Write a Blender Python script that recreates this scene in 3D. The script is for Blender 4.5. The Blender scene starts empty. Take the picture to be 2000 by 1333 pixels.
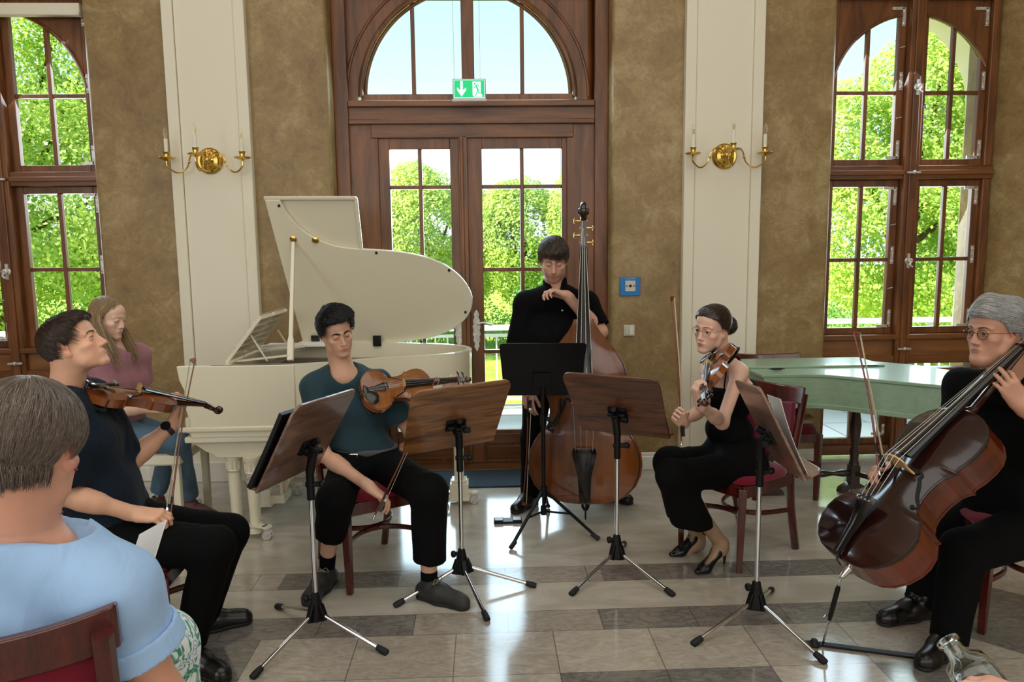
import bpy, bmesh, math, random
import numpy as np
from mathutils import Vector, Matrix, Euler, noise as mnoise
random.seed(7); rng = np.random.default_rng(7)
SC = bpy.context.scene; COL = SC.collection; PI = math.pi
# ---------------------------------------------------------------- camera
FPX, CAMH = 1420.0, 1.62
PIT, YAW, ROL = map(math.radians, (7.0, 2.1, 0.66))
c_fw = Vector((math.sin(YAW)*math.cos(PIT), math.cos(YAW)*math.cos(PIT), -math.sin(PIT)))
_r0 = Vector((math.cos(YAW), -math.sin(YAW), 0)); _u0 = _r0.cross(c_fw)
c_r = _r0*math.cos(ROL)-_u0*math.sin(ROL); c_u = _u0*math.cos(ROL)+_r0*math.sin(ROL)
CAMP = Vector((0, 0, CAMH))
cd = bpy.data.cameras.new('camera'); cam = bpy.data.objects.new('camera', cd); COL.objects.link(cam)
cd.sensor_width = 36; cd.lens = FPX/2000*36; cd.clip_end = 500; cd.clip_start = .05
cam.matrix_world = Matrix(((c_r.x, c_u.x, -c_fw.x, CAMP.x), (c_r.y, c_u.y, -c_fw.y, CAMP.y), (c_r.z, c_u.z, -c_fw.z, CAMP.z), (0, 0, 0, 1)))
SC.camera = cam
vs = SC.view_settings; vs.view_transform = 'Standard'; vs.look = 'None'; vs.exposure = 0.0; vs.gamma = 1; vs.use_curve_mapping = False
def ray(x, y): return c_fw + c_r*((x-1000)/FPX) - c_u*((y-666.5)/FPX)
def P(x, y, Y): d = ray(x, y); return CAMP + d*(Y/d.y)          # point seen at photo pixel x,y standing at depth Y
def F(x, y, z=0.0): d = ray(x, y); return CAMP + d*((z-CAMH)/d.z)   # point on the level z seen at a photo pixel
# ---------------------------------------------------------------- sky, sun, added fill lights
W = bpy.data.worlds.new('sky'); SC.world = W; W.use_nodes = True
nt = W.node_tree; nt.nodes.clear()
wo = nt.nodes.new('ShaderNodeOutputWorld'); bg = nt.nodes.new('ShaderNodeBackground')
tc = nt.nodes.new('ShaderNodeTexCoord'); sx = nt.nodes.new('ShaderNodeSeparateXYZ'); cr = nt.nodes.new('ShaderNodeValToRGB')
nt.links.new(tc.outputs['Generated'], sx.inputs[0]); nt.links.new(sx.outputs['Z'], cr.inputs[0])
e = cr.color_ramp.elements
e[0].position = 0.0; e[0].color = (.86, .95, 1, 1); e[1].position = .13; e[1].color = (.80, .93, 1, 1)
for p, c in ((.2, (.66, .90, .98)), (.34, (.48, .80, .96)), (.8, (.2, .45, .85))):
    q = e.new(p); q.color = (*c, 1)
nt.links.new(cr.outputs[0], bg.inputs[0]); bg.inputs[1].default_value = 1.4
nt.links.new(bg.outputs[0], wo.inputs[0])
def lamp(name, kind, loc, target, power, color=(1, 1, 1), size=(1, 1), angle=None):
    d = bpy.data.lights.new(name, kind); o = bpy.data.objects.new(name, d); COL.objects.link(o)
    d.energy = power; d.color = color; o.location = loc
    o.rotation_euler = (Vector(target)-Vector(loc)).to_track_quat('-Z', 'Y').to_euler()
    if kind == 'AREA': d.shape = 'RECTANGLE'; d.size, d.size_y = size
    if angle: d.angle = angle
    return o
lamp('sun', 'SUN', (-20, -10, 30), (-20+.66, -10+.16, 30-.72), 13.0, (1, .94, .80), angle=.01)
lamp('fill_rear', 'AREA', (-.1, -3.95, 2.7), (-.1, 5, 1.4), 225, (1, .985, .97), (9, 4.4))  # added wide fill lamp, unseen, in place of assumed windows behind the camera
lamp('ceiling_fill', 'AREA', (-.2, 1.2, 5.5), (-.2, 1.3, 0), 120, (1, .985, .97), (6.5, 4.5))  # added overhead area lamp standing in for light bounced off the ceiling
lamp('fill_left', 'AREA', (-5.4, -1.7, 2.4), (0, 3.4, 1.0), 110, (.88, .95, 1), (1.8, 3.0))  # added side fill lamp out of view; no window in this wall
lamp('fill_right', 'AREA', (4.9, -1.7, 2.4), (0, 3.4, 1.0), 50, (.84, .93, 1), (1.6, 3.0))  # second added fill lamp, on the opposite side, out of view
# area lamps added outside the three far-wall openings to strengthen their daylight
lamp('daylight_boost_front_left', 'AREA', (-3.3, 5.9, 2.0), (-1.6, 3.4, .3), 75, (.72, .88, 1), (1.3, 2.6))
lamp('daylight_boost_front_door', 'AREA', (-.1, 5.9, 1.9), (-.1, 3.0, .3), 95, (.66, .86, 1), (1.5, 2.8))
lamp('daylight_boost_front_right', 'AREA', (3.2, 5.9, 2.0), (1.8, 3.4, .3), 75, (.72, .88, 1), (1.3, 2.6))
# ---------------------------------------------------------------- helpers
V = Vector
class MB:
    """collects shapes into one mesh"""
    def __init__(s): s.v = []; s.f = []; s.m = []; s.sm = []
    def add(s, vs_, fs, mi=0, smooth=True):
        o = len(s.v); s.v += [tuple(q) for q in vs_]; s.f += [tuple(i+o for i in f) for f in fs]; s.m += [mi]*len(fs); s.sm += [smooth]*len(fs); return s
    def box(s, c, d, M=None, mi=0):
        c = V(c); hx, hy, hz = d[0]/2, d[1]/2, d[2]/2
        vs_ = [V((x, y, z)) for z in (-hz, hz) for y in (-hy, hy) for x in (-hx, hx)]
        if M is not None: vs_ = [M @ q for q in vs_]
        return s.add([q+c for q in vs_], [(0, 2, 3, 1), (4, 5, 7, 6), (0, 1, 5, 4), (2, 6, 7, 3), (0, 4, 6, 2), (1, 3, 7, 5)], mi, False)
    def span(s, a, b, mi=0):   # box from corner to corner
        a, b = V(a), V(b); return s.box((a+b)/2, [abs(q) for q in (b-a)], mi=mi)
    def beam(s, a, b, w, h, up=(0, 0, 1), mi=0, w2=None, h2=None):   # bar with a rectangular section
        a, b = V(a), V(b); d = (b-a).normalized(); u = V(up); x = d.cross(u)
        if x.length < 1e-4: x = d.cross(V((0, 1, 0)))
        x.normalize(); y = x.cross(d); w2 = w2 or w; h2 = h2 or h; vs_ = []
        for p, ww, hh in ((a, w, h), (b, w2, h2)):
            for i, j in ((-1, -1), (1, -1), (1, 1), (-1, 1)): vs_.append(p+x*i*ww/2+y*j*hh/2)
        return s.add(vs_, [(3, 2, 1, 0), (4, 5, 6, 7), (0, 1, 5, 4), (1, 2, 6, 5), (2, 3, 7, 6), (3, 0, 4, 7)], mi, False)
    def tube(s, pts, r, n=10, mi=0, cap=True, flat=None):
        pts = [V(p) for p in pts]; k = len(pts)
        if not hasattr(r, '__len__'): r = [r]*k
        T = []
        for i in range(k):
            t = pts[min(i+1, k-1)]-pts[max(i-1, 0)]; T.append(t.normalized() if t.length > 1e-9 else V((0, 0, 1)))
        N = T[0].orthogonal().normalized(); vs_ = []
        if flat is not None: N = (V(flat)-T[0]*V(flat).dot(T[0])).normalized()
        for i in range(k):
            N = (N-T[i]*N.dot(T[i])).normalized(); B = T[i].cross(N)
            rr = r[i]; ra, rb = (rr if hasattr(rr, '__len__') else (rr, rr))
            for j in range(n):
                a = 2*PI*j/n; vs_.append(pts[i]+N*math.cos(a)*ra+B*math.sin(a)*rb)
        fs = [(i*n+j, i*n+(j+1) % n, (i+1)*n+(j+1) % n, (i+1)*n+j) for i in range(k-1) for j in range(n)]
        if cap: fs += [tuple(range(n-1, -1, -1)), tuple((k-1)*n+j for j in range(n))]
        return s.add(vs_, fs, mi)
    def lathe(s, prof, o=(0, 0, 0), axis=(0, 0, 1), n=24, mi=0):   # prof: (radius, height)
        o = V(o); ax = V(axis).normalized(); N = ax.orthogonal().normalized(); B = ax.cross(N); k = len(prof); vs_ = []
        for r, h in prof:
            for j in range(n):
                a = 2*PI*j/n; vs_.append(o+ax*h+N*math.cos(a)*r+B*math.sin(a)*r)
        fs = [(i*n+j, i*n+(j+1) % n, (i+1)*n+(j+1) % n, (i+1)*n+j) for i in range(k-1) for j in range(n)]
        fs += [tuple(range(n-1, -1, -1)), tuple((k-1)*n+j for j in range(n))]
        return s.add(vs_, fs, mi)
    def prism(s, poly, o, ux, uy, t, mi=0, holes=None):   # polygon in the plane ux,uy extruded by t along ux x uy
        o, ux, uy = V(o), V(ux), V(uy); n = ux.cross(uy).normalized(); k = len(poly)
        a = [o+ux*p[0]+uy*p[1] for p in poly]; b = [p+n*t for p in a]
        s.add(a+b, [tuple(range(k-1, -1, -1)), tuple(range(k, 2*k))]+[(i, (i+1) % k, k+(i+1) % k, k+i) for i in range(k)], mi, False); return s
    def ball(s, c, r, n=16, m=10, M=None, mi=0):
        r = r if hasattr(r, '__len__') else (r, r, r); vs_ = []; c = V(c)
        for i in range(m+1):
            t = PI*i/m
            for j in range(n):
                a = 2*PI*j/n; q = V((r[0]*math.sin(t)*math.cos(a), r[1]*math.sin(t)*math.sin(a), r[2]*math.cos(t)))
                vs_.append(c+(M @ q if M is not None else q))
        return s.add(vs_, [(i*n+j, (i+1)*n+j, (i+1)*n+(j+1) % n, i*n+(j+1) % n) for i in range(m) for j in range(n)], mi)
    def build(s, name, mat, parent=None, bevel=0, seg=2, autos=35, loc=None, **props):
        me = bpy.data.meshes.new(name); me.from_pydata(s.v, [], s.f)
        mats = mat if isinstance(mat, (list, tuple)) else [mat]
        for q in mats: me.materials.append(q)
        me.polygons.foreach_set('material_index', s.m); me.polygons.foreach_set('use_smooth', [True]*len(s.f) if autos else s.sm)
        bm = bmesh.new(); bm.from_mesh(me); bmesh.ops.remove_doubles(bm, verts=bm.verts, dist=1e-6); bmesh.ops.recalc_face_normals(bm, faces=bm.faces); bm.to_mesh(me); bm.free()
        if autos: me.set_sharp_from_angle(angle=math.radians(autos))
        o = bpy.data.objects.new(name, me); COL.objects.link(o)
        if parent is not None: o.parent = parent
        if loc is not None: o.location = loc
        if bevel:
            b = o.modifiers.new('bevel', 'BEVEL'); b.width = bevel; b.segments = seg; b.limit_method = 'ANGLE'; b.angle_limit = math.radians(40)
            b.harden_normals = False
        for k_, v_ in props.items(): o[k_] = v_
        return o
def empty(name, loc=(0, 0, 0), M=None, label=None, cat=None, group=None):
    o = bpy.data.objects.new(name, None); COL.objects.link(o); o.empty_display_size = .1
    if M is not None: o.matrix_world = M
    else: o.location = loc
    if label: o['label'] = label
    if cat: o['category'] = cat
    if group: o['group'] = group
    return o
def tag(o, label, cat, group=None, kind=None):
    o['label'] = label; o['category'] = cat
    if group: o['group'] = group
    if kind: o['kind'] = kind
    return o
def struct(o): o['kind'] = 'structure'; return o
def copy_tree(o, parent=None, name=None):
    c = o.copy(); COL.objects.link(c); c.parent = parent
    for ch in [q for q in bpy.data.objects if q.parent == o]: copy_tree(ch, c)
    return c
def frame(o, x, y, z):   # matrix with the given axes
    x, y, z = V(x).normalized(), V(y).normalized(), V(z).normalized()
    return Matrix(((x.x, y.x, z.x, o[0]), (x.y, y.y, z.y, o[1]), (x.z, y.z, z.z, o[2]), (0, 0, 0, 1)))
def place(o, d, up):     # local x along d, local z near up
    d = V(d).normalized(); y = V(up).cross(d).normalized(); z = d.cross(y); return frame(o, d, y, z)
def bez(pts, n=8):       # smooth open curve through the points
    pts = [V(p) for p in pts]; out = []
    for i in range(len(pts)-1):
        p0, p1, p2, p3 = pts[max(i-1, 0)], pts[i], pts[i+1], pts[min(i+2, len(pts)-1)]
        for j in range(n):
            t = j/n; out.append(.5*((2*p1)+(p2-p0)*t+(2*p0-5*p1+4*p2-p3)*t*t+(3*p1-p0-3*p2+p3)*t**3))
    return out+[pts[-1]]
def bez2(pts, n=8): return [(q.x, q.y) for q in bez([(a, b, 0) for a, b in pts], n)]
# ---------------------------------------------------------------- materials
def srgb(c):
    if isinstance(c, str): c = [int(c[i:i+2], 16)/255 for i in (0, 2, 4)]
    return tuple(q/12.92 if q <= .04045 else ((q+.055)/1.055)**2.4 for q in c)
class Mt:
    def __init__(s, name):
        s.m = bpy.data.materials.new(name); s.m.use_nodes = True; s.t = s.m.node_tree; s.b = s.t.nodes['Principled BSDF']
    def n(s, kind, **kw):
        q = s.t.nodes.new('ShaderNode'+kind)
        for k, v in kw.items():
            if k in q.inputs: q.inputs[k].default_value = v
            else: setattr(q, k, v)
        return q
    def l(s, a, b): s.t.links.new(a, b)
def mat(name, col, rough=.5, metal=0, noise=0, scale=8, bump=0, bscale=60, coat=0, spec=.5, stretch=None, sheen=0, trans=0, detail=6, col2=None, ramp=(.35, .65)):
    k = Mt(name); b = k.b; c = srgb(col); b.inputs['Roughness'].default_value = rough; b.inputs['Metallic'].default_value = metal
    b.inputs['Base Color'].default_value = (*c, 1); b.inputs['Specular IOR Level'].default_value = spec
    if coat: b.inputs['Coat Weight'].default_value = coat; b.inputs['Coat Roughness'].default_value = .06
    if sheen: b.inputs['Sheen Weight'].default_value = sheen; b.inputs['Sheen Roughness'].default_value = .5
    if trans: b.inputs['Transmission Weight'].default_value = trans
    if noise or bump or col2:
        tc = k.n('TexCoord'); mp = k.n('Mapping'); k.l(tc.outputs['Object'], mp.inputs[0])
        if stretch: mp.inputs['Scale'].default_value = stretch
    if noise or col2:
        nz = k.n('TexNoise', Scale=scale, Detail=detail, Roughness=.6); k.l(mp.outputs[0], nz.inputs[0])
        rp = k.n('ValToRGB'); k.l(nz.outputs[0], rp.inputs[0]); c2 = srgb(col2) if col2 else tuple(q*(1-noise) for q in c)
        rp.color_ramp.elements[0].position = ramp[0]; rp.color_ramp.elements[1].position = ramp[1]
        rp.color_ramp.elements[0].color = (*c2, 1); rp.color_ramp.elements[1].color = (*(c if col2 else tuple(min(1, q*(1+noise*.5)) for q in c)), 1)
        k.l(rp.outputs[0], b.inputs['Base Color'])
    if bump:
        bz = k.n('TexNoise', Scale=bscale, Detail=4); k.l(mp.outputs[0], bz.inputs[0])
        bp = k.n('Bump', Strength=bump, Distance=.01); k.l(bz.outputs[0], bp.inputs['Height']); k.l(bp.outputs[0], b.inputs['Normal'])
    return k.m
def woodmat(name, c1, c2, rough=.35, scale=3, axis='X', coat=0, bump=.05, dist=3.5, ring=7):
    """timber with grain running along the given object axis"""
    k = Mt(name); tc = k.n('TexCoord'); mp = k.n('Mapping'); k.l(tc.outputs['Object'], mp.inputs[0])
    st = {'X': (.12, 1, 1), 'Y': (1, .12, 1), 'Z': (1, 1, .12)}[axis]; mp.inputs['Scale'].default_value = tuple(q*scale for q in st)
    nz = k.n('TexNoise', Scale=ring, Detail=5, Roughness=.55, Distortion=dist*.2); k.l(mp.outputs[0], nz.inputs[0])
    mp2 = k.n('Mapping'); k.l(tc.outputs['Object'], mp2.inputs[0]); mp2.inputs['Scale'].default_value = tuple(q*scale*30 if q == 1 else scale*1.5 for q in st)
    n2 = k.n('TexNoise', Scale=2.5, Detail=3); k.l(mp2.outputs[0], n2.inputs[0])
    mx = k.n('Math', operation='MULTIPLY_ADD'); k.l(n2.outputs[0], mx.inputs[0]); mx.inputs[1].default_value = .35; k.l(nz.outputs[0], mx.inputs[2])
    rp = k.n('ValToRGB'); k.l(mx.outputs[0], rp.inputs[0]); rp.color_ramp.elements[0].position = .5; rp.color_ramp.elements[1].position = .85
    rp.color_ramp.elements[0].color = (*srgb(c2), 1); rp.color_ramp.elements[1].color = (*srgb(c1), 1)
    k.l(rp.outputs[0], k.b.inputs['Base Color']); k.b.inputs['Roughness'].default_value = rough
    if coat: k.b.inputs['Coat Weight'].default_value = coat; k.b.inputs['Coat Roughness'].default_value = .08
    bp = k.n('Bump', Strength=bump, Distance=.005); k.l(mx.outputs[0], bp.inputs['Height']); k.l(bp.outputs[0], k.b.inputs['Normal'])
    return k.m
M = {}
M['plaster'] = None
def plaster():
    k = Mt('golden_brown_plaster'); tc = k.n('TexCoord')
    n1 = k.n('TexNoise', Scale=1.3, Detail=8, Roughness=.65, Distortion=.5); n2 = k.n('TexNoise', Scale=5, Detail=12, Roughness=.72, Distortion=.7)
    for q in (n1, n2): k.l(tc.outputs['Object'], q.inputs[0])
    n3 = k.n('TexNoise', Scale=16, Detail=12, Roughness=.75, Distortion=1.5); k.l(tc.outputs['Object'], n3.inputs[0])
    a0 = k.n('Math', operation='MULTIPLY_ADD'); k.l(n3.outputs[0], a0.inputs[0]); a0.inputs[1].default_value = .7; k.l(n2.outputs[0], a0.inputs[2])
    a1 = k.n('Math', operation='SUBTRACT'); k.l(a0.outputs[0], a1.inputs[0]); a1.inputs[1].default_value = .35
    ad = k.n('Math', operation='ADD'); k.l(n1.outputs[0], ad.inputs[0]); k.l(a1.outputs[0], ad.inputs[1])
    rp = k.n('ValToRGB'); mu = k.n('Math', operation='MULTIPLY'); k.l(ad.outputs[0], mu.inputs[0]); mu.inputs[1].default_value = .5; k.l(mu.outputs[0], rp.inputs[0])
    el = rp.color_ramp.elements; el[0].position = .36; el[0].color = (*srgb('775c36'), 1); el[1].position = .66; el[1].color = (*srgb('b09a6e'), 1)
    q = el.new(.5); q.color = (*srgb('8e7447'), 1)
    k.l(rp.outputs[0], k.b.inputs['Base Color'])
    rr = k.n('MapRange'); k.l(n2.outputs[0], rr.inputs[0]); rr.inputs['To Min'].default_value = .28; rr.inputs['To Max'].default_value = .6; k.l(rr.outputs[0], k.b.inputs['Roughness'])
    bp = k.n('Bump', Strength=.22, Distance=.02); k.l(n2.outputs[0], bp.inputs['Height']); k.l(bp.outputs[0], k.b.inputs['Normal'])
    return k.m
M['plaster'] = plaster()
M['white_wall'] = mat('cream_white_plaster', 'e2dac4', .6, bump=.05, bscale=40)
M['white_stone'] = mat('white_stone', 'e4e0d6', .3, noise=.08, scale=6)
M['frame'] = woodmat('mahogany_stained_oak', '7e4c26', '523016', .32, 2.2, 'Z', bump=.06)
M['frame_h'] = woodmat('mahogany_stained_oak_crosswise', '7e4c26', '523016', .32, 2.2, 'X', bump=.06)
M['oak'] = woodmat('honey_oak', '8a5a30', '6b4020', .35, 2.0, 'X', bump=.05)
M['ext_white'] = mat('cream_render_outside', 'efe6c8', .8, bump=.03)
M['metal_old'] = mat('white_painted_iron_fitting', 'cfc8c0', .35, .5, noise=.3, scale=40)
M['brass'] = mat('polished_brass', 'd6b25c', .2, 1.0, noise=.15, scale=20)
M['chrome'] = mat('chrome', 'd8d8da', .1, 1.0)
M['black'] = mat('black_plastic', '070708', .45, spec=.3, bump=.03, bscale=300)
M['rubber'] = mat('black_rubber', '0a0a0a', .65)
M['ebony'] = mat('ebony', '0c0a09', .22, coat=.3)
M['piano'] = mat('ivory_lacquer', 'e0d8be', .22, coat=.35, bump=.01)
M['piano_in'] = mat('ivory_satin', 'cfc4a8', .5)
M['gold'] = mat('bronze_iron_frame', '8a7238', .35, .7, noise=.2, scale=5)
def glass_mat():
    k = Mt('window_glass'); t = k.n('BsdfTransparent'); g = k.n('BsdfGlossy', Roughness=.0); mx = k.n('MixShader'); fr = k.n('Fresnel', IOR=1.35)
    t.inputs[0].default_value = (.97, .99, .98, 1)
    k.l(fr.outputs[0], mx.inputs[0]); k.l(t.outputs[0], mx.inputs[1]); k.l(g.outputs[0], mx.inputs[2])
    k.l(mx.outputs[0], k.t.nodes['Material Output'].inputs[0]); return k.m
M['glass'] = glass_mat()
# ---------------------------------------------------------------- smooth solid modelling (signed distances, meshed with surface nets)
F4 = np.float32
class Solid:
    def __init__(s): s.ops = []
    def _bb(s, pts, r):
        p = np.array([list(q) for q in pts], float); return p.min(0)-r, p.max(0)+r
    def cap(s, a, b, ra, rb=None, k=.02, mode='u', flat=None, fe=None):
        """tapered capsule; flat=(axis vector, factor) squashes its section along the axis"""
        rb = ra if rb is None else rb; a, b = np.array(list(a), float), np.array(list(b), float); lo, hi = s._bb((a, b), max(ra, rb)*1.05)
        ba = b-a; L = max(float(ba@ba), 1e-12)
        fa = None
        if fe is not None: fn_ = np.array(list(V(fe).normalized() if fe is not True else V(ba).normalized()))
        if flat is not None: fa = np.array(list(V(flat[0]).normalized())); ff = flat[1]
        def fn(x, y, z):
            px, py, pz = x-F4(a[0]), y-F4(a[1]), z-F4(a[2])
            t = np.clip((px*F4(ba[0])+py*F4(ba[1])+pz*F4(ba[2]))/F4(L), 0, 1)
            qx, qy, qz = px-t*F4(ba[0]), py-t*F4(ba[1]), pz-t*F4(ba[2]); q2 = qx*qx+qy*qy+qz*qz
            if fa is not None:
                w = qx*F4(fa[0])+qy*F4(fa[1])+qz*F4(fa[2]); q2 = q2+w*w*F4(1/ff**2-1)
                return (np.sqrt(q2)-(F4(ra)+F4(rb-ra)*t))*F4(ff if ff < 1 else 1)
            r_ = np.sqrt(q2)-(F4(ra)+F4(rb-ra)*t)
            if fe is not None: r_ = np.maximum(r_, (x-F4(b[0]))*F4(fn_[0])+(y-F4(b[1]))*F4(fn_[1])+(z-F4(b[2]))*F4(fn_[2]))
            return r_
        s.ops.append((mode, fn, lo, hi, k)); return s
    def path(s, pts, rs, k=.02, mode='u', flat=None):
        for i in range(len(pts)-1): s.cap(pts[i], pts[i+1], rs[i], rs[i+1], k, mode, flat)
        return s
    def ell(s, c, r, R=None, k=.02, mode='u'):
        c = np.array(list(c), float); r = np.array(r, float); lo, hi = c-max(r)*1.02, c+max(r)*1.02
        A = np.array(R.to_3x3()) if R is not None else np.eye(3)
        def fn(x, y, z):
            px, py, pz = x-F4(c[0]), y-F4(c[1]), z-F4(c[2])
            q = [(px*F4(A[0, i])+py*F4(A[1, i])+pz*F4(A[2, i])) for i in range(3)]
            k0 = np.sqrt(sum((q[i]/F4(r[i]))**2 for i in range(3))); k1 = np.sqrt(sum((q[i]/F4(r[i]**2))**2 for i in range(3)))
            return k0*(k0-1)/np.maximum(k1, F4(1e-6))
        s.ops.append((mode, fn, lo, hi, k)); return s
    def plane(s, p, n, k=.003, box=None):
        """keeps only the side opposite to n; box limits where it acts"""
        p = np.array(list(p), float); n = np.array(list(V(n).normalized()), float)
        def fn(x, y, z): return (x-F4(p[0]))*F4(n[0])+(y-F4(p[1]))*F4(n[1])+(z-F4(p[2]))*F4(n[2])
        lo, hi = (np.array([-99.]*3), np.array([99.]*3)) if box is None else (np.array(box[0], float), np.array(box[1], float))
        s.ops.append(('i' if box is None else 'ib', fn, lo, hi, k)); return s
    def fn(s, f, lo, hi, mode='u', k=.01):
        s.ops.append((mode, f, np.array(list(lo), float), np.array(list(hi), float), k)); return s
    def disp(s, f):
        s.ops.append(('d', f, np.array([-99.]*3), np.array([99.]*3), 0)); return s
    def bounds(s):
        b = [(o[2], o[3]) for o in s.ops if o[0] == 'u']; return np.min([q[0] for q in b], 0), np.max([q[1] for q in b], 0)
    def field(s, lo, hi, h):
        n = [max(2, int(math.ceil((hi[i]-lo[i])/h))+1) for i in range(3)]
        ax = [(lo[i]+h*np.arange(n[i])).astype(F4) for i in range(3)]
        d = np.full(n, .2, F4)
        for mode, fn, a, b, k in s.ops:
            if mode == 'd': 
                near = np.abs(d) < .03
                X, Y_, Z = np.nonzero(near); 
                if len(X): d[near] += fn(ax[0][X], ax[1][Y_], ax[2][Z]).astype(F4)
                continue
            m = k+.05 if mode in ('u',) else k+2*h
            if mode == 'ib': m = 0
            i0 = [max(0, int(math.floor((a[i]-m-lo[i])/h))) for i in range(3)]; i1 = [min(n[i], int(math.ceil((b[i]+m-lo[i])/h))+1) for i in range(3)]
            if any(i1[i] <= i0[i] for i in range(3)): continue
            sl = tuple(slice(i0[i], i1[i]) for i in range(3))
            v = fn(ax[0][sl[0]][:, None, None], ax[1][sl[1]][None, :, None], ax[2][sl[2]][None, None, :]); c = d[sl]; v = np.broadcast_to(v, c.shape)
            if mode == 'u': hh = np.maximum(F4(k)-np.abs(c-v), 0); d[sl] = np.minimum(c, v)-hh*hh*F4(.25/k)
            elif mode == 's': v = -v; hh = np.maximum(F4(k)-np.abs(c-v), 0); d[sl] = np.maximum(c, v)+hh*hh*F4(.25/k)
            else: hh = np.maximum(F4(k)-np.abs(c-v), 0); d[sl] = np.maximum(c, v)+hh*hh*F4(.25/k)
        return d, ax
    def net(s, h, lo=None, hi=None):
        if lo is None: lo, hi = s.bounds(); lo, hi = lo-3*h, hi+3*h
        lo, hi = np.array(list(lo), float), np.array(list(hi), float)
        d, ax = s.field(lo, hi, h); ins = d < 0; nx, ny, nz = d.shape
        c = ins[:-1, :-1, :-1].astype(np.int8)
        cnt = sum(ins[i:nx-1+i, j:ny-1+j, k:nz-1+k].astype(np.int8) for i in (0, 1) for j in (0, 1) for k in (0, 1))
        act = (cnt > 0) & (cnt < 8); I, J, K = np.nonzero(act); N = len(I)
        if N == 0: return np.zeros((0, 3)), np.zeros((0, 4), int)
        cid = np.full(act.shape, -1, np.int32); cid[I, J, K] = np.arange(N)
        cor = {(i, j, k): d[I+i, J+j, K+k] for i in (0, 1) for j in (0, 1) for k in (0, 1)}
        S = np.zeros((N, 3)); C = np.zeros(N)
        for a in cor:
            for axn in range(3):
                if a[axn]: continue
                b = list(a); b[axn] = 1; b = tuple(b); u, v = cor[a], cor[b]; m = (u < 0) != (v < 0)
                t = np.where(m, u/np.where(m, u-v, 1), 0); p = np.tile(np.array(a, float), (N, 1)); p[:, axn] += t
                S += p*m[:, None]; C += m
        vs_ = S/C[:, None]+np.stack([I, J, K], 1); vs_ = lo+vs_*h
        fs = []
        for axn in range(3):
            o1, o2 = [(1, 2), (2, 0), (0, 1)][axn]; sl0 = [slice(None)]*3; sl1 = [slice(None)]*3; sl0[axn] = slice(0, -1); sl1[axn] = slice(1, None)
            e0, e1 = ins[tuple(sl0)], ins[tuple(sl1)]; ch = e0 != e1; idx = np.stack(np.nonzero(ch), 1)
            ok = (idx[:, o1] > 0) & (idx[:, o2] > 0) & (idx[:, o1] < d.shape[o1]-1) & (idx[:, o2] < d.shape[o2]-1); idx = idx[ok]; fl = e0[tuple(idx.T)]
            def g(da, db): q = idx.copy(); q[:, o1] -= da; q[:, o2] -= db; return cid[q[:, 0], q[:, 1], q[:, 2]]
            q = np.stack([g(1, 1), g(0, 1), g(0, 0), g(1, 0)], 1); q[~fl] = q[~fl][:, ::-1]; fs.append(q)
        return vs_, np.concatenate(fs)
    def regions(s, h, fine=()):
        """coarse mesh plus finer boxes (lo, hi, h) replacing it locally"""
        vs_, fs = s.net(h); out = [(vs_, fs)]
        if fine and len(fs):
            c = vs_[fs].mean(1); keep = np.ones(len(fs), bool)
            for lo, hi, hf in fine: keep &= ~np.all((c > np.array(lo)+h*.7) & (c < np.array(hi)-h*.7), 1)
            out = [(vs_, fs[keep])]+[s.net(hf, lo, hi) for lo, hi, hf in fine]
        o = 0; A, B = [], []
        for a, b in out: A.append(a); B.append(b+o); o += len(a)
        return np.concatenate(A), np.concatenate(B)
def np_mesh(name, vs_, fs, mats, parent=None, paint=None, base=None, midx=None, inv=None):
    used = np.unique(fs); mp = np.zeros(len(vs_), int); mp[used] = np.arange(len(used)); vs_ = vs_[used]; fs = mp[fs]
    me = bpy.data.meshes.new(name); me.vertices.add(len(vs_)); loc = vs_
    if inv is not None: loc = vs_@np.array(inv.to_3x3()).T+np.array(inv.translation)
    me.vertices.foreach_set('co', loc.astype(F4).ravel())
    me.loops.add(4*len(fs)); me.loops.foreach_set('vertex_index', fs.astype(np.int32).ravel()); me.polygons.add(len(fs))
    me.polygons.foreach_set('loop_start', np.arange(0, 4*len(fs), 4, dtype=np.int32)); me.polygons.foreach_set('use_smooth', np.ones(len(fs), bool))
    for m in (mats if isinstance(mats, (list, tuple)) else [mats]): me.materials.append(m)
    if midx is not None: me.polygons.foreach_set('material_index', midx(vs_[fs].mean(1)).astype(np.int32))
    if paint is not None:
        at = me.color_attributes.new('col', 'FLOAT_COLOR', 'POINT'); c = np.tile(np.array([*base, 1.0]), (len(vs_), 1))
        for mask, colr in paint:
            w = np.clip(mask(vs_), 0, 1)[:, None]; c[:, :3] = c[:, :3]*(1-w)+np.array(colr)*w
        at.data.foreach_set('color', c.astype(F4).ravel())
    me.update(); me.validate()
    o = bpy.data.objects.new(name, me); COL.objects.link(o)
    if parent is not None: o.parent = parent
    return o
def vnoise(x, y, z, sc, seed=0):   # cheap smooth pseudo noise
    a = seed*1.37
    return (np.sin(x*sc*1.0+a+1.7*np.sin(y*sc*.9+a))+np.sin(y*sc*1.13+2*a+1.5*np.sin(z*sc*1.05-a))+np.sin(z*sc*.93+3*a+1.6*np.sin(x*sc*1.1+a)))/3
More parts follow.
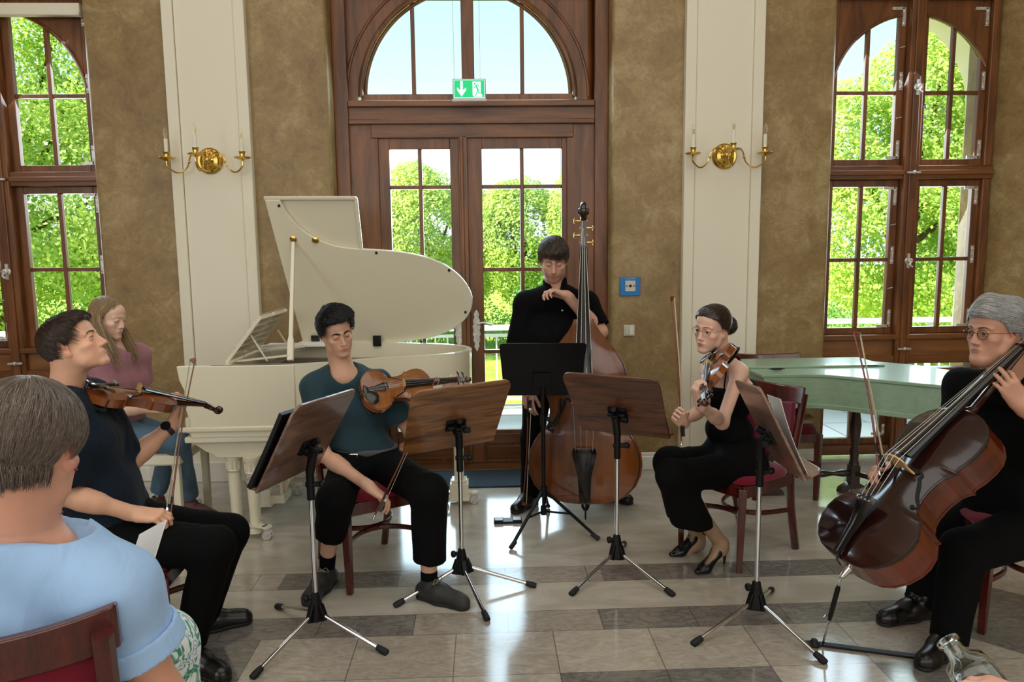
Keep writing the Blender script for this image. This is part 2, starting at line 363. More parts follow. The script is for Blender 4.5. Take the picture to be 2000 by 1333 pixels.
# ---------------------------------------------------------------- skin, cloth, hair materials
def skinmat(nm, rough=.5):
    k = Mt(nm); at = k.n('Attribute', attribute_name='col'); tc = k.n('TexCoord'); nz = k.n('TexNoise', Scale=18, Detail=6); k.l(tc.outputs['Object'], nz.inputs[0])
    hs = k.n('HueSaturation'); mr = k.n('MapRange'); k.l(nz.outputs[0], mr.inputs[0]); mr.inputs['To Min'].default_value = .9; mr.inputs['To Max'].default_value = 1.1
    k.l(mr.outputs[0], hs.inputs['Value']); k.l(at.outputs['Color'], hs.inputs['Color']); k.l(hs.outputs[0], k.b.inputs['Base Color'])
    k.b.inputs['Roughness'].default_value = rough; k.b.inputs['Subsurface Weight'].default_value = .12; k.b.inputs['Subsurface Radius'].default_value = (1, .35, .2); k.b.inputs['Subsurface Scale'].default_value = .012
    n2 = k.n('TexNoise', Scale=220, Detail=3); k.l(tc.outputs['Object'], n2.inputs[0]); bp = k.n('Bump', Strength=.12, Distance=.002); k.l(n2.outputs[0], bp.inputs['Height']); k.l(bp.outputs[0], k.b.inputs['Normal'])
    return k.m
M['skin'] = skinmat('skin')
def cloth(nm, col, rough=.9, bump=.25, weave=500, sheen=.3, noise=.08, fold=0):
    k = Mt(nm); tc = k.n('TexCoord'); nz = k.n('TexNoise', Scale=5, Detail=5); k.l(tc.outputs['Object'], nz.inputs[0]); rp = k.n('ValToRGB'); k.l(nz.outputs[0], rp.inputs[0]); c = srgb(col)
    rp.color_ramp.elements[0].position = .3; rp.color_ramp.elements[1].position = .7
    rp.color_ramp.elements[0].color = (*[q*(1-noise) for q in c], 1); rp.color_ramp.elements[1].color = (*[min(1, q*(1+noise)) for q in c], 1); k.l(rp.outputs[0], k.b.inputs['Base Color'])
    wv = k.n('TexNoise', Scale=weave, Detail=2); k.l(tc.outputs['Object'], wv.inputs[0]); bp = k.n('Bump', Strength=bump, Distance=.002); k.l(wv.outputs[0], bp.inputs['Height'])
    if fold:
        fz = k.n('TexNoise', Scale=9, Detail=3, Distortion=1.2); mp = k.n('Mapping'); mp.inputs['Scale'].default_value = (1, 1, .35); k.l(tc.outputs['Object'], mp.inputs[0]); k.l(mp.outputs[0], fz.inputs[0])
        b2 = k.n('Bump', Strength=fold, Distance=.03); k.l(fz.outputs[0], b2.inputs['Height']); k.l(bp.outputs[0], b2.inputs['Normal']); k.l(b2.outputs[0], k.b.inputs['Normal'])
    else: k.l(bp.outputs[0], k.b.inputs['Normal'])
    k.b.inputs['Roughness'].default_value = rough; k.b.inputs['Sheen Weight'].default_value = sheen*.3; k.b.inputs['Specular IOR Level'].default_value = .15; return k.m
M['black_cloth'] = cloth('black_cotton', '060607', fold=.4, sheen=.0); M['navy_cloth'] = cloth('dark_navy_cotton', '151f2b', fold=.5, sheen=.15)
M['leather'] = mat('black_leather', '0c0b0b', .3, bump=.08, bscale=90)
M['eye_white'] = mat('eye_white', 'd8d2cc', .15); M['iris'] = mat('dark_iris', '2a1c14', .1)
def hairmat(nm, c1, c2, rough=.42):
    k = Mt(nm); at = k.n('Attribute', attribute_name='hv'); rp = k.n('ValToRGB'); k.l(at.outputs['Fac'], rp.inputs[0])
    rp.color_ramp.elements[0].color = (*srgb(c1), 1); rp.color_ramp.elements[1].color = (*srgb(c2), 1); k.l(rp.outputs[0], k.b.inputs['Base Color'])
    k.b.inputs['Roughness'].default_value = rough; k.b.inputs['Specular IOR Level'].default_value = .45; return k.m
# ---------------------------------------------------------------- the human head (local: x right of the person, y forward, z up; eyes at z=0)
def add_head(S, H, s=1.0, lids=.5, slim=0.0, nose=1.0, jaw=1.0, fine=True, lip=1.0, smile=0.0):
    """H: head matrix. lids 0 = eyes shut, 1 = wide open"""
    def p(x, y, z): return H @ V((x*s, y*s, z*s))
    R = H
    E_ = lambda c, r, k=.02, mode='u', Rl=None: S.ell(p(*c), [q*s for q in r], (R.to_3x3() @ Rl).to_4x4() if Rl is not None else R, k*s, mode)
    C_ = lambda a, b, ra, rb, k=.02, mode='u': S.cap(p(*a), p(*b), ra*s, rb*s, k*s, mode)
    w = 1-slim
    E_((0, -.018, .035), (.074*w, .092, .083), .02)                    # cranium
    E_((0, -.045, .005), (.066*w, .062, .07), .03)                     # occiput
    E_((0, .035, .045), (.062*w, .052, .055), .03)                     # forehead
    E_((0, .030, -.035), (.058*w, .052, .072), .03)                    # face mass
    for sg in (-1, 1):
        C_((sg*.057*w*jaw, -.004, -.040), (sg*.048*w*jaw, .016, -.078), .017, .014, .03)
        C_((sg*.048*w*jaw, .016, -.078), (sg*.015, .068, -.106), .014, .013, .025)
        E_((sg*.047*w, .052, -.026), (.018, .022, .014), .022)          # cheekbone
        E_((sg*.032*w, .050, -.060), (.020, .022, .026), .025)          # cheek
        C_((sg*.008, .085, .021), (sg*.046*w, .067, .020), .0085, .0065, .014)  # brow
    E_((0, .074, -.106), (.018, .015, .013), .02)                       # chin
    E_((0, .030, -.093), (.036*w, .046, .016), .025)                    # under the jaw
    E_((0, .069, -.068), (.027, .021, .022), .02)                       # muzzle
    for sg in (-1, 1): S.ell(p(sg*.0315, .100, -.002), [.0185*s, .017*s, .0125*s], R, .020*s, 's')    # sockets
    # nose
    C_((0, .076, .008), (0, .087, -.033), .0095, .0130, .012)
    C_((0, .083, .014), (0, .105*nose, -.030), .0062, .0075, .010); E_((0, .1065*nose, -.0375), (.0088, .0095, .0080), .007)
    for sg in (-1, 1): E_((sg*.0112, .0935*nose, -.0415), (.0062, .0098, .0062), .006)
    if fine:
        for sg in (-1, 1): S.ell(p(sg*.0058, .0985*nose, -.0487), [.0028*s, .0042*s, .0022*s], R, .002*s, 's')
    # eye balls with lids
    for sg in (-1, 1):
        c = (sg*.031, .0715, 0)
        if fine:
            E_(c, (.0150, .0142, .0135), .005)
            if lids > 0:
                hgt = .0062*lids; S.ell(p(sg*.031, .0865, -.001), [.0132*s, .006*s, hgt*s], R, .0012*s, 's')
            C_((sg*.018, .083, .0070), (sg*.031, .0868, .0090), .0018, .0022, .004); C_((sg*.031, .0868, .0090), (sg*.045, .079, .0060), .0022, .0018, .004)
    # mouth
    for sg in (-1, 1):
        E_((sg*.0085, .0875, -.0662), (.0145, .0060, .0040*lip), .006); C_((sg*.012, .0845, -.0705), (sg*(.0235+.002*smile), .0775-.001*smile, -.0712+.0045*smile), .0045, .0030, .006)
    E_((0, .0865, -.0755), (.0165, .0065, .0048*lip), .006)
    if fine:
        for sg in (-1, 1): C_((sg*(.0245+.003*smile), .0825, -.0718+.0055*smile), (0, .0955, -.0708), .0008, .0011, .0025, 's')
    # ears
    for sg in (-1, 1):
        Rl = Matrix.Rotation(sg*math.radians(-22), 3, 'Z') @ Matrix.Rotation(math.radians(-10), 3, 'X')
        E_((sg*.078*w, -.014, -.006), (.0075, .0185, .031), .006, 'u', Rl); E_((sg*.0765*w, -.007, -.030), (.0075, .010, .013), .006, 'u', Rl)
        if fine: E_((sg*.0855*w, -.008, -.003), (.0055, .0095, .018), .004, 's', Rl); E_((sg*.0845*w, -.016, .010), (.003, .007, .013), .003, 's', Rl)
    return p
def head_paint(H, s, lipc, browc, brow_t=1.0, lids=.5, blush=None, stub=None, stubc=None, beard=0):
    Hi = np.array(H.inverted())
    def loc(v): return (v@Hi[:3, :3].T+Hi[:3, 3])/s
    def blob(c, r, soft=.35):
        def f(v):
            q = (loc(v)-np.array(c))/np.array(r); d = np.sqrt((q**2).sum(1)); return np.clip((1-d)/soft, 0, 1)
        return f
    ops = []
    if blush:
        for sg in (-1, 1): ops.append((lambda v, f=blob((sg*.043, .06, -.045), (.03, .04, .028), 1.0): f(v)*.55, blush))
        ops.append((lambda v, f=blob((0, .1, -.036), (.018, .02, .018), 1.0): f(v)*.5, blush))
        for sg in (-1, 1): ops.append((lambda v, f=blob((sg*.08, -.012, -.005), (.016, .03, .04), .8): f(v)*.75, blush))
    if stub:
        def jawm(v):
            q = loc(v); a = np.clip((-.048-q[:, 2])/.02, 0, 1)*np.clip((q[:, 1]+.01)/.02, 0, 1)*np.clip((q[:, 2]+.135)/.02, 0, 1); return a*stub
        ops.append((jawm, stubc))
        if beard: ops.append((lambda v, f=blob((0, .09, -.060), (.026, .02, .0075), .5): f(v)*beard, stubc)); ops.append((lambda v, f=blob((0, .085, -.095), (.022, .03, .02), .7): f(v)*beard*.8, stubc))
    ops.append((blob((0, .09, -.0668), (.0250, .022, .0042), .45), lipc)); ops.append((blob((0, .09, -.0755), (.0205, .022, .0052), .45), lipc))
    for sg in (-1, 1):
        def bf(v, sg=sg):
            q = loc(v); x = q[:, 0]*sg; zc = .0215+.004*np.sin(np.clip((x-.012)/.04, 0, 1)*PI)-.004*np.clip((x-.035)/.015, 0, 1); th = (.0042-.0018*np.clip((x-.02)/.03, 0, 1))*brow_t
            return np.clip((th-np.abs(q[:, 2]-zc))/.0015, 0, 1)*(x > .011)*(x < .05)*(q[:, 1] > .04)
        ops.append((bf, browc))
        def lash(v, sg=sg):
            q = loc(v); x = q[:, 0]*sg; zc = (.0048 if lids > .2 else -.0045)-(16 if lids > .2 else -10)*(x-.031)**2; return np.clip((.0024-np.abs(q[:, 2]-zc))/.0014, 0, 1)*(np.abs(x-.031) < .0145)*(q[:, 1] > .06)*.85
        ops.append((lash, (.02, .014, .01)))
    return ops
def add_eyes(H, s, parent, look=(0, 1, -.1), sep=.031):
    m = MB(); L = (H.to_3x3() @ V(look).normalized())
    for sg in (-1, 1):
        c = H @ V((sg*sep*s, .0712*s, 0)); m.ball(c, .0128*s, 16, 12); 
        m.lathe([(.0058*s, .0115*s), (.0055*s, .0128*s), (.003*s, .0134*s)], c, L, 16, 1)
    o = m.build('eyes', [M['eye_white'], M['iris']], parent); return o
# ---------------------------------------------------------------- hands
def add_hand(S, w, d, n, right, s=1.0, curl=(.5, .5, .55, .6), thumb=(.6, .5, .3), spread=.06, k=.006, fine=True, tc=(.3, .3), wr=.026):
    """w wrist, d towards the knuckles, n palm normal; curl per finger 0..1.6; thumb = direction in (d, side, palm) axes"""
    w = V(w); d = V(d).normalized(); n = (V(n)-d*V(n).dot(d)).normalized(); sd = d.cross(n)*(1 if right else -1)
    s *= 1.0
    q = lambda a, b, c: w+(d*a+sd*b+n*c)*s
    S.cap(q(-.02, 0, 0), q(.02, 0, 0), wr*s, .025*s, .02, flat=(n, .78))
    for b, L in ((.026, .088), (.009, .092), (-.009, .088), (-.025, .080)):
        S.cap(q(.012, b*.55, 0), q(L, b, -.001), .0155*s, .0115*s, .012, flat=(n, .95))
    S.cap(q(.015, .018, .006), q(.05, .028, .009), .017*s, .012*s, .015)     # ball of the thumb
    S.cap(q(.02, -.02, .005), q(.06, -.026, .004), .013*s, .010*s, .015)
    tips = []
    for i, (b, L, ln) in enumerate(((.028, .088, .072), (.0095, .092, .080), (-.0095, .088, .073), (-.027, .080, .058))):
        p0 = q(L, b, 0); a = curl[i]; r0 = (.0092, .0095, .0090, .0080)[i]*s
        base = (d+sd*spread*(1.5-i)).normalized(); ang = 0; rr = r0
        for j, (fr, bend) in enumerate(((.46, .75), (.30, 1.0), (.24, .7))):
            ang += a*bend; dirv = base*math.cos(ang)+n*math.sin(ang); p1 = p0+dirv*ln*fr*s
            S.cap(p0, p1, rr, rr*.9, k if j == 0 else .003); p0 = p1; rr *= .9
        tips.append(p0)
    t = (d*thumb[0]+sd*thumb[1]+n*thumb[2]).normalized(); p0 = q(.022, .024, .008)
    p1 = p0+t*.040*s; S.cap(p0, p1, .0145*s, .0115*s, .012)
    bd = (d*.7+n*.5-sd*.6).normalized()
    t2 = (t+bd*tc[0]).normalized(); p2 = p1+t2*.032*s; S.cap(p1, p2, .0110*s, .0095*s, .003)
    t3 = (t2+bd*tc[1]).normalized(); p3 = p2+t3*.022*s; S.cap(p2, p3, .0098*s, .0080*s, .003)
    return tips+[p3]
def box_around(pts, m):
    a = np.array([list(q) for q in pts]); return a.min(0)-m, a.max(0)+m
# ---------------------------------------------------------------- hair made of fine locks lying on the skull
def locks(name, roots, flow, parent, m, r=.0016, seg=7, step=.016, surf=None, seed=0, jitter=.15, taper=True, lens=None, n=3):
    """roots: (N,3); flow(p,i,t)->direction; surf(p)->(point pushed to the surface)"""
    rs = np.random.default_rng(seed); N = len(roots); p = np.array(roots, float); pts = [p.copy()]
    L = np.ones(N) if lens is None else np.array(lens)
    jd = rs.normal(0, jitter, (N, 3))
    for j in range(seg):
        f = flow(p, j/seg)+jd; f /= np.linalg.norm(f, axis=1)[:, None]+1e-9
        p = p+f*(step*L)[:, None]
        if surf is not None: p = surf(p, j/seg)
        pts.append(p.copy())
    pts = np.stack(pts, 1)      # N, seg+1, 3
    T = np.gradient(pts, axis=1); T /= np.linalg.norm(T, axis=2)[:, :, None]+1e-9
    ref = np.array([.3, .5, .8]); A = np.cross(T, ref); A /= np.linalg.norm(A, axis=2)[:, :, None]+1e-9; B = np.cross(T, A)
    rad = np.ones(seg+1)*r
    if taper: rad = r*np.array([1-.75*(j/seg)**2 for j in range(seg+1)])
    rk = rs.uniform(.7, 1.4, N)
    ring = [pts+(A*math.cos(2*PI*q/n)+B*math.sin(2*PI*q/n))*(rad[None, :, None]*rk[:, None, None]) for q in range(n)]
    vs_ = np.stack(ring, 2).reshape(-1, 3); base = (np.arange(N)*(seg+1)*n)[:, None, None]
    jj = np.arange(seg)[None, :, None]; qq = np.arange(n)[None, None, :]
    a = base+jj*n+qq; b = base+jj*n+(qq+1) % n; fs = np.stack([a, b, b+n, a+n], -1).reshape(-1, 4)
    me = bpy.data.meshes.new(name); me.vertices.add(len(vs_)); me.vertices.foreach_set('co', vs_.astype(F4).ravel()); me.loops.add(4*len(fs)); me.loops.foreach_set('vertex_index', fs.astype(np.int32).ravel())
    me.polygons.add(len(fs)); me.polygons.foreach_set('loop_start', np.arange(0, 4*len(fs), 4, dtype=np.int32)); me.polygons.foreach_set('use_smooth', np.ones(len(fs), bool))
    at = me.attributes.new('hv', 'FLOAT', 'POINT'); at.data.foreach_set('value', np.repeat(np.clip(rs.normal(.5, .25, N), 0, 1), (seg+1)*n).astype(F4))
    me.materials.append(m); me.update(); me.validate()
    return me
# ---------------------------------------------------------------- violin family
def varnish(nm, c1, c2, rough=.22, axis='X', sc=1.0):
    k = Mt(nm); tc = k.n('TexCoord'); mp = k.n('Mapping'); k.l(tc.outputs['Object'], mp.inputs[0]); mp.inputs['Scale'].default_value = (1*sc, 9*sc, 4*sc)
    n1 = k.n('TexNoise', Scale=9, Detail=5); n2 = k.n('TexNoise', Scale=3*sc, Detail=4); k.l(mp.outputs[0], n1.inputs[0]); k.l(tc.outputs['Object'], n2.inputs[0])
    a = k.n('Math', operation='MULTIPLY_ADD'); k.l(n1.outputs[0], a.inputs[0]); a.inputs[1].default_value = .4; k.l(n2.outputs[0], a.inputs[2])
    rp = k.n('ValToRGB'); k.l(a.outputs[0], rp.inputs[0]); rp.color_ramp.elements[0].position = .55; rp.color_ramp.elements[1].position = .85
    rp.color_ramp.elements[0].color = (*srgb(c2), 1); rp.color_ramp.elements[1].color = (*srgb(c1), 1); k.l(rp.outputs[0], k.b.inputs['Base Color'])
    k.b.inputs['Roughness'].default_value = rough; k.b.inputs['Coat Weight'].default_value = .5; k.b.inputs['Coat Roughness'].default_value = .08; return k.m
M['string'] = mat('steel_string', 'b8b4ac', .25, .9); M['bridge'] = mat('maple_bridge', 'c9a26a', .5); M['horsehair'] = mat('horsehair', 'cdbf9c', .6); M['bowstick'] = mat('pernambuco', '6a2a14', .3, coat=.3)
VW = [(0, .0), (.006, .09), (.02, .15), (.05, .205), (.10, .252), (.16, .281), (.215, .289), (.27, .280), (.315, .252), (.338, .236), (.350, .243), (.356, .222), (.375, .190), (.41, .165), (.455, .154), (.50, .153), (.55, .158), (.60, .174), (.632, .198), (.647, .218), (.655, .205), (.675, .204), (.72, .222), (.78, .233), (.84, .232), (.89, .212), (.935, .175), (.965, .13), (.985, .08), (1.0, .0)]
BW = [(0, .0), (.006, .09), (.02, .16), (.05, .22), (.10, .268), (.16, .295), (.22, .303), (.28, .297), (.335, .272), (.362, .255), (.375, .248), (.40, .215), (.44, .192), (.49, .183), (.54, .186), (.58, .200), (.605, .218), (.625, .224), (.66, .226), (.71, .226), (.76, .212), (.82, .175), (.88, .125), (.93, .085), (.97, .06), (1.0, .05)]
def fiddle(name, Lb, kind, MW, label, cat, mats, rib, arch, chin=False, endpin=0.0, strings=True, pin_to=None):
    """local x from the lower block to the scroll, z out of the belly; origin at the lower block on the belly edge"""
    root = empty(name, M=MW, label=label, cat=cat)
    body_m, belly_m, neck_m = mats; tb = VW if kind != 'bass' else BW
    u = np.array([q[0] for q in tb]); w = np.array([q[1] for q in tb]); n = 60
    xs = sorted(set(list(u)+list(np.linspace(0, 1, n)))); hw = np.interp(xs, u, w)*Lb; xs = np.array(xs)*Lb; ov = .009*Lb; K = len(xs)
    vv = [-1, -.97, -.94, -.8, -.6, -.4, -.2, 0, .2, .4, .6, .8, .94, .97, 1]; q = len(vv)
    def z_arch(t, v, h): 
        l = min(1, t/.16, (1-t)/.16)**.5 if 0 < t < 1 else 0
        e = max(0, 1-abs(v)**2.0); return h*l*(e**1.15)*(1-.12*abs(v))
    def plate(sgn, z0, h, grow):
        m = MB(); vs_ = []
        for i in range(K):
            for v in vv: vs_.append((xs[i], v*(hw[i]+grow), z0+sgn*z_arch(xs[i]/Lb, v, h)))
        fs, mi = [], []
        for i in range(K-1):
            for j in range(q-1): fs.append((i*q+j, (i+1)*q+j, (i+1)*q+j+1, i*q+j+1)); mi.append(1 if j in (1, q-3) else 0)
        m.v += vs_; m.f += fs; m.m += mi; m.sm += [True]*len(fs)
        e = .004*Lb/.356*.8       # plate edge
        rim = [(xs[i], -(hw[i]+grow)) for i in range(K)]+[(xs[i], hw[i]+grow) for i in range(K-1, -1, -1)]
        m.add([(p[0], p[1], z0) for p in rim]+[(p[0], p[1], z0-sgn*e) for p in rim], [(i, (i+1) % len(rim), len(rim)+(i+1) % len(rim), len(rim)+i) for i in range(len(rim))])
        m.add([(p[0], p[1], z0-sgn*e) for p in rim], [tuple(range(len(rim)))])
        return m
    bd = plate(-1, -rib, arch*.8, ov*.5)
    rim = [(xs[i], -hw[i]) for i in range(K)]+[(xs[i], hw[i]) for i in range(K-1, -1, -1)]; R_ = len(rim)
    bd.add([(p[0], p[1], 0) for p in rim]+[(p[0], p[1], -rib) for p in rim], [(i, (i+1) % R_, R_+(i+1) % R_, R_+i) for i in range(R_)])
    dk = mat('dark_purfling', '1a0d06', .5)
    bd.build('body', [body_m, dk], root, autos=50)
    bl = plate(1, .002*Lb/.356, arch, ov*.5); ob = bl.build('belly', [belly_m, dk], root, autos=50)
    # f holes
    for sg in (-1, 1):
        fm = MB(); pts = []
        for t, (a, b) in enumerate(((.565, .062), (.572, .078), (.560, .094), (.54, .094), (.515, .108), (.485, .122), (.455, .136), (.43, .155), (.415, .172), (.40, .166), (.398, .150))):
            x = a*Lb; y = b*Lb*sg*(1.0 if kind != 'bass' else 1.15); hwi = np.interp(a, u, w)*Lb; pts.append((x, y, .002*Lb/.356+z_arch(a, y/hwi, arch)+.0012*Lb/.356))
        c = bez(pts, 4); nn = len(c); wd = .0042*Lb/.356
        fm.tube(c, [(wd*(.35+.65*math.sin(PI*i/(nn-1))), wd*.3) for i in range(nn)], 8, flat=(0, 1, 0))
        for e_ in (c[0], c[-1]): fm.lathe([(wd*1.05, 0), (wd*1.05, wd*.35)], e_-V((0, 0, wd*.1)), (0, 0, 1), 12)
        fm.build('f_hole', mat('f_hole_dark', '050302', .8), ob)
    sc = Lb/.356; bass = kind == 'bass'
    # neck geometry
    nl = {'violin': .13, 'viola': .13, 'cello': .128, 'bass': .125}[kind]*sc if kind not in ('cello', 'bass') else (.33 if kind == 'cello' else .43)
    ztop = arch+.004*sc
    xn = Lb+nl; br_x = .545*Lb if not bass else .55*Lb; br_h = {'violin': .033, 'viola': .038, 'cello': .090, 'bass': .155}[kind]
    fb0, fb1 = (xn-{'violin': .27, 'viola': .30, 'cello': .63, 'bass': .85}[kind]), xn
    fw0, fw1 = {'violin': (.021, .012), 'viola': (.023, .013), 'cello': (.032, .016), 'bass': (.047, .022)}[kind]
    zf1 = ztop*.35+.002*sc; zf0 = ztop+{'violin': .011, 'viola': .012, 'cello': .045, 'bass': .07}[kind]
    zf1 = .006*sc if kind in ('violin', 'viola') else {'cello': -.0, 'bass': -.01}[kind]
    th = .0045*sc if not bass and kind != 'cello' else .014
    fb = MB(); vs_ = []; seg = 7
    for x, hw_, z in ((fb0, fw0, zf0), (fb1, fw1, zf1)):
        for i in range(seg+1):
            a = -1+2*i/seg; vs_.append((x, a*hw_, z+(1-a*a)*hw_*.28))
        vs_ += [(x, hw_, z-th), (x, -hw_, z-th)]
    kk = seg+3; fb.add(vs_, [(i, (i+1) % kk, kk+(i+1) % kk, kk+i) for i in range(kk)]+[tuple(range(kk)), tuple(range(2*kk-1, kk-1, -1))]); fb.build('fingerboard', M['ebony'], root, autos=40)
    nk = MB(); r1 = fw1*.95
    nk.tube([(Lb-.01*sc, 0, -.012*sc if not bass else -.05), (Lb+.012*sc, 0, zf1-th-r1*.9), (xn-.2*nl, 0, zf1-th-r1*.55), (xn, 0, zf1-th-r1*.5)], [(r1*1.25, rib*.45), (r1*1.1, r1*1.1), (r1, r1*.75), (r1, r1*.7)], 14, flat=(0, 1, 0))
    # heel, pegbox, scroll
    pb = {'violin': .068, 'viola': .074, 'cello': .145, 'bass': .22}[kind]; zc = zf1-th-r1*.4
    nk.beam((xn, 0, zc), (xn+pb, 0, zc-pb*.28), r1*2.1, r1*1.9, w2=r1*1.5, h2=r1*1.3)
    sp = []; sr = []; R0 = pb*.27; cxs, czs = xn+pb+R0*.15, zc-pb*.28+R0*.35
    for i in range(40):
        t = i/39; a = -PI*.75+t*PI*3.3; rr = R0*(1-.78*t); sp.append((cxs+rr*math.cos(a)*1.0, 0, czs-rr*math.sin(-a)*.0+rr*math.sin(a))); sr.append((r1*(.75+.55*t), R0*.22*(1-.45*t)))
    nk.tube(sp, sr, 10, flat=(0, 1, 0)); nk.lathe([(R0*.3, -r1*1.55), (R0*.36, -r1*1.35), (R0*.36, r1*1.35), (R0*.3, r1*1.55)], (cxs, 0, czs), (0, 1, 0), 14)
    if bass or kind == 'cello': nk.ball((xn+pb*.9, 0, zc-pb*.25), (pb*.16, r1*1.0, pb*.14), 12, 8)
    nk.build('neck', neck_m, root, autos=50)
    for i in range(4):
        f = .16+.21*i; sg = 1 if i % 2 else -1; x, z = xn+pb*f, zc-pb*.28*f; pr = r1*.33; m = MB(); L_ = r1*(4.2 if not bass else 3.0)
        m.lathe([(pr*.8, -r1*1.15), (pr, r1*1.0), (pr*.9, L_*.62)], (x, 0, z), (0, sg, 0), 10)
        if bass: m.lathe([(pr*.7, r1*1.1), (pr*.7, r1*2.4)], (x, 0, z), (0, sg, 0), 8); m.ball((x, sg*r1*2.7, z), (r1*.8, r1*.25, r1*.55), 10, 6)
        else: m.ball((x, sg*L_*.82, z), (r1*.85, r1*.9, r1*.32), 12, 8, Matrix.Rotation(.6, 3, 'Y'))
        m.build('peg', M['ebony'] if not bass else M['brass'], root)
    # bridge, tailpiece
    bz = z_arch(br_x/Lb, 0, arch)+.002*sc; bw = {'violin': .0205, 'viola': .023, 'cello': .045, 'bass': .075}[kind]
    prof = [(-1, 0), (-.72, 0), (-.5, .18), (-.2, .22), (0, .3), (.2, .22), (.5, .18), (.72, 0), (1, 0), (.95, .14), (.78, .35), (.84, .6), (.95, .78), (.8, .93), (.4, 1.03), (0, 1.06), (-.4, 1.03), (-.8, .93), (-.95, .78), (-.84, .6), (-.78, .35), (-.95, .14)]
    b = MB().prism([(p[0]*bw, p[1]*br_h*1.0) for p in prof], (br_x+.001*sc, 0, bz*.93), (0, 1, 0), (0, 0, 1), .0028*sc if not bass else .012, 0); b.build('bridge', M['bridge'], root)
    tl0, tl1 = .015*Lb, .015*Lb+{'violin': .108, 'viola': .118, 'cello': .235, 'bass': .33}[kind]; zt0 = arch*.5+.012*sc*.6; zt1 = bz+br_h*.52
    t = MB(); tw0, tw1 = bw*.42, bw*.95; vs_ = []
    for x, hw_, z in ((tl0, tw0, zt0), (tl0+(tl1-tl0)*.5, tw0*1.05+.1*tw1, (zt0*.5+zt1*.5)), (tl1-.01*sc, tw1, zt1), (tl1, tw1*.9, zt1)):
        for a in (-1, -.5, 0, .5, 1): vs_.append((x, a*hw_, z+(1-a*a)*hw_*.3))
        vs_ += [(x, hw_*.9, z-.004*sc), (x, -hw_*.9, z-.004*sc)]
    t.add(vs_, [(s_*7+i, s_*7+(i+1) % 7, s_*7+7+(i+1) % 7, s_*7+7+i) for s_ in range(3) for i in range(7)]+[tuple(range(7)), tuple(range(27, 20, -1))]); t.tube([(tl0+.004, 0, zt0-.002*sc), (-.004*sc, 0, arch*.3), (-.007*sc, 0, -.01*sc)], .0016*sc, 6)
    tp = t.build('tailpiece', M['ebony'], root, autos=40)
    if kind in ('violin', 'viola', 'cello'):
        ft = MB()
        for i in range(4): y = tw1*(-.7+.467*i); ft.lathe([(.0022*sc, 0), (.0022*sc, .007*sc), (.0012*sc, .008*sc)], (tl1-.012*sc, y, zt1+.002*sc), (.2, 0, 1), 8)
        ft.build('fine_tuner', M['chrome'], tp)
    for i in range(4):
        f = -1+2*i/3; yb = f*bw*.78; zb = bz+br_h*(1.05-.09*f*f); m = MB(); yn = f*fw1*.68; rr = {'violin': .0005, 'viola': .00055, 'cello': .0009, 'bass': .0017}[kind]
        m.tube([(tl1-.004*sc, f*tw1*.7, zt1+.003*sc), (br_x, yb, zb), (xn, yn, zf1+fw1*.28*(1-.5*f*f)+.0015*sc), (xn+pb*(.15+.2*i), f*r1*.3, zc)], rr, 5); m.build('string', M['string'], root)
    MB().box((xn+.002*sc, 0, zf1+.0005*sc), (.004*sc, fw1*2, .006*sc)).build('nut', M['ebony'], root)
    if chin:
        m = MB(); m.ball((.035, -.048, arch+.016), (.034, .040, .0075), 20, 10, Matrix.Rotation(-.12, 3, 'X')); m.ball((.012, -.012, arch+.012), (.015, .035, .006), 16, 8)
        for y in (-.018, -.032): m.tube([(-.004, y, arch+.01), (-.006, y, -rib)], .002, 6)
        m.build('chin_rest', M['ebony'], root)
        # shoulder rest under the back
        m = MB(); m.tube(bez([(.045, -.105, -rib-.012), (.03, -.05, -rib-.03), (.03, .03, -rib-.03), (.055, .1, -rib-.014)], 5), [(.018, .007)]*16, 10, flat=(1, 0, 0))
        for y in (-.1, .1): m.tube([(.05, y, -rib-.014), (.055, y, -.004)], .003, 6)
        m.build('shoulder_rest', M['rubber'], root)
    if endpin and pin_to is not None:
        q0 = V((0, 0, -rib*.5)); q1 = MW.inverted() @ V(pin_to); d = (q1-q0); L_ = d.length; d.normalize(); m = MB(); m.lathe([(.017, 0), (.015, .02), (.010, .045)], q0, (-1, 0, 0), 14); s0 = q0+V((-.045, 0, 0)); m.tube([s0, s0+(q1-s0)*.97, q1], [.0042, .0042, .0015], 10); m.build('endpin', M['chrome'], root)
        m = MB(); m.tube([s0+(q1-s0)*a_ for a_ in (.12, .16, .55, .6)], [.006, .0095, .0095, .006], 12); g_ = m.build('endpin_sleeve', M['black'], root); m = MB(); c_ = s0+(q1-s0)*.6; m.lathe([(.008, 0), (.008, .02)], c_, d, 12); m.tube([c_, c_+V((0, .02, 0)), c_+V((.008, .028, 0)), c_+V((-.008, .028, 0)), c_+V((0, .02, 0))], .0025, 6); m.build('wing_screw', M['chrome'], g_)
    elif endpin:
        m = MB(); m.lathe([(.018*sc*.5, 0), (.016*sc*.5, .02*sc*.6), (.009*sc*.5, .03*sc*.6)], (0, 0, -rib*.5), (-1, 0, 0), 14); m.lathe([(.0055, .0), (.0055, endpin-.02), (.002, endpin)], (0, 0, -rib*.5), (-1, 0, 0), 10, 0)
        m.build('endpin', M['black'] if bass else M['chrome'], root)
    return root
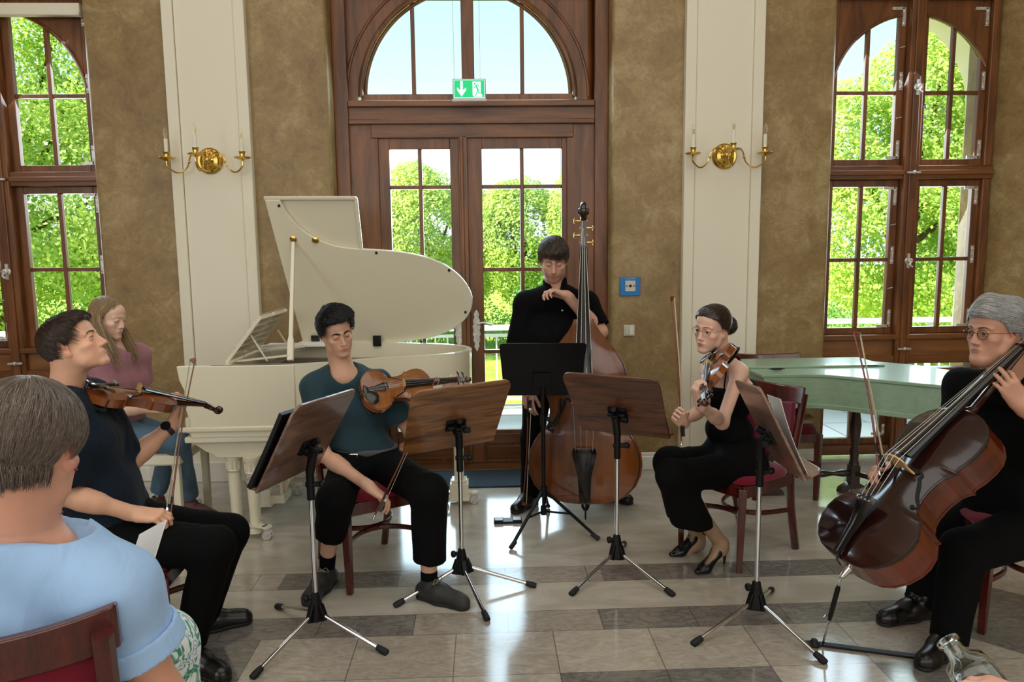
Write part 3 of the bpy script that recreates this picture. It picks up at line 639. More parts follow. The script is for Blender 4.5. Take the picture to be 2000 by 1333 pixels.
def bow(name, a, b, hairdir, label, L=.745, kind='violin'):
    """a = frog end (button), b = tip; hairdir points from stick to hair"""
    a, b = V(a), V(b); d = (b-a).normalized(); b = a+d*L; hd = (V(hairdir)-d*V(hairdir).dot(d)).normalized(); root = empty(name, M=frame(a, d, hd.cross(d)*-1, hd), label=label, cat='bow')
    k = 1.0 if kind == 'violin' else 1.25
    m = MB(); pts = [(x*L, 0, .010*k*math.sin(PI*min(1, max(0, (x-.05)/.93)))+.0) for x in np.linspace(0, 1, 26)]; m.tube(pts, [.0043*k-.0017*k*i/25 for i in range(26)], 8)
    m.build('stick', M['bowstick'], root)
    h = MB(); h.prism([(-.004, -.003), (.006, -.003), (.009, .006), (.004, .022*k), (-.002, .023*k), (-.010, .013), (-.018, .004), (-.018, 0)], (L-.004, .004, 0), (1, 0, 0), (0, 0, 1), -.0 or .008, 0); h.build('tip', M['bowstick'], root, bevel=.001)
    f = MB(); f.box((.055, 0, .012*k), (.048, .011*k, .018*k)); f.build('frog', M['ebony'], root, bevel=.002)
    f = MB(); f.lathe([(.0045*k, -.012), (.005*k, -.01), (.005*k, .004), (.0045*k, .006)], (0, 0, 0), (1, 0, 0), 10); f.box((.085, 0, .016*k), (.012, .0125*k, .007*k)); f.build('silver_fittings', M['chrome'], root)
    f = MB(); f.tube([(.088, 0, .004), (.135, 0, .005)], .0046*k, 8); f.build('grip', M['black'], root)
    r = MB(); r.beam((.085, 0, .0195*k), (L-.004, 0, .0205*k), .0095*k, .0012); r.build('hair_ribbon', M['horsehair'], root)
    return root
# ---------------------------------------------------------------- wooden-desk orchestra stand
def walnut(nm, c1, c2): return woodmat(nm, c1, c2, .33, 2.4, 'X', coat=.35, bump=.04, dist=6, ring=9)
def stand(name, foot, DM, label, wood, legs_ang, dw=.50, dh=.355, h_leg=.115, legL=.30, clampz=-.04):
    """foot: point on floor; DM: desk matrix (x width, y up the desk, z = back side seen by the audience)"""
    root = empty(name, foot, label=label, cat='music stand'); I = Matrix.Translation(-V(foot)); fx, fy = 0, 0
    top = I @ (DM @ V((0, clampz, .0))); back = I @ (DM @ V((0, clampz, .05)))
    D = I @ DM
    # desk: rounded board
    r = .045; pts = []
    for cx_, cy_, a0 in ((dw/2-r, dh/2-r, 0), (-dw/2+r, dh/2-r, 90)):
        for i in range(7): a = math.radians(a0+15*i); pts.append((cx_+r*math.cos(a), cy_+r*math.sin(a)))
    pts += [(-dw/2+.012, -dh/2), (dw/2-.012, -dh/2)]
    m = MB(); m.prism(pts, (0, 0, -.006), (1, 0, 0), (0, 1, 0), .012); o = m.build('desk', wood, root, bevel=.003); o.matrix_local = D
    lg = []; r2 = .03
    for cx_, cy_, a0 in ((dw/2-r2, -.075+r2, 270), (dw/2-r2, -.0-r2+.0, 0)): pass
    m = MB(); m.prism([(-dw/2+.02, 0), (-dw/2, .02), (-dw/2+.012, .055), (-dw/2+.05, .072), (dw/2-.05, .072), (dw/2-.012, .055), (dw/2, .02), (dw/2-.02, 0)], (0, -dh/2+.004, -.004), (1, 0, 0), (0, 0, -1), .012)
    o = m.build('ledge', wood, root, bevel=.003); o.matrix_local = D
    # clamp on the back
    m = MB(); m.box((0, clampz, .012), (.095, .06, .018)); m.box((0, clampz-.005, .035), (.035, .05, .05)); m.tube([(0, clampz+.02, .02), (0, clampz+.055, .045)], .014, 10)
    m.tube([(-.045, clampz, .03), (.045, clampz, .03)], .011, 10); m.tube([(.03, clampz-.01, .045), (.062, clampz-.01, .05)], .014, 10)
    o = m.build('clamp', M['black'], root, bevel=.002); o.matrix_local = D
    tp = V((0, 0, back.z-.09)); m = MB(); m.tube([back, (back+tp)/2+V((0, 0, .015)), tp], [.017, .018, .019], 12); m.tube([tp, tp-V((0, 0, .115))], .0165, 14); m.tube([tp-V((.02, 0, .05)), tp-V((-.045, 0, .05))], .011, 10); m.ball(tp-V((-.048, 0, .05)), .016, 10, 6)
    m.build('upper_tube', M['black'], root, bevel=.0015)
    m = MB(); m.tube([(0, 0, .1), (0, 0, tp.z-.1)], .0105, 14); m.build('pole', M['chrome'], root)
    # hub
    hz = h_leg; m = MB(); m.lathe([(.012, .085), (.018, .08), (.022, .06), (.036, .0), (.041, -.03), (.034, -.04), (.0, -.04)], (0, 0, hz+.0), (0, 0, 1), 6); m.lathe([(.010, 0), (.010, .03), (.017, .032), (.017, .048), (.008, .052)], (0, 0, hz+.06), (-1, -.25, 0), 12)
    for a in legs_ang: ca, sa = math.cos(a), math.sin(a); m.beam((ca*.018, sa*.018, hz+.03), (ca*.045, sa*.045, hz-.035), .024, .03)
    m.build('hub', M['black'], root, bevel=.003)
    for a in legs_ang:
        ca, sa = math.cos(a), math.sin(a); p0 = V((ca*.03, sa*.03, hz-.01)); p1 = V((ca*legL, sa*legL, .016)); m = MB(); m.tube([p0, p1], .0088, 12); lg_ = m.build('leg', M['chrome'], root)
        d = (p1-p0).normalized(); m = MB(); m.tube([p1-d*.022, p1+d*.012, p1+d*.03], [.0125, .015, .0135], 12); m.build('rubber_foot', M['rubber'], lg_)
    return root
# ---------------------------------------------------------------- mahogany chair with burgundy upholstery
M['mahogany'] = woodmat('dark_mahogany', '5c1f16', '35100c', .25, 3, 'Z', coat=.4, bump=.02); M['burgundy'] = cloth('burgundy_velvet', '6e1226', sheen=.8, bump=.3)
def chair(loc, yaw, label, name='dining_chair', group=None):
    """faces local +y"""
    root = empty(name, M=Matrix.Translation(loc) @ Matrix.Rotation(yaw, 4, 'Z'), label=label, cat='chair', group=group); mh = M['mahogany']
    for sx in (-1, 1):
        m = MB(); m.beam((sx*.195, .205, 0), (sx*.20, .20, .435), .028, .028, w2=.042, h2=.042); m.build('leg', mh, root, bevel=.003)
        m = MB(); pts = bez([(sx*.18, -.285, 0), (sx*.185, -.225, .25), (sx*.19, -.205, .45), (sx*.198, -.225, .62), (sx*.205, -.275, .86)], 5); n = len(pts)
        m.tube(pts, [(.019, .024)]*n, 8, flat=(1, 0, 0)); m.build('leg', mh, root)
    m = MB(); 
    for a, b in (((-.19, .2), (.19, .2)), ((-.185, -.2), (.185, -.2)), ((-.195, -.2), (-.2, .2)), ((.195, -.2), (.2, .2))): m.beam((a[0], a[1], .412), (b[0], b[1], .412), .022, .06)
    m.build('seat_frame', mh, root, bevel=.003)
    S_ = []; m = MB(); N = 24; r0 = [(.0, .492), (.1, .491), (.17, .485), (.2, .474), (.215, .458), (.216, .445), (.2, .442)]
    vs_ = []
    for r, z in r0:
        for j in range(N):
            a = 2*PI*j/N; ca, sa = math.cos(a), math.sin(a); q = (abs(ca)**4+abs(sa)**4)**(-.25); vs_.append((r*ca*q*1.02, r*sa*q, z))
    m.add(vs_, [(i*N+j, i*N+(j+1) % N, (i+1)*N+(j+1) % N, (i+1)*N+j) for i in range(1, len(r0)-1) for j in range(N)]+[tuple(range(N, 2*N)), tuple(range(len(r0)*N-1, (len(r0)-1)*N-1, -1))]); m.build('seat', M['burgundy'], root, autos=60)
    # curved top rail and upholstered panel
    def arc(z0, z1, t, ext, y0, dy): 
        m = MB(); n = 14; vs_ = []
        for i in range(n+1):
            f = -1+2*i/n; x = f*ext; yc = y0-dy*(1-f*f); 
            for zz, tt in ((z0+.012*(f*f), 0), (z1+.018*f*f, -.018)):
                for s_ in (-1, 1): vs_.append((x, yc+tt+s_*t/2, zz))
        fs = [(0, 1, 3, 2), tuple(n*4+q for q in (2, 3, 1, 0))]
        for i in range(n): a, b = i*4, i*4+4; fs += [(a, b, b+1, a+1), (a+2, a+3, b+3, b+2), (a, a+2, b+2, b), (a+1, b+1, b+3, a+3)]
        m.add(vs_, fs); return m
    arc(.80, .885, .022, .225, -.232, .05).build('top_rail', mh, root, bevel=.005, autos=50)
    arc(.50, .80, .030, .185, -.205, .045).build('backrest', M['burgundy'], root, bevel=.008, autos=50)
    m = MB(); m.tube([(-.185, -.21, .235), (-.13, -.06, .235), (0, .0, .235), (.13, -.06, .235), (.185, -.21, .235)], [(.009, .014)]*5, 8, flat=(0, 0, 1)); m2 = bez([(-.185, -.215, .235), (-.12, -.04, .235), (0, .02, .235), (.12, -.04, .235), (.185, -.215, .235)], 6)
    m = MB(); m.tube(m2, [(.014, .009)]*len(m2), 8, flat=(0, 0, 1)); m3 = bez([(-.195, .19, .235), (-.1, .08, .235), (0, .045, .235), (.1, .08, .235), (.195, .19, .235)], 6); m.tube(m3, [(.014, .009)]*len(m3), 8, flat=(0, 0, 1)); m.build('stretcher', mh, root)
    return root
# ---------------------------------------------------------------- floor
YR = [(-9, 0), (2.45, 3), (2.625, 0), (2.94, 1), (3.12, 2), (3.40, 1), (3.58, 2)]
def floor_mat():
    k = Mt('marble_floor'); tc = k.n('TexCoord'); sp = k.n('SeparateXYZ'); k.l(tc.outputs['Object'], sp.inputs[0])
    X, Yc = sp.outputs['X'], sp.outputs['Y']
    def math_(op, a, b=None, c=None):
        q = k.n('Math', operation=op)
        for i, v in enumerate((a, b, c)):
            if v is None: continue
            if isinstance(v, (int, float)): q.inputs[i].default_value = v
            else: k.l(v, q.inputs[i])
        return q.outputs[0]
    n1 = k.n('TexNoise', Scale=2.2, Detail=9, Roughness=.6, Distortion=1.0); n2 = k.n('TexNoise', Scale=9, Detail=8, Roughness=.65, Distortion=2.5)
    mp = k.n('Mapping'); mp.inputs['Scale'].default_value = (1, 2.4, 1); mp.inputs['Rotation'].default_value = (0, 0, .5); k.l(tc.outputs['Object'], mp.inputs[0])
    k.l(mp.outputs[0], n1.inputs[0]); k.l(mp.outputs[0], n2.inputs[0])
    # cell index along x (0.413 m tiles, dark strips shifted by half a tile)
    def seam(off, w=.413):
        t = math_('DIVIDE', math_('SUBTRACT', X, off), w); fr = math_('FRACT', t); d = math_('MINIMUM', fr, math_('SUBTRACT', 1.0, fr)); return math_('LESS_THAN', d, .0055), math_('FLOOR', t)
    sA, iA = seam(.268); sB, iB = seam(.487+.006)
    def band(a, b): return math_('MULTIPLY', math_('GREATER_THAN', Yc, a), math_('LESS_THAN', Yc, b))
    b3 = band(2.455, 2.625); bt = band(2.625, 2.94); b2 = band(2.94, 3.12); bb = band(3.12, 3.40); b1 = band(3.40, 3.58)
    low = math_('LESS_THAN', Yc, 2.455)
    def tilecol(i, s):
        wn = k.n('TexWhiteNoise', noise_dimensions='2D'); cb = k.n('CombineXYZ'); k.l(i, cb.inputs[0]); cb.inputs[1].default_value = s; k.l(cb.outputs[0], wn.inputs[0]); return wn.outputs[0]
    def mix(f, a, b):
        q = k.n('Mix', data_type='RGBA')
        for i, v in ((0, f), (6, a), (7, b)):
            if isinstance(v, (int, float)): q.inputs[i].default_value = v
            elif isinstance(v, tuple): q.inputs[i].default_value = (*v, 1)
            else: k.l(v, q.inputs[i])
        return q.outputs[2]
    def ramp(src, c1, c2, p=(.36, .64)):
        q = k.n('ValToRGB'); k.l(src, q.inputs[0]); q.color_ramp.elements[0].color = (*srgb(c1), 1); q.color_ramp.elements[1].color = (*srgb(c2), 1)
        q.color_ramp.elements[0].position, q.color_ramp.elements[1].position = p; return q.outputs[0]
    beige = ramp(n1.outputs[0], 'aca393', 'c2baac'); beige2 = ramp(n2.outputs[0], 'a3988a', 'bcb2a2')
    grey = ramp(n2.outputs[0], '57534f', '8b857d', (.3, .7)); taupe = ramp(n2.outputs[0], '857a6e', 'a2978a')
    rB = tilecol(iB, 3.0); rA = tilecol(iA, 5.0); rC = tilecol(iB, 11.0)
    # dark strips: mostly grey at both sides, taupe in the middle
    midB = band(-9, 99)
    inmid = math_('MULTIPLY', math_('GREATER_THAN', X, -.33), math_('LESS_THAN', X, .487))
    inmid1 = math_('MULTIPLY', math_('GREATER_THAN', X, -.45), math_('LESS_THAN', X, .566))
    strip2 = mix(math_('MULTIPLY_ADD', rB, .35, 0.0), grey, taupe); strip2 = mix(inmid, strip2, mix(.25, taupe, beige2))
    strip1 = mix(math_('MULTIPLY_ADD', rC, .2, 0.0), grey, taupe); strip1 = mix(inmid1, strip1, mix(.3, taupe, beige2))
    strip1 = mix(math_('LESS_THAN', X, -1.035), strip1, mix(.6, taupe, beige2))
    tiles = mix(math_('MULTIPLY', rA, .6), beige2, taupe)
    tiles = mix(math_('LESS_THAN', X, -.97), tiles, grey)
    strip3 = mix(math_('GREATER_THAN', rA, .45), grey, beige2)
    col = beige
    for f, c in ((b1, strip1), (bb, beige), (b2, strip2), (bt, tiles), (b3, strip3)): col = mix(f, col, c)
    col = mix(low, col, tiles)
    # right hand side: broad grey diamond
    dx = math_('ABSOLUTE', math_('SUBTRACT', X, 2.35)); dy = math_('ABSOLUTE', math_('SUBTRACT', Yc, 2.85))
    dia = math_('MULTIPLY', math_('LESS_THAN', math_('ADD', dx, math_('MULTIPLY', dy, 1.0)), .42), math_('GREATER_THAN', X, 1.9))
    dx2 = math_('ABSOLUTE', math_('SUBTRACT', X, 3.1)); dy2 = math_('ABSOLUTE', math_('SUBTRACT', Yc, 3.6))
    dia2 = math_('LESS_THAN', math_('ADD', dx2, dy2), .42)
    right = math_('GREATER_THAN', X, 1.93)
    col = mix(math_('MULTIPLY', right, math_('LESS_THAN', Yc, 3.58)), col, beige2)
    col = mix(dia, col, grey); col = mix(dia2, col, grey)
    # joints
    hl = None
    for yy in (2.455, 2.625, 2.94, 3.12, 3.40, 3.58):
        q = math_('LESS_THAN', math_('ABSOLUTE', math_('SUBTRACT', Yc, yy)), .0018); hl = q if hl is None else math_('MAXIMUM', hl, q)
    jA = math_('MULTIPLY', sA, math_('MAXIMUM', bt, math_('MAXIMUM', low, b3))); jB = math_('MULTIPLY', sB, math_('MAXIMUM', b2, b1))
    j = math_('MAXIMUM', hl, math_('MAXIMUM', jA, jB)); col = mix(math_('MULTIPLY', j, .7), col, srgb('4a423a'))
    k.l(col, k.b.inputs['Base Color'])
    rr = k.n('MapRange'); k.l(n2.outputs[0], rr.inputs[0]); rr.inputs['To Min'].default_value = .06; rr.inputs['To Max'].default_value = .17; k.l(rr.outputs[0], k.b.inputs['Roughness'])
    bp = k.n('Bump', Strength=.04, Distance=.01); k.l(n1.outputs[0], bp.inputs['Height']); k.l(bp.outputs[0], k.b.inputs['Normal'])
    k.b.inputs['Specular IOR Level'].default_value = .85
    return k.m
WY = 5.22                      # inner face of the window wall
XR, XL, YB, ZC = 5.0, -5.6, -4.1, 5.6
fl = MB().span((XL-.2, YB-.2, -.1), (XR+.4, WY+.28, 0)).build('floor', floor_mat(), autos=0); struct(fl)
struct(MB().span((XL, YB, ZC), (XR+.3, WY+.4, ZC+.15)).build('ceiling', M['white_wall'], autos=0))
# ---------------------------------------------------------------- window wall: masonry piers and head with openings
WIN_L = (-4.02, -2.68); DOOR = (-1.05, .912); WIN_R = (2.497, 3.78)
HEAD = 3.62
wb = MB(); T = .5
def pier(x0, x1):
    # rounded inner corners
    r = .035; pts = []
    for cx, cy, a0 in ((x0+r, WY+r, 180), (x1-r, WY+r, 270)):
        for i in range(7):
            a = math.radians(a0+15*i); pts.append((cx+r*math.cos(a), cy+r*math.sin(a)))
    pts += [(x1, WY+T), (x0, WY+T)]
    wb.prism([(p[0], p[1]) for p in pts], (0, 0, 0), (1, 0, 0), (0, 1, 0), ZC)
pier(XL, WIN_L[0]); pier(WIN_L[1], DOOR[0]); pier(DOOR[1], WIN_R[0])
for a, b in (WIN_L, DOOR, WIN_R): wb.span((a-.01, WY+.02, HEAD), (b+.01, WY+T, ZC))
struct(wb.build('wall_back', M['plaster'], autos=40))
# right: pier then the wall turns towards the room
wr = MB(); wr.prism([(3.78, WY+T), (3.78, WY+.20), (3.93, WY-.02), (4.55, WY-.9), (5.0, WY-1.3), (5.3, WY-1.3), (5.3, WY+T)], (0, 0, 0), (1, 0, 0), (0, 1, 0), ZC)
struct(wr.build('wall_right_corner', M['plaster'], autos=40))
struct(MB().span((XR, YB, 0), (XR+.3, WY-1.3, ZC)).build('wall_right', M['plaster'], autos=0))
struct(MB().span((XL-.3, YB, 0), (XL, WY+T, ZC)).build('wall_left', M['plaster'], autos=0))
struct(MB().span((XL-.3, YB-.3, 0), (XR+.3, YB, ZC)).build('wall_rear', M['white_wall'], autos=0))
# outer leaf of the wall, cream render, with arched openings (seen as bright reveals through the panes)
def arch_head(x0, x1, zs, y0, y1, ztop, n=20):
    cx = (x0+x1)/2; r = (x1-x0)/2; m = MB()
    ins = [(cx-r*math.cos(PI*i/n), zs+r*math.sin(PI*i/n)) for i in range(n+1)]
    for i in range(n):
        a, b = ins[i], ins[i+1]
        vs_ = [(p[0], y, z) for y in (y0, y1) for p, z in ((a, a[1]), (b, b[1]), (b, ztop), (a, ztop))]
        m.add(vs_, [(0, 1, 2, 3), (7, 6, 5, 4), (0, 4, 5, 1), (3, 2, 6, 7)], 0, False)
    return m
ow = MB(); Y0, Y1 = WY+T, WY+T+.28
cuts = []
for (a, b), cxw, rr, zs in ((WIN_L, -3.42, .68, 2.78), (DOOR, -.10, .85, 2.80), (WIN_R, 3.22, .74, 2.74)):
    cuts.append((cxw-rr, cxw+rr, zs))
xs = [XL-.3]+[q for c_ in cuts for q in c_[:2]]+[XR+.4]
for i in range(0, len(xs), 2): ow.span((xs[i], Y0, -.1), (xs[i+1], Y1, ZC))
for a, b, zs in cuts:
    h_ = arch_head(a, b, zs, Y0, Y1, 3.7); ow.add(h_.v, h_.f, 0, False); ow.span((a, Y0, 3.7), (b, Y1, ZC))
struct(ow.build('wall_outer', M['ext_white'], autos=0))
# pilasters
for i, (a, b) in enumerate(((-2.132, -1.585), (1.415, 1.966))):
    m = MB(); f = .075; y = WY-.012
    m.span((a, WY-.055, 0), (a+f, WY+.01, ZC)); m.span((b-f, WY-.055, 0), (b, WY+.01, ZC))
    m.span((a+f, WY-.04, 0), (b-f, WY+.01, ZC))
    struct(m.build('trim_%d' % (i+1), M['white_wall'], bevel=.006))
# baseboards: plain plinth blocks between the openings
def baseboard(nm, a, b):
    m = MB(); m.span((a, WY-.02, 0), (b, WY+.01, .13)); m.span((a, WY-.028, .0), (b, WY+.01, .105)); struct(m.build(nm, M['white_stone'], bevel=.006))
baseboard('baseboard_far_left', XL, -4.03); baseboard('baseboard_left', -2.66, -2.134); baseboard('baseboard_left_middle', -1.583, -1.06)
baseboard('baseboard_right_middle', .925, 1.413); baseboard('baseboard_right', 1.968, 2.49)
for i, (a, b) in enumerate(((-2.15, -1.565), (1.395, 1.985))):
    struct(MB().span((a, WY-.085, 0), (b, WY+.01, .15)).build('baseboard_pilaster_%d' % (i+1), M['white_stone'], bevel=.008))
# ---------------------------------------------------------------- casement windows
FY = WY+.16                    # inner face of the window frames
def glass_pane(m, x0, x1, z0, z1, y): m.add([(x0, y, z0), (x1, y, z0), (x1, y, z1), (x0, y, z1)], [(0, 1, 2, 3)], 0, False)
def arched_panel(x0, x1, zb, zt, cx, r, zs, y0, y1):
    """board x0..x1 zb..zt with an arch of radius r cut out of it"""
    m = MB(); n = 28; pts = []
    for i in range(n+1):
        x = x0+(x1-x0)*i/n; d = r*r-(x-cx)**2; z = zs+math.sqrt(d) if d > 0 else zb
        pts.append((x, max(zb, z)))
    for i in range(n):
        a, b = pts[i], pts[i+1]
        if a[1] >= zt and b[1] >= zt: continue
        vs_ = [(p[0], y, z) for y in (y0, y1) for p, z in ((a, a[1]), (b, b[1]), (b, zt), (a, zt))]
        m.add(vs_, [(0, 1, 2, 3), (7, 6, 5, 4), (0, 4, 5, 1), (3, 2, 6, 7)], 0, False)
    m.span((x1-.001, y0, zb), (x1, y1, zt)); return m
def hinge_fit(m, x, z, y, L=.13, corner=None):
    m.box((x, y-.004, z), (.022, .01, L)); 
    for s in (-1, 1): m.lathe([(.013, 0), (.013, .006), (.005, .009)], (x, y-.006, z+s*L*.33), (0, -1, 0), 10)
    if corner: m.box((x+corner[0]*.045, y-.004, z+corner[1]*L*.45), (.09, .01, .02))
def window(nm, x0, x1, mull, arch_c, arch_r, nmh):
    root = empty(nm, (0, 0, 0)); struct(root); y = FY
    fr = MB(); fr.span((x0, y, .03), (x0+.05, y+.1, HEAD)); fr.span((x1-.06, y, .03), (x1, y+.1, HEAD)); fr.build('window_frame', M['frame'], root, bevel=.006)
    ms = MB(); ms.span((mull-.055, y-.03, .03), (mull+.055, y+.1, HEAD)); ms.span((mull-.025, y-.045, .03), (mull+.025, y-.02, HEAD)); ms.build('mullion', M['frame'], root, bevel=.006)
    tr = MB()
    for za, zb in ((.03, .10), (.66, .70), (2.12, 2.22), (3.40, HEAD)): tr.span((x0, y-.012, za), (x1, y+.1, zb))
    tr.span((x0, y-.03, 2.15), (x1, y+.0, 2.185)); tr.span((x0, y-.02, .74), (x1, y+.1, .80)); tr.build('transom', M['frame_h'], root, bevel=.006)
    MB().span((x0, y+.01, .79), (x1, y+.09, .93)).build('sill_panel', M['oak'], root, bevel=.004)
    sl = MB(); sl.span((x0, y-.035, .925), (x1, y+.1, .965)); sl.build('window_sill', M['frame_h'], root, bevel=.008)
    for side, (a, b) in enumerate(((x0+.05, mull-.055), (mull+.055, x1-.06))):
        # stiles next to the mullion are wider
        for (za, zb, kind) in ((2.22, 3.40, 'upper'), (.965, 2.12, 'middle'), (.10, .66, 'lower')):
            sw = .055; sa = MB(); yy = y+.035
            sa.span((a, yy, za), (a+sw, yy+.045, zb)); sa.span((b-sw, yy, za), (b, yy+.045, zb)); sa.span((a+sw, yy+.0005, za), (b-sw, yy+.0445, za+.05)); sa.span((a+sw, yy+.0005, zb-.05), (b-sw, yy+.0445, zb))
            ia, ib, iz, jz = a+sw, b-sw, za+.05, zb-.05
            mid = (ia+ib)/2
            sa.span((mid-.014, yy+.005, iz), (mid+.014, yy+.04, jz))
            if kind == 'upper': sa.span((ia, yy+.008, 2.735), (mid-.013, yy+.038, 2.763)); sa.span((mid+.013, yy+.008, 2.735), (ib, yy+.038, 2.763))
            if kind == 'middle': sa.span((ia, yy+.008, 1.515), (mid-.013, yy+.038, 1.543)); sa.span((mid+.013, yy+.008, 1.515), (ib, yy+.038, 1.543))
            s = sa.build('window_sash', M['frame'], root, bevel=.004)
            if kind == 'upper':
                pa = arched_panel(ia-.002, ib+.002, 2.77, jz+.002, arch_c, arch_r, 2.70, yy+.0, yy+.04); pa.build('arch_panel', M['frame'], s)
                mo = MB(); pts = [(arch_c+(arch_r+.0)*math.cos(t), yy-.003, 2.70+(arch_r)*math.sin(t)) for t in [PI*i/40 for i in range(41)]]
                pts = [p for p in pts if a-.0 < p[0] < b+.0 and p[2] > 2.77]
                if len(pts) > 2: mo.tube(pts, .012, 8); mo.build('arch_moulding', M['frame'], s)
            g = MB(); glass_pane(g, ia, ib, iz, jz, yy+.03); g.build('pane', M['glass'], s)
            ft = MB(); hx = (b-sw/2) if side == 0 else (b-sw/2)
            for hz in (za+.12, (za+zb)/2+.02, zb-.12): hinge_fit(ft, hx, hz, yy, .13 if zb-za > .8 else .08, (-1, 1 if hz > (za+zb)/2 else -1) if hz != (za+zb)/2+.02 else None)
            if side == 0 and kind != 'lower' : 
                for hz in (za+.35, zb-.33): ft.beam((hx-.02, yy-.006, hz-.004), (hx+.02, yy-.006, hz+.004), .006, .006)
            ft.build('hinge', M['metal_old'], s)
    hd = MB()
    for z in (2.77, 1.52):
        hd.lathe([(.026, 0), (.026, .006), (.012, .01), (.012, .03), (.018, .034), (.014, .045)], (mull, y-.045, z), (0, -1, 0), 16); hd.box((mull, y-.05, z), (.02, .01, .11)); hd.tube([(mull-.0, y-.085, z), (mull-.01, y-.09, z-.03), (mull+.012, y-.09, z-.045)], .007, 8)
    for z in (2.165, .86): hd.box((mull, y-.06, z), (.10, .014, .014)); hd.ball((mull, y-.065, z), .014, 10, 6)
    hd.build('window_handle', M['metal_old'], root)
    return root
window('window_1', WIN_L[0], WIN_L[1], -3.395, -3.40, .63, 0)
window('window_2', WIN_R[0], WIN_R[1], 3.155, 3.15, .60, 0)
# rolled blind housing in the left opening
tag(MB().span((WIN_L[0]+.02, FY-.06, 3.275), (WIN_L[1]-.06, FY-.014, 3.345)).span((WIN_L[0]+.02, FY-.07, 3.262), (WIN_L[1]-.06, FY-.014, 3.282)).build('roller_blind', M['white_wall'], bevel=.006),
    'rolled-up cream white blind across the head of the left window', 'blind')
# ---------------------------------------------------------------- french door with fanlight
DY = WY+.17
root = empty('door_1'); struct(root)
xa, xb = DOOR; cx = -.095
fr = MB(); fr.span((xa-.0, DY-.02, 0), (xa+.10, DY+.12, HEAD)); fr.span((xb-.10, DY-.02, 0), (xb, DY+.12, HEAD))
fr.span((xa+.09, DY+.01, .0), (xa+.30, DY+.11, 2.56)); fr.span((xb-.30, DY+.01, 0), (xb-.09, DY+.11, 2.56)); fr.build('door_frame', M['frame'], root, bevel=.006)
th = MB(); th.span((xa+.09, DY-.0, 2.555), (xb-.09, DY+.11, 2.69)); th.span((xa+.10, DY-.025, 2.535), (xb-.10, DY+.02, 2.57)); th.span((xa+.25, DY, 2.44), (xb-.25, DY+.1, 2.545)); th.span((xa, DY, 3.42), (xb, DY+.12, HEAD))
th.span((xa+.1, DY-.03, 2.655), (xb-.1, DY+.02, 2.70)); th.build('transom', M['frame_h'], root, bevel=.006)
# fanlight
R_ = .77; zs = 2.735
fa = MB(); p = arched_panel(xa+.09, xb-.09, 2.70, 3.60, cx, R_, zs-.0, DY+.04, DY+.09); fa.add(p.v, p.f, 0, False); fa.build('fanlight_panel', M['frame'], root)
mo = MB()
for rr, rad, yo in ((R_, .02, .035), (R_+.10, .012, .04), (R_-.03, .014, .055)):
    mo.tube([(cx+rr*math.cos(PI*i/48), DY+yo, zs+rr*math.sin(PI*i/48)) for i in range(49)], rad, 8)
mo.build('fanlight_moulding', M['frame'], root)
fb = MB(); fb.span((cx-.045, DY+.02, 2.69), (cx+.045, DY+.10, 3.52)); fb.span((cx-.405, DY+.05, 2.72), (cx-.377, DY+.09, zs+math.sqrt(R_**2-.39**2))); fb.span((cx+.377, DY+.05, 2.72), (cx+.405, DY+.09, zs+math.sqrt(R_**2-.39**2)))
fb.span((cx-R_, DY+.04, 2.69), (cx+R_, DY+.1, 2.755)); fb.build('fanlight_bars', M['frame'], root, bevel=.004)
g = MB(); n = 32; g.add([(cx+(R_-.01)*math.cos(PI*i/n), DY+.07, zs+(R_-.01)*math.sin(PI*i/n)) for i in range(n+1)], [tuple(range(n+1))], 0, False); g.build('fanlight_pane', M['glass'], root)
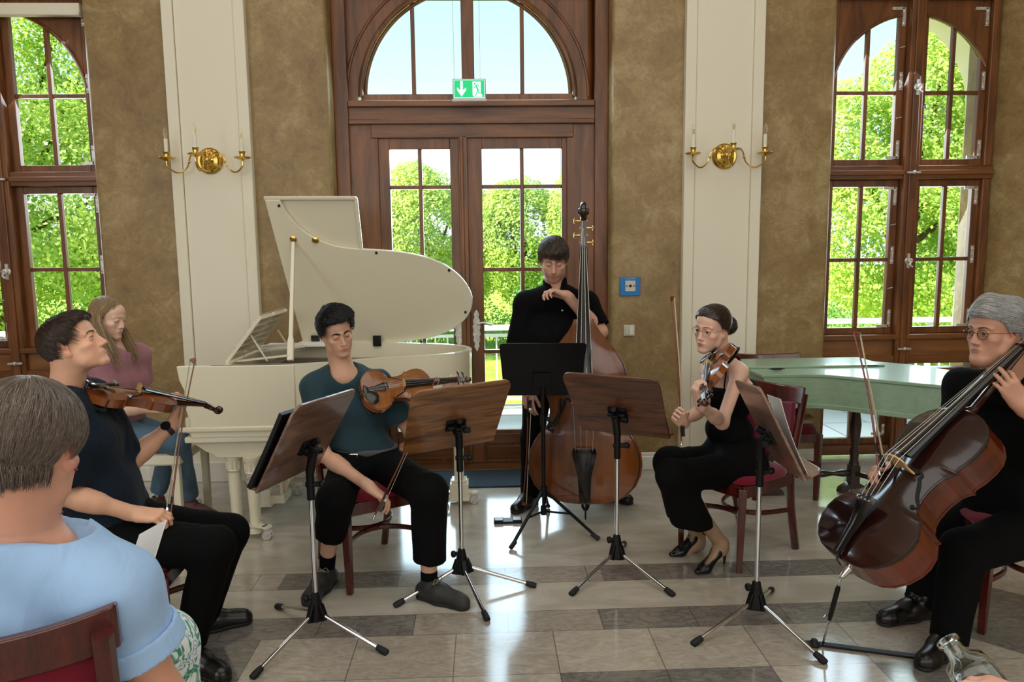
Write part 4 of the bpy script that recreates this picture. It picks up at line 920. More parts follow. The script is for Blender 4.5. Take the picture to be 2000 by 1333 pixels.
# leaves
for s, (a, b) in enumerate(((xa+.255, cx-.032), (cx-.032, xb-.255))):
    lf = MB(); y = DY+.025; st = .115
    a2, b2 = a+.005, b-.005
    ia, ib = (a2+.115, b2-.105) if s == 0 else (a2+.115, b2-.075)
    z0, z1 = .275, 2.365
    lf.span((a2, y, .02), (ia, y+.06, 2.455)); lf.span((ib, y, .02), (b2, y+.06, 2.455)); lf.span((ia, y, z1), (ib, y+.06, 2.455)); lf.span((ia, y, .02), (ib, y+.06, z0))
    mid = (ia+ib)/2; lf.span((mid-.014, y+.008, z0), (mid+.014, y+.05, z1))
    for z in (2.095, 1.49, .875): lf.span((ia, y+.011, z-.014), (mid-.013, y+.047, z+.014)); lf.span((mid+.013, y+.011, z-.014), (ib, y+.047, z+.014))
    o = lf.build('door_leaf', M['frame'], root, bevel=.004)
    MB().span((ia+.01, y-.008, .055), (ib-.01, y+.005, .15)).span((ia+.01, y-.008, .17), (ib-.01, y+.005, .245)).build('door_panel', M['frame_h'], o, bevel=.004)
    g = MB(); glass_pane(g, ia, ib, z0, z1, y+.035); g.build('pane', M['glass'], o)
    # iron back plate and lever
    hx = (ib+b2)/2-.012 if s == 0 else (a2+ia)/2+.0
    pl = MB(); zc = 1.04; prof = [(0, .155), (.012, .14), (.02, .12), (.014, .10), (.026, .075), (.02, .05), (.03, .03), (.022, 0), (.03, -.03), (.02, -.05), (.026, -.075), (.014, -.10), (.02, -.12), (.012, -.135), (0, -.16)]
    poly = prof+[(-q[0], q[1]) for q in prof[::-1][1:-1]]
    pl.prism(poly, (hx, y-.006, zc), (1, 0, 0), (0, 0, 1), .006); pl.lathe([(.012, 0), (.012, .03)], (hx, y, zc+.05), (0, -1, 0), 12)
    dirx = 1 if s else -1
    if s: pl.tube(bez([(hx, y-.035, zc+.05), (hx+.05, y-.045, zc+.06), (hx+.10, y-.045, zc+.045), (hx+.12, y-.045, zc+.05)], 5), [.009]*3+[.008]*13, 8)
    else: pl.tube(bez([(hx, y-.03, zc+.13), (hx-.02, y-.06, zc+.1), (hx-.035, y-.06, zc+.04), (hx-.03, y-.04, zc+.0)], 5), .006, 8)
    pl.build('door_handle', M['metal_old'] if s else M['metal_old'], o)
ast = MB(); ast.span((cx-.032-.05, DY-.0, .02), (cx-.032+.018, DY+.03, 2.455)); ast.span((cx-.07, DY-.012, .02), (cx-.045, DY+.01, 2.45)); ast.build('astragal', M['frame'], root, bevel=.006)
struct(MB().span((xa, WY+.02, 0), (xb, WY+.4, .02)).build('trim_threshold', M['frame_h'], bevel=.004))
# door mat
dm = MB(); a = F(760, 957); b = F(1190, 912); dm.span((-1.0, 4.87, 0), (.86, WY+.09, .012))
tag(dm.build('door_mat', mat('blue_grey_ribbed_mat', '33434f', .95, noise=.35, scale=120, bump=.6, bscale=200), bevel=.003), 'dark blue-grey fibre mat lying in front of the glazed door', 'door mat')
# ---------------------------------------------------------------- terrace, railing, lawn, trees
M['paving'] = mat('terrace_paving', 'b9b6b0', .8, noise=.15, scale=3)
M['grass'] = mat('sunlit_lawn', '9cb43a', .9, noise=.35, scale=3, bump=.3)
M['rail'] = mat('pale_green_painted_iron', 'f2f5ee', .4)
def paving_mat():
    k = Mt('terrace_slabs'); tc = k.n('TexCoord'); br = k.n('TexBrick', Scale=1.0); k.l(tc.outputs['Object'], br.inputs[0])
    br.inputs['Color1'].default_value = (*srgb('c6c3bc'), 1); br.inputs['Color2'].default_value = (*srgb('b4b1ab'), 1); br.inputs['Mortar'].default_value = (*srgb('77746e'), 1)
    br.inputs['Mortar Size'].default_value = .008; br.inputs['Brick Width'].default_value = .9; br.inputs['Row Height'].default_value = .6; br.offset = .5
    k.l(br.outputs[0], k.b.inputs['Base Color']); k.b.inputs['Roughness'].default_value = .7; return k.m
o = MB().span((-14, WY+T-.25, -.12), (14, 7.75, -.02)).build('terrace_paving', paving_mat(), autos=0); struct(o)
o = MB().span((-60, 7.75, -.3), (60, 70, -.12)).build('lawn', M['grass'], autos=0); struct(o)
# balustrade: iron railing in bays, curving round at the right
def rail_bay(p0, p1):
    p0, p1 = V(p0), V(p1); d = (p1-p0); n = max(3, int(d.length/.125))
    r = empty('railing', p0, label='pale painted iron railing section at the edge of the sunny terrace', cat='railing', group='terrace railing sections')
    q = V((0, 0, 0)); m = MB(); m.beam(q+V((0, 0, .87)), d+V((0, 0, .87)), .085, .05); m.beam(q+V((0, 0, .79)), d+V((0, 0, .79)), .03, .03); m.beam(q+V((0, 0, .12)), d+V((0, 0, .12)), .03, .03); m.build('handrail', M['rail'], r)
    b = MB()
    for i in range(1, n): pt = d*(i/n); b.beam(pt+V((0, 0, .12)), pt+V((0, 0, .79)), .016, .016)
    b.build('balusters', M['rail'], r)
    MB().beam(q, q+V((0, 0, .87)), .045, .045).build('post', M['rail'], r)
    return r
path = [(-8.3, 7.3), (-6.5, 7.55), (-4.7, 7.65), (-2.8, 7.6), (-.9, 7.5), (1.0, 7.5), (2.9, 7.6), (4.8, 7.65), (6.6, 7.5), (8.3, 7.2)]
for a, b in zip(path[:-1], path[1:]): rail_bay((a[0], a[1], -.03), (b[0], b[1], -.03))
# trees
def leafmat(nm, a, b):
    k = Mt(nm); oi = k.n('ObjectInfo'); at = k.n('Attribute', attribute_name='leafv'); rp = k.n('ValToRGB'); k.l(at.outputs['Fac'], rp.inputs[0])
    rp.color_ramp.elements[0].color = (*srgb(a), 1); rp.color_ramp.elements[1].color = (*srgb(b), 1)
    k.l(rp.outputs[0], k.b.inputs['Base Color']); k.b.inputs['Roughness'].default_value = .45
    tr = k.n('BsdfTranslucent'); mx = k.n('MixShader'); mx.inputs[0].default_value = .45; k.l(rp.outputs[0], tr.inputs[0])
    k.l(k.b.outputs[0], mx.inputs[1]); k.l(tr.outputs[0], mx.inputs[2]); k.l(mx.outputs[0], k.t.nodes['Material Output'].inputs[0]); return k.m
M['leaf'] = leafmat('maple_leaves', '93be48', 'e2ee84'); M['leaf2'] = leafmat('dark_hedge_leaves', '68a656', 'b2d478')
M['bark'] = mat('bark', '5a4a3a', .9, noise=.4, scale=10, bump=.5)
def crown_mesh(nm, blobs, n, size, seed, m):
    r = np.random.default_rng(seed); vol = np.array([b[3]*b[4]*b[5] for b in blobs])**(2/3); vol /= vol.sum()
    idx = r.choice(len(blobs), n, p=vol); B = np.array(blobs)[idx]
    d = r.normal(size=(n, 3)); d /= np.linalg.norm(d, axis=1)[:, None]; rad = 1-np.abs(r.normal(0, .16, n)); rad = np.clip(rad, .25, 1.08)
    # clumping
    c = B[:, :3]+d*B[:, 3:]*rad[:, None]
    g = np.sin(c[:, 0]*3.1+seed)+np.sin(c[:, 1]*2.7+1.3*seed)+np.sin(c[:, 2]*3.6+.7*seed)+.8*np.sin(c[:, 0]*7+c[:, 2]*6)
    keep = g+r.normal(0, .8, n) > -1.1; c = c[keep]; d = d[keep]; g = g[keep]; k_ = len(c)
    nrm = d+r.normal(0, .55, (k_, 3))+np.array([0, -.25, .45]); nrm /= np.linalg.norm(nrm, axis=1)[:, None]
    t = np.cross(nrm, r.normal(size=(k_, 3))); t /= np.linalg.norm(t, axis=1)[:, None]; b = np.cross(nrm, t)
    s = size*(.6+.8*r.random(k_))[:, None]
    vs_ = np.stack([c-t*s*.5, c-b*s*.32+nrm*s*.08, c+t*s*.5, c+b*s*.32+nrm*s*.08], 1).reshape(-1, 3)
    me = bpy.data.meshes.new(nm); me.vertices.add(4*k_); me.vertices.foreach_set('co', vs_.astype(np.float32).ravel())
    me.loops.add(4*k_); me.loops.foreach_set('vertex_index', np.arange(4*k_, dtype=np.int32)); me.polygons.add(k_)
    me.polygons.foreach_set('loop_start', np.arange(0, 4*k_, 4, dtype=np.int32))
    at = me.attributes.new('leafv', 'FLOAT', 'POINT'); val = np.clip(.5+.12*g+r.normal(0, .2, k_), 0, 1); at.data.foreach_set('value', np.repeat(val, 4).astype(np.float32))
    me.materials.append(m); me.update(); me.validate(); return me
def tree(name, x, y, blobs, n, size, seed, m, label, cat, group=None, trunk=.18):
    K_ = .72; x *= K_; y *= K_; blobs = [(b[0]*K_, b[1]*K_, (b[2]-.15-1.62)*K_+1.62+.3, b[3]*K_, b[4]*K_, b[5]*K_) for b in blobs]; size *= K_*.5; n = int(n*3.4); trunk *= .8
    r = empty(name, (x, y, -.3), label=label, cat=cat, group=group)
    me = crown_mesh('foliage', blobs, n, size, seed, m); o = bpy.data.objects.new('foliage', me); COL.objects.link(o); o.parent = r
    if trunk:
        rr = random.Random(seed); tb = MB(); top = max(b[2] for b in blobs)
        tb.tube([(0, 0, 0), (.05, 0, top*.4), (-.03, .02, top*.8)], [trunk, trunk*.75, trunk*.35], 10)
        for b in blobs[:6]: tb.tube([(0, 0, top*.35), (b[0]*.5, b[1]*.5, (b[2]+top*.4)/2), (b[0]*.9, b[1]*.9, b[2])], [trunk*.4, trunk*.28, trunk*.1], 6)
        tb.build('trunk', M['bark'], r)
    return r
G = 'trees beyond the terrace'
# left window trees
tree('maple_tree', -9.8, 15.0, [(0, 0, 3.0, 2.6, 2.4, 2.4), (1.4, -.3, 4.8, 1.5, 1.5, 1.6), (1.9, 0, 6.5, 1.2, 1.2, 1.6), (-1.8, -.5, 3.6, 1.6, 1.6, 1.6), (2.3, -.3, 2.8, 1.7, 1.6, 2.2), (2.3, 0, 5.4, 1.4, 1.3, 1.6), (.3, -.8, 1.6, 2.6, 1.6, 1.6)], 30000, .17, 1, M['leaf'], 'tall bright green maple filling the left-hand window', 'tree')
tree('maple_tree', -6.2, 17.0, [(0, 0, 4.6, 2.0, 1.8, 2.2), (-.4, 0, 6.4, 1.4, 1.3, 1.4), (.2, 0, 2.6, 2.0, 1.8, 2.2), (-.8, -.6, 1.6, 2.0, 1.6, 1.6)], 19000, .18, 2, M['leaf2'], 'darker green tree behind the right half of the left-hand window', 'tree')
# seen through the door
tree('maple_tree', -1.75, 22.0, [(0, 0, 2.3, 1.7, 1.6, 2.0), (-.3, 0, 3.5, .9, .9, 1.0), (1.3, 0, 2.0, 1.2, 1.2, 1.8), (.9, 0, 3.0, .55, .6, .6), (-1.4, 0, 2.0, 1.2, 1.2, 1.8)], 16000, .19, 3, M['leaf'], 'round tree seen through the left leaf of the glazed door', 'tree')
tree('maple_tree', 1.15, 21.0, [(0, 0, 2.0, 1.2, 1.2, 1.9), (-.5, 0, 2.9, .7, .7, .9), (.5, 0, 1.8, 1.1, 1.1, 1.6)], 12000, .18, 4, M['leaf'], 'bushy tree seen through the right door leaf, left of the pane bar', 'tree')
tree('maple_tree', 3.1, 20.0, [(0, 0, 2.4, 1.4, 1.3, 2.2), (-.2, 0, 3.6, .8, .8, .9), (.9, 0, 2.0, 1.3, 1.2, 1.8)], 13000, .18, 5, M['leaf'], 'yellow-green tree seen above the head of the standing man', 'tree')
# right window trees
tree('maple_tree', 8.6, 15.0, [(0, 0, 2.6, 2.0, 1.8, 2.4), (.5, 0, 4.7, 1.4, 1.3, 1.5), (1.1, 0, 6.2, .75, .75, 1.4), (2.4, 0, 3.0, 1.7, 1.5, 2.3), (2.0, .2, 5.0, 1.0, 1.0, 1.2), (-1.1, 0, 3.9, 1.0, 1.0, 1.3), (.8, -.8, 1.6, 2.6, 1.4, 1.6)], 28000, .17, 6, M['leaf'], 'tall bright green maple filling the left half of the right-hand window', 'tree')
tree('maple_tree', 13.1, 17.0, [(0, 0, 3.2, 1.8, 1.6, 2.4), (-.6, 0, 5.2, 1.0, 1.0, 1.3), (-1.3, 0, 2.2, 1.6, 1.4, 2.0), (1.8, 0, 2.4, 1.7, 1.5, 2.2)], 17000, .18, 8, M['leaf'], 'maple behind the right half of the right-hand window', 'tree')
tree('hedge', -.5, 18.6, [(x_, 0, -.3, 1.6, 1.0, 1.5) for x_ in np.arange(-17, 20, 1.6)], 42000, .16, 9, M['leaf2'], 'long dark green hedge behind the trees at the back of the lawn', 'hedge', trunk=0)
# ---------------------------------------------------------------- music stands
def DMx(T_, X, Y_, Z_): return frame(T_, X, Y_, Z_)
WAL = walnut('walnut_laminate', '99683e', '4c2d18'); WAL2 = walnut('dark_walnut_laminate', '6f4026', '301a10'); WAL3 = walnut('grey_walnut_laminate', '8a6a58', '5f4538')
f1, f2, f3, f4 = F(620, 1243), F(903, 1148), F(1204, 1118), F(1475, 1220)
def toward(f, px_, py_): q = F(px_, py_); return math.atan2(q.y-f.y, q.x-f.x)
stand('music_stand', f1, DMx((-.736, 2.964, .868), (.289, .956, -.044), (.469, -.101, .877), (.834, -.274, -.478)), 'wood-desk music stand nearest the left-hand violinist, with a black folder on it', WAL3, [toward(f1, 490, 1330), toward(f1, 775, 1285), toward(f1, 590, 1222)], dh=.40, legL=.33)
stand('music_stand', f2, DMx((-.144, 3.369, .848), (.903, .428, .024), (.204, -.479, .854), (.377, -.766, -.52)), 'striped light walnut music stand in front of the man in the teal shirt', WAL, [toward(f2, 762, 1190), toward(f2, 965, 1232), toward(f2, 985, 1148)], dh=.40, legL=.33)
stand('music_stand', f3, DMx((.644, 3.513, .859), (.846, -.533, .012), (-.298, -.453, .84), (-.442, -.715, -.542)), 'dark walnut music stand in front of the double bass', WAL2, [toward(f3, 1090, 1178), toward(f3, 1335, 1175), toward(f3, 1215, 1080)], dh=.40, legL=.33)
stand('music_stand', f4, DMx((1.172, 2.928, .883), (-.145, -.983, .111), (-.419, .163, .893), (-.896, .083, -.436)), 'wood-desk music stand with white sheets, between the black-clad woman and the cello', WAL3, [toward(f4, 1318, 1275), toward(f4, 1628, 1308), toward(f4, 1500, 1170)], dh=.40, legL=.33)
paper = mat('white_paper', 'eceae4', .7); paper2 = mat('printed_music_page', 'e6e4de', .7)
def note_page(nm):   # faint printed staves
    k = Mt(nm); tc = k.n('TexCoord'); w = k.n('TexWave', Scale=14, Distortion=0); w.bands_direction = 'Y'; k.l(tc.outputs['Object'], w.inputs[0]); nz = k.n('TexNoise', Scale=60); k.l(tc.outputs['Object'], nz.inputs[0])
    m_ = k.n('Math', operation='MULTIPLY'); k.l(w.outputs['Fac'], m_.inputs[0]); k.l(nz.outputs[0], m_.inputs[1]); rp = k.n('ValToRGB'); k.l(m_.outputs[0], rp.inputs[0])
    rp.color_ramp.elements[0].position = .42; rp.color_ramp.elements[0].color = (*srgb('e8e6e0'), 1); rp.color_ramp.elements[1].position = .55; rp.color_ramp.elements[1].color = (*srgb('8a8884'), 1)
    k.l(rp.outputs[0], k.b.inputs['Base Color']); k.b.inputs['Roughness'].default_value = .7; return k.m
M['page'] = note_page('sheet_music_print')
def on_desk(DM, name, w, h, t, dx, dy, off, m, label, cat, curl=0.0, group=None):
    mb = MB(); n = 8
    for s in (0, 1):
        pass
    vs_ = []; 
    for k_, zz in enumerate((-off, -off-t)):
        for i in range(n+1):
            for j in (0, 1):
                f = i/n; vs_.append((dx+(j-.5)*w, dy-h/2+f*h, zz-curl*f*f))
    q = 2*(n+1); fs = []
    for i in range(n):
        a = 2*i; fs += [(a, a+1, a+3, a+2), (q+a, q+a+2, q+a+3, q+a+1), (a, a+2, q+a+2, q+a), (a+1, q+a+1, q+a+3, a+3)]
    fs += [(0, q, q+1, 1), (2*n, 2*n+1, q+2*n+1, q+2*n)]
    mb.add(vs_, fs, 0, False); o = mb.build(name, m, None, autos=40); o.matrix_world = DM; return tag(o, label, cat, group)
D1 = DMx((-.736, 2.964, .868), (.289, .956, -.044), (.469, -.101, .877), (.834, -.274, -.478)); D4 = DMx((1.172, 2.928, .883), (-.145, -.983, .111), (-.419, .163, .893), (-.896, .083, -.436))
on_desk(D1, 'music_folder', .50, .33, .016, -.02, -.015, .014, M['black'], 'black music folder standing on the ledge of the left-hand wooden music stand', 'folder', .01)
on_desk(D4, 'sheet_music', .33, .30, .0015, -.03, -.04, .010, M['page'], 'white sheet music lying on the right-hand music stand beside the cello', 'sheet music', .02)
on_desk(D4, 'sheet_music', .22, .31, .0015, .10, -.035, .022, paper, 'second curled white sheet in front on the right-hand music stand', 'sheet music', .035)
# black sheet-metal stand of the bassist
fb_ = F(1062, 1034); r = empty('music_stand', fb_, label='all-black metal music stand in front of the bassist', cat='music stand')
DB = DMx((.26, 4.20, .93), (.985, .17, 0), (-.06, .36, .93), (.16, -.93, .33)); DB = frame((fb_.x-.005, fb_.y-.03, .955), (1, .03, 0), (.0, -.30, .95), (0, -.95, -.30)); Dl = Matrix.Translation(-fb_) @ DB
mb = MB(); w, h, rr = .49, .33, .02; pts = []
for cx_, cy_, a0 in ((w/2-rr, h/2-rr, 0), (-w/2+rr, h/2-rr, 90)):
    for i in range(5): a = math.radians(a0+22.5*i); pts.append((cx_+rr*math.cos(a), cy_+rr*math.sin(a)))
pts += [(-w/2+.03, -h/2), (w/2-.03, -h/2)]
mb.prism(pts, (0, 0, 0), (1, 0, 0), (0, 1, 0), .004); mb.box((0, -h/2, -.03), (w-.06, .004, .06)); mb.box((0, -h/2+.01, -.06), (w-.06, .02, .003)); mb.box((0, -.06, .012), (.1, .08, .02)); o = mb.build('desk', M['black'], r, bevel=.001); o.matrix_local = Dl
mb = MB(); mb.tube([(0, 0, .22), (0, 0, .9)], .0125, 12); mb.lathe([(.018, 0), (.018, .07)], (0, 0, .62), (0, 0, 1), 12); mb.box((.03, 0, .66), (.03, .02, .02)); mb.tube(bez([(.03, 0, .66), (.06, -.01, .62), (.09, -.01, .68), (.10, -.01, .78)], 4), .009, 8); mb.lathe([(.022, 0), (.022, .06)], (0, 0, .2), (0, 0, 1), 12); mb.lathe([(.018, 0), (.018, .05)], (0, 0, .09), (0, 0, 1), 12); mb.tube([(0, 0, .09), (0, 0, .22)], .009, 8); mb.build('pole', M['black'], r)
for q in (F(985, 1083), F(1183, 1060), F(1075, 975)):
    d = (q-fb_); d.z = 0; d.normalize(); L_ = .34; mb = MB(); mb.beam(d*.02+V((0, 0, .23)), d*L_+V((0, 0, .02)), .016, .012); mb.beam(d*.01+V((0, 0, .11)), d*L_*.5+V((0, 0, .125)), .010, .010); lg = mb.build('leg', M['black'], r, bevel=.001)
    MB().tube([d*(L_-.03)+V((0, 0, .032)), d*(L_+.015)+V((0, 0, .012))], .013, 10).build('rubber_foot', M['rubber'], lg)
# ---------------------------------------------------------------- chairs
chair(V((-.60, 3.61, 0)), math.radians(-150), 'dark mahogany chair under the man in the teal T-shirt')
chair(V((1.33, 3.73, 0)), math.radians(122), 'mahogany chair with burgundy seat under the woman in black')
chair(V((2.30, 2.98, 0)), math.radians(82), 'mahogany chair under the grey-haired cellist')
chair(V((-1.42, 2.80, 0)), math.radians(-88), 'mahogany chair under the violinist in the dark navy shirt')
chair(V((-3.03, 4.62, 0)), math.radians(8), 'mahogany chair at the far left edge, behind the man in the navy shirt')
chair(V((1.94, 4.69, 0)), math.radians(176), 'empty mahogany chair pushed under the green harpsichord, a small box on its seat')
# ---------------------------------------------------------------- grand piano
root = empty('grand_piano', (-1.0, 4.5, 0), label='ivory white grand piano with its lid propped open', cat='piano'); PL = -V((-1.0, 4.5, 0)); PI_ = lambda p: V(p)+PL
ZT, ZB = 1.01, .60
near = [(-1.62, 4.05), (-1.07, 4.055)]; bend = bez2([(-1.07, 4.055), (-.90, 4.10), (-.72, 4.20), (-.52, 4.28), (-.32, 4.335), (-.17, 4.42), (-.095, 4.56), (-.115, 4.73), (-.24, 4.86), (-.45, 4.95), (-.75, 5.0)], 6)
outl = [(-1.53, 4.05)]+bend+[(-1.53, 5.0)]
def offs(poly, d):
    n = len(poly); o = []
    for i in range(n):
        a, b = V((*poly[max(i-1, 0)], 0)), V((*poly[min(i+1, n-1)], 0)); t = (b-a).normalized(); o.append((poly[i][0]-t.y*d, poly[i][1]+t.x*d))
    return o
inn = offs(outl, .035); m = MB(); n = len(outl)
vs_ = [PI_((p[0], p[1], z)) for z in (ZB, ZT) for p in outl]+[PI_((p[0], p[1], z)) for z in (ZB, ZT) for p in inn]
m.add(vs_, [(i, i+1, n+i+1, n+i) for i in range(n-1)]+[(2*n+i, 3*n+i, 3*n+i+1, 2*n+i+1) for i in range(n-1)]+[(n+i, n+i+1, 3*n+i+1, 3*n+i) for i in range(n-1)]+[(i, 2*n+i, 2*n+i+1, i+1) for i in range(n-1)], 0); m.build('rim', M['piano'], root, autos=40)
m = MB(); m.prism(outl, PI_((0, 0, ZB+.02)), (1, 0, 0), (0, 1, 0), .03); m.prism(inn, PI_((0, 0, .865)), (1, 0, 0), (0, 1, 0), .01, 1); m.build('soundboard', [M['piano_in'], M['gold']], root, autos=0)
m = MB()
for i in range(5): m.beam(PI_((-1.35, 4.2+.18*i, .90)), PI_((-.35+.0*i, 4.45+.1*i, .90)), .03, .035)
m.beam(PI_((-1.38, 4.12, .90)), PI_((-1.38, 4.96, .90)), .08, .04); m.build('iron_plate', M['gold'], root, bevel=.004)
m = MB()
for i in range(34): m.tube([PI_((-1.36, 4.14+.024*i, .925)), PI_((-.3-.0*i, 4.43+.014*i, .915))], .0012, 4)
m.build('strings', M['string'], root)
# keyboard end: cheeks, key bed, fall board
m = MB()
for y in (4.05, 4.97):
    m.prism([(-1.715, ZT), (-1.07 if y < 4.5 else -1.5, ZT), (-1.07 if y < 4.5 else -1.5, ZB), (-1.66, ZB), (-1.66, .70), (-1.69, .80), (-1.675, .86), (-1.705, .93)], PI_((0, y+.03, 0)), (1, 0, 0), (0, 0, 1), .034); m.build('cheek', M['piano'], root, bevel=.006); m = MB()
m = MB(); m.span(PI_((-1.70, 4.05, ZB-.03)), PI_((-1.05, 5.0, ZB+.005))); m.span(PI_((-1.72, 4.035, .635)), PI_((-1.04, 4.052, .665))); m.build('key_bed', M['piano'], root, bevel=.008)
m = MB(); m.span(PI_((-1.50, 4.08, .78)), PI_((-1.47, 4.97, 1.0))); m.span(PI_((-1.70, 4.08, .62)), PI_((-1.64, 4.97, .71))); m.build('fall_board', M['piano'], root, bevel=.005)
m = MB(); m.span(PI_((-1.64, 4.09, .70)), PI_((-1.50, 4.96, .735)))
wk = m.build('white_keys', mat('white_keys', 'f0eee6', .2, coat=.4), root, bevel=.002)
m = MB()
for i in range(36): 
    if i % 7 in (2, 6): continue
    m.box(PI_((-1.55, 4.11+i*.0235, .742)), (.09, .011, .016))
m.build('black_keys', M['ebony'], root, bevel=.001)
# scalloped apron and turned legs
def apron(x0, x1, y):
    pts = [(x0, .602), (x1, .602)]; c = [(x1, .575), (x1-.045, .545), (x1-.06, .535), (x1-.10, .505), (x1-.135, .495), (x1-.15, .475), (x1-.18, .47)]
    pts += c+[(x0+(x1-p[0]), p[1]) for p in c[::-1]]; return MB().prism(pts, PI_((0, y, 0)), (1, 0, 0), (0, 0, 1), -.05)
apron(-1.70, -1.11, 4.10).build('apron', M['piano'], root, bevel=.004)
def turned(x, y, z1, nm='leg', plinth=True, r=.036):
    prof = [(.05, .03), (.05, .05), (.036, .06), (.030, .09), (.032, .16), (.038, z1-.14), (.034, z1-.11), (.044, z1-.095), (.040, z1-.085), (.042, z1-.04), (.052, z1-.02), (.052, z1)]
    m = MB(); m.lathe([(a*r/.036, b) for a, b in prof], PI_((x, y, 0)), (0, 0, 1), 20)
    for i in range(12): a = 2*PI*i/12; m.tube([PI_((x+.040*math.cos(a), y+.040*math.sin(a), z1-.085)), PI_((x+.041*math.cos(a), y+.041*math.sin(a), z1-.04))], .006, 6)
    return m.build(nm, M['piano'], root)
def caster(x, y):
    m = MB(); m.lathe([(.035, 0), (.035, .02)], PI_((x, y, .01)), (0, 1, 0), 14, 1); m.lathe([(.035, 0), (.035, .02)], PI_((x, y-.035, .01+.0)), (0, 1, 0), 14, 1)
    for v in range(len(m.v)): m.v[v] = (m.v[v][0], m.v[v][1], m.v[v][2]+.027)
    m.box(PI_((x, y-.007, .06)), (.05, .03, .05)); return m.build('caster', [M['piano'], M['rubber']], root, bevel=.002)
turned(-1.47, 4.16, .48); turned(-1.345, 4.10, .48)
def column(x, y, z1=.6):
    m = MB(); m.box(PI_((x, y, (z1+.14)/2)), (.062, .062, z1-.14)); m.box(PI_((x, y, .085)), (.12, .13, .11)); m.box(PI_((x, y, .15)), (.10, .105, .02)); m.box(PI_((x, y, .035)), (.13, .14, .02))
    for s in (-1, 1): m.box(PI_((x+s*.018, y-.032, (z1+.16)/2+.01)), (.014, .008, z1-.2))
    return m.build('leg', M['piano'], root, bevel=.004)
column(-1.44, 4.58); column(-.185, 4.60, .60)
m = MB(); m.box(PI_((-1.35, 4.86, .55)), (.05, .05, 1.1)); 
m = MB(); m.box(PI_((-1.38, 4.86, .33)), (.055, .055, .54)); m.build('leg', M['piano'], root, bevel=.004)
# three-armed dollies below the legs
for x, y in ((-1.38, 4.86), (-.185, 4.60), (-1.36, 4.08)):
    m = MB(); tips_ = []
    for a in (-.35, PI+.35, PI/2):
        q = V((x+.10*math.cos(a), y+.10*math.sin(a), .075)); m.beam(PI_((x, y, .075)), PI_(q), .045, .012); m.lathe([(.03, 0), (.03, .012)], PI_(q-V((0, 0, .006))), (0, 0, 1), 12); tips_.append(q)
    dl = m.build('dolly', M['piano'], root, bevel=.002)
    for q in tips_:
        m = MB()
        for s in (-1, 1): m.lathe([(.027, -.008), (.027, .008)], PI_((q.x, q.y+s*.012, .027)), (0, 1, 0), 14)
        m.box(PI_((q.x, q.y, .052)), (.03, .036, .03)); m.build('wheel', M['metal_old'], dl, bevel=.002)
# lyre and rods
m = MB(); m.tube([PI_((-1.28, 4.50, .6)), PI_((-1.28, 4.50, .12))], .012, 8); m.tube([PI_((-1.28, 4.42, .6)), PI_((-1.28, 4.42, .12))], .012, 8); m.box(PI_((-1.30, 4.46, .12)), (.09, .16, .05)); m.beam(PI_((-1.28, 4.46, .12)), PI_((-1.1, 4.46, .6)), .012, .018); m.build('pedal_lyre', M['piano'], root)
# lid in its own plane through the hinge line
h0 = P(592, 672, 4.985); top0 = P(517, 392, 4.60); lu = V((0, top0.y-h0.y, top0.z-h0.z)).normalized(); ln = V((1, 0, 0)).cross(lu).normalized()
if ln.y > 0: ln = -ln
def on_plane(x, y, off=0.0): d = ray(x, y); o_ = h0+ln*off; t = (o_-CAMP).dot(ln)/d.dot(ln); return CAMP+d*t
def to2(p): q = p-h0; return (q.x, q.dot(lu))
curve = [(547, 391), (553, 404), (563, 420), (580, 440), (602, 458), (628, 471), (655, 481), (690, 486), (740, 489), (790, 494), (835, 504), (872, 520), (900, 542), (917, 566), (923, 588), (918, 610), (903, 630), (878, 647), (845, 659), (800, 667), (750, 672), (700, 673)]
pl2 = [to2(on_plane(x, y)) for x, y in curve]; pl2 = bez2(pl2, 4)
poly = [to2(h0), to2(on_plane(517, 391))]+pl2
m = MB(); m.prism(poly, h0+PL, (1, 0, 0), tuple(lu), .022 if V((1, 0, 0)).cross(lu).dot(ln) < 0 else -.022); m.build('lid', M['piano'], root, bevel=.004)
flap = [to2(on_plane(x, y, -.03)) for x, y in ((517, 385), (696, 385), (707, 488), (650, 500), (540, 430))]
m = MB(); m.prism(flap, h0+PL-ln*.026, (1, 0, 0), tuple(lu), .022 if V((1, 0, 0)).cross(lu).dot(ln) < 0 else -.022)
a0, a1, a2 = [h0+V((1, 0, 0))*q[0]+lu*q[1]-ln*.012 for q in flap[:3]]
m.beam(a0+PL, a1+PL, .02, .02, up=ln); m.beam(a1+PL, a2+PL, .02, .02, up=ln); m.build('front_lid_flap', M['piano'], root, bevel=.003)
m = MB()
for x, y in ((545, 402), (735, 494), (877, 528), (909, 610), (823, 668)): MB().lathe([(.009, 0), (.008, .006)], on_plane(x, y)+PL, ln, 10).build('rubber_stop', M['rubber'], root)
m = MB()
for x, y in ((573, 467), (616, 469)): MB().lathe([(.02, .0), (.022, .006), (.012, .012), (.012, .02)], on_plane(x, y)+PL, ln, 14).build('prop_cup', M['brass'], root)
for x in (617, 737): q = on_plane(x, 660); MB().box(q+PL+ln*.012+V((0, 0, -.015)), (.055, .03, .075)).build('hinge', M['ebony'], root, bevel=.004)
pa, pb = F(567, 705, 1.0), on_plane(573, 469)
m = MB(); d = (pb-pa); m.beam(pa+PL, pa+d*.15+PL, .036, .024, up=(0, -1, 0)); m.beam(pa+d*.15+PL, pa+d*.19+PL, .036, .024, up=(0, -1, 0), w2=.024, h2=.02); m.beam(pa+d*.19+PL, pb+PL, .024, .02, up=(0, -1, 0), w2=.02, h2=.016); m.build('lid_prop', M['piano'], root, bevel=.003)
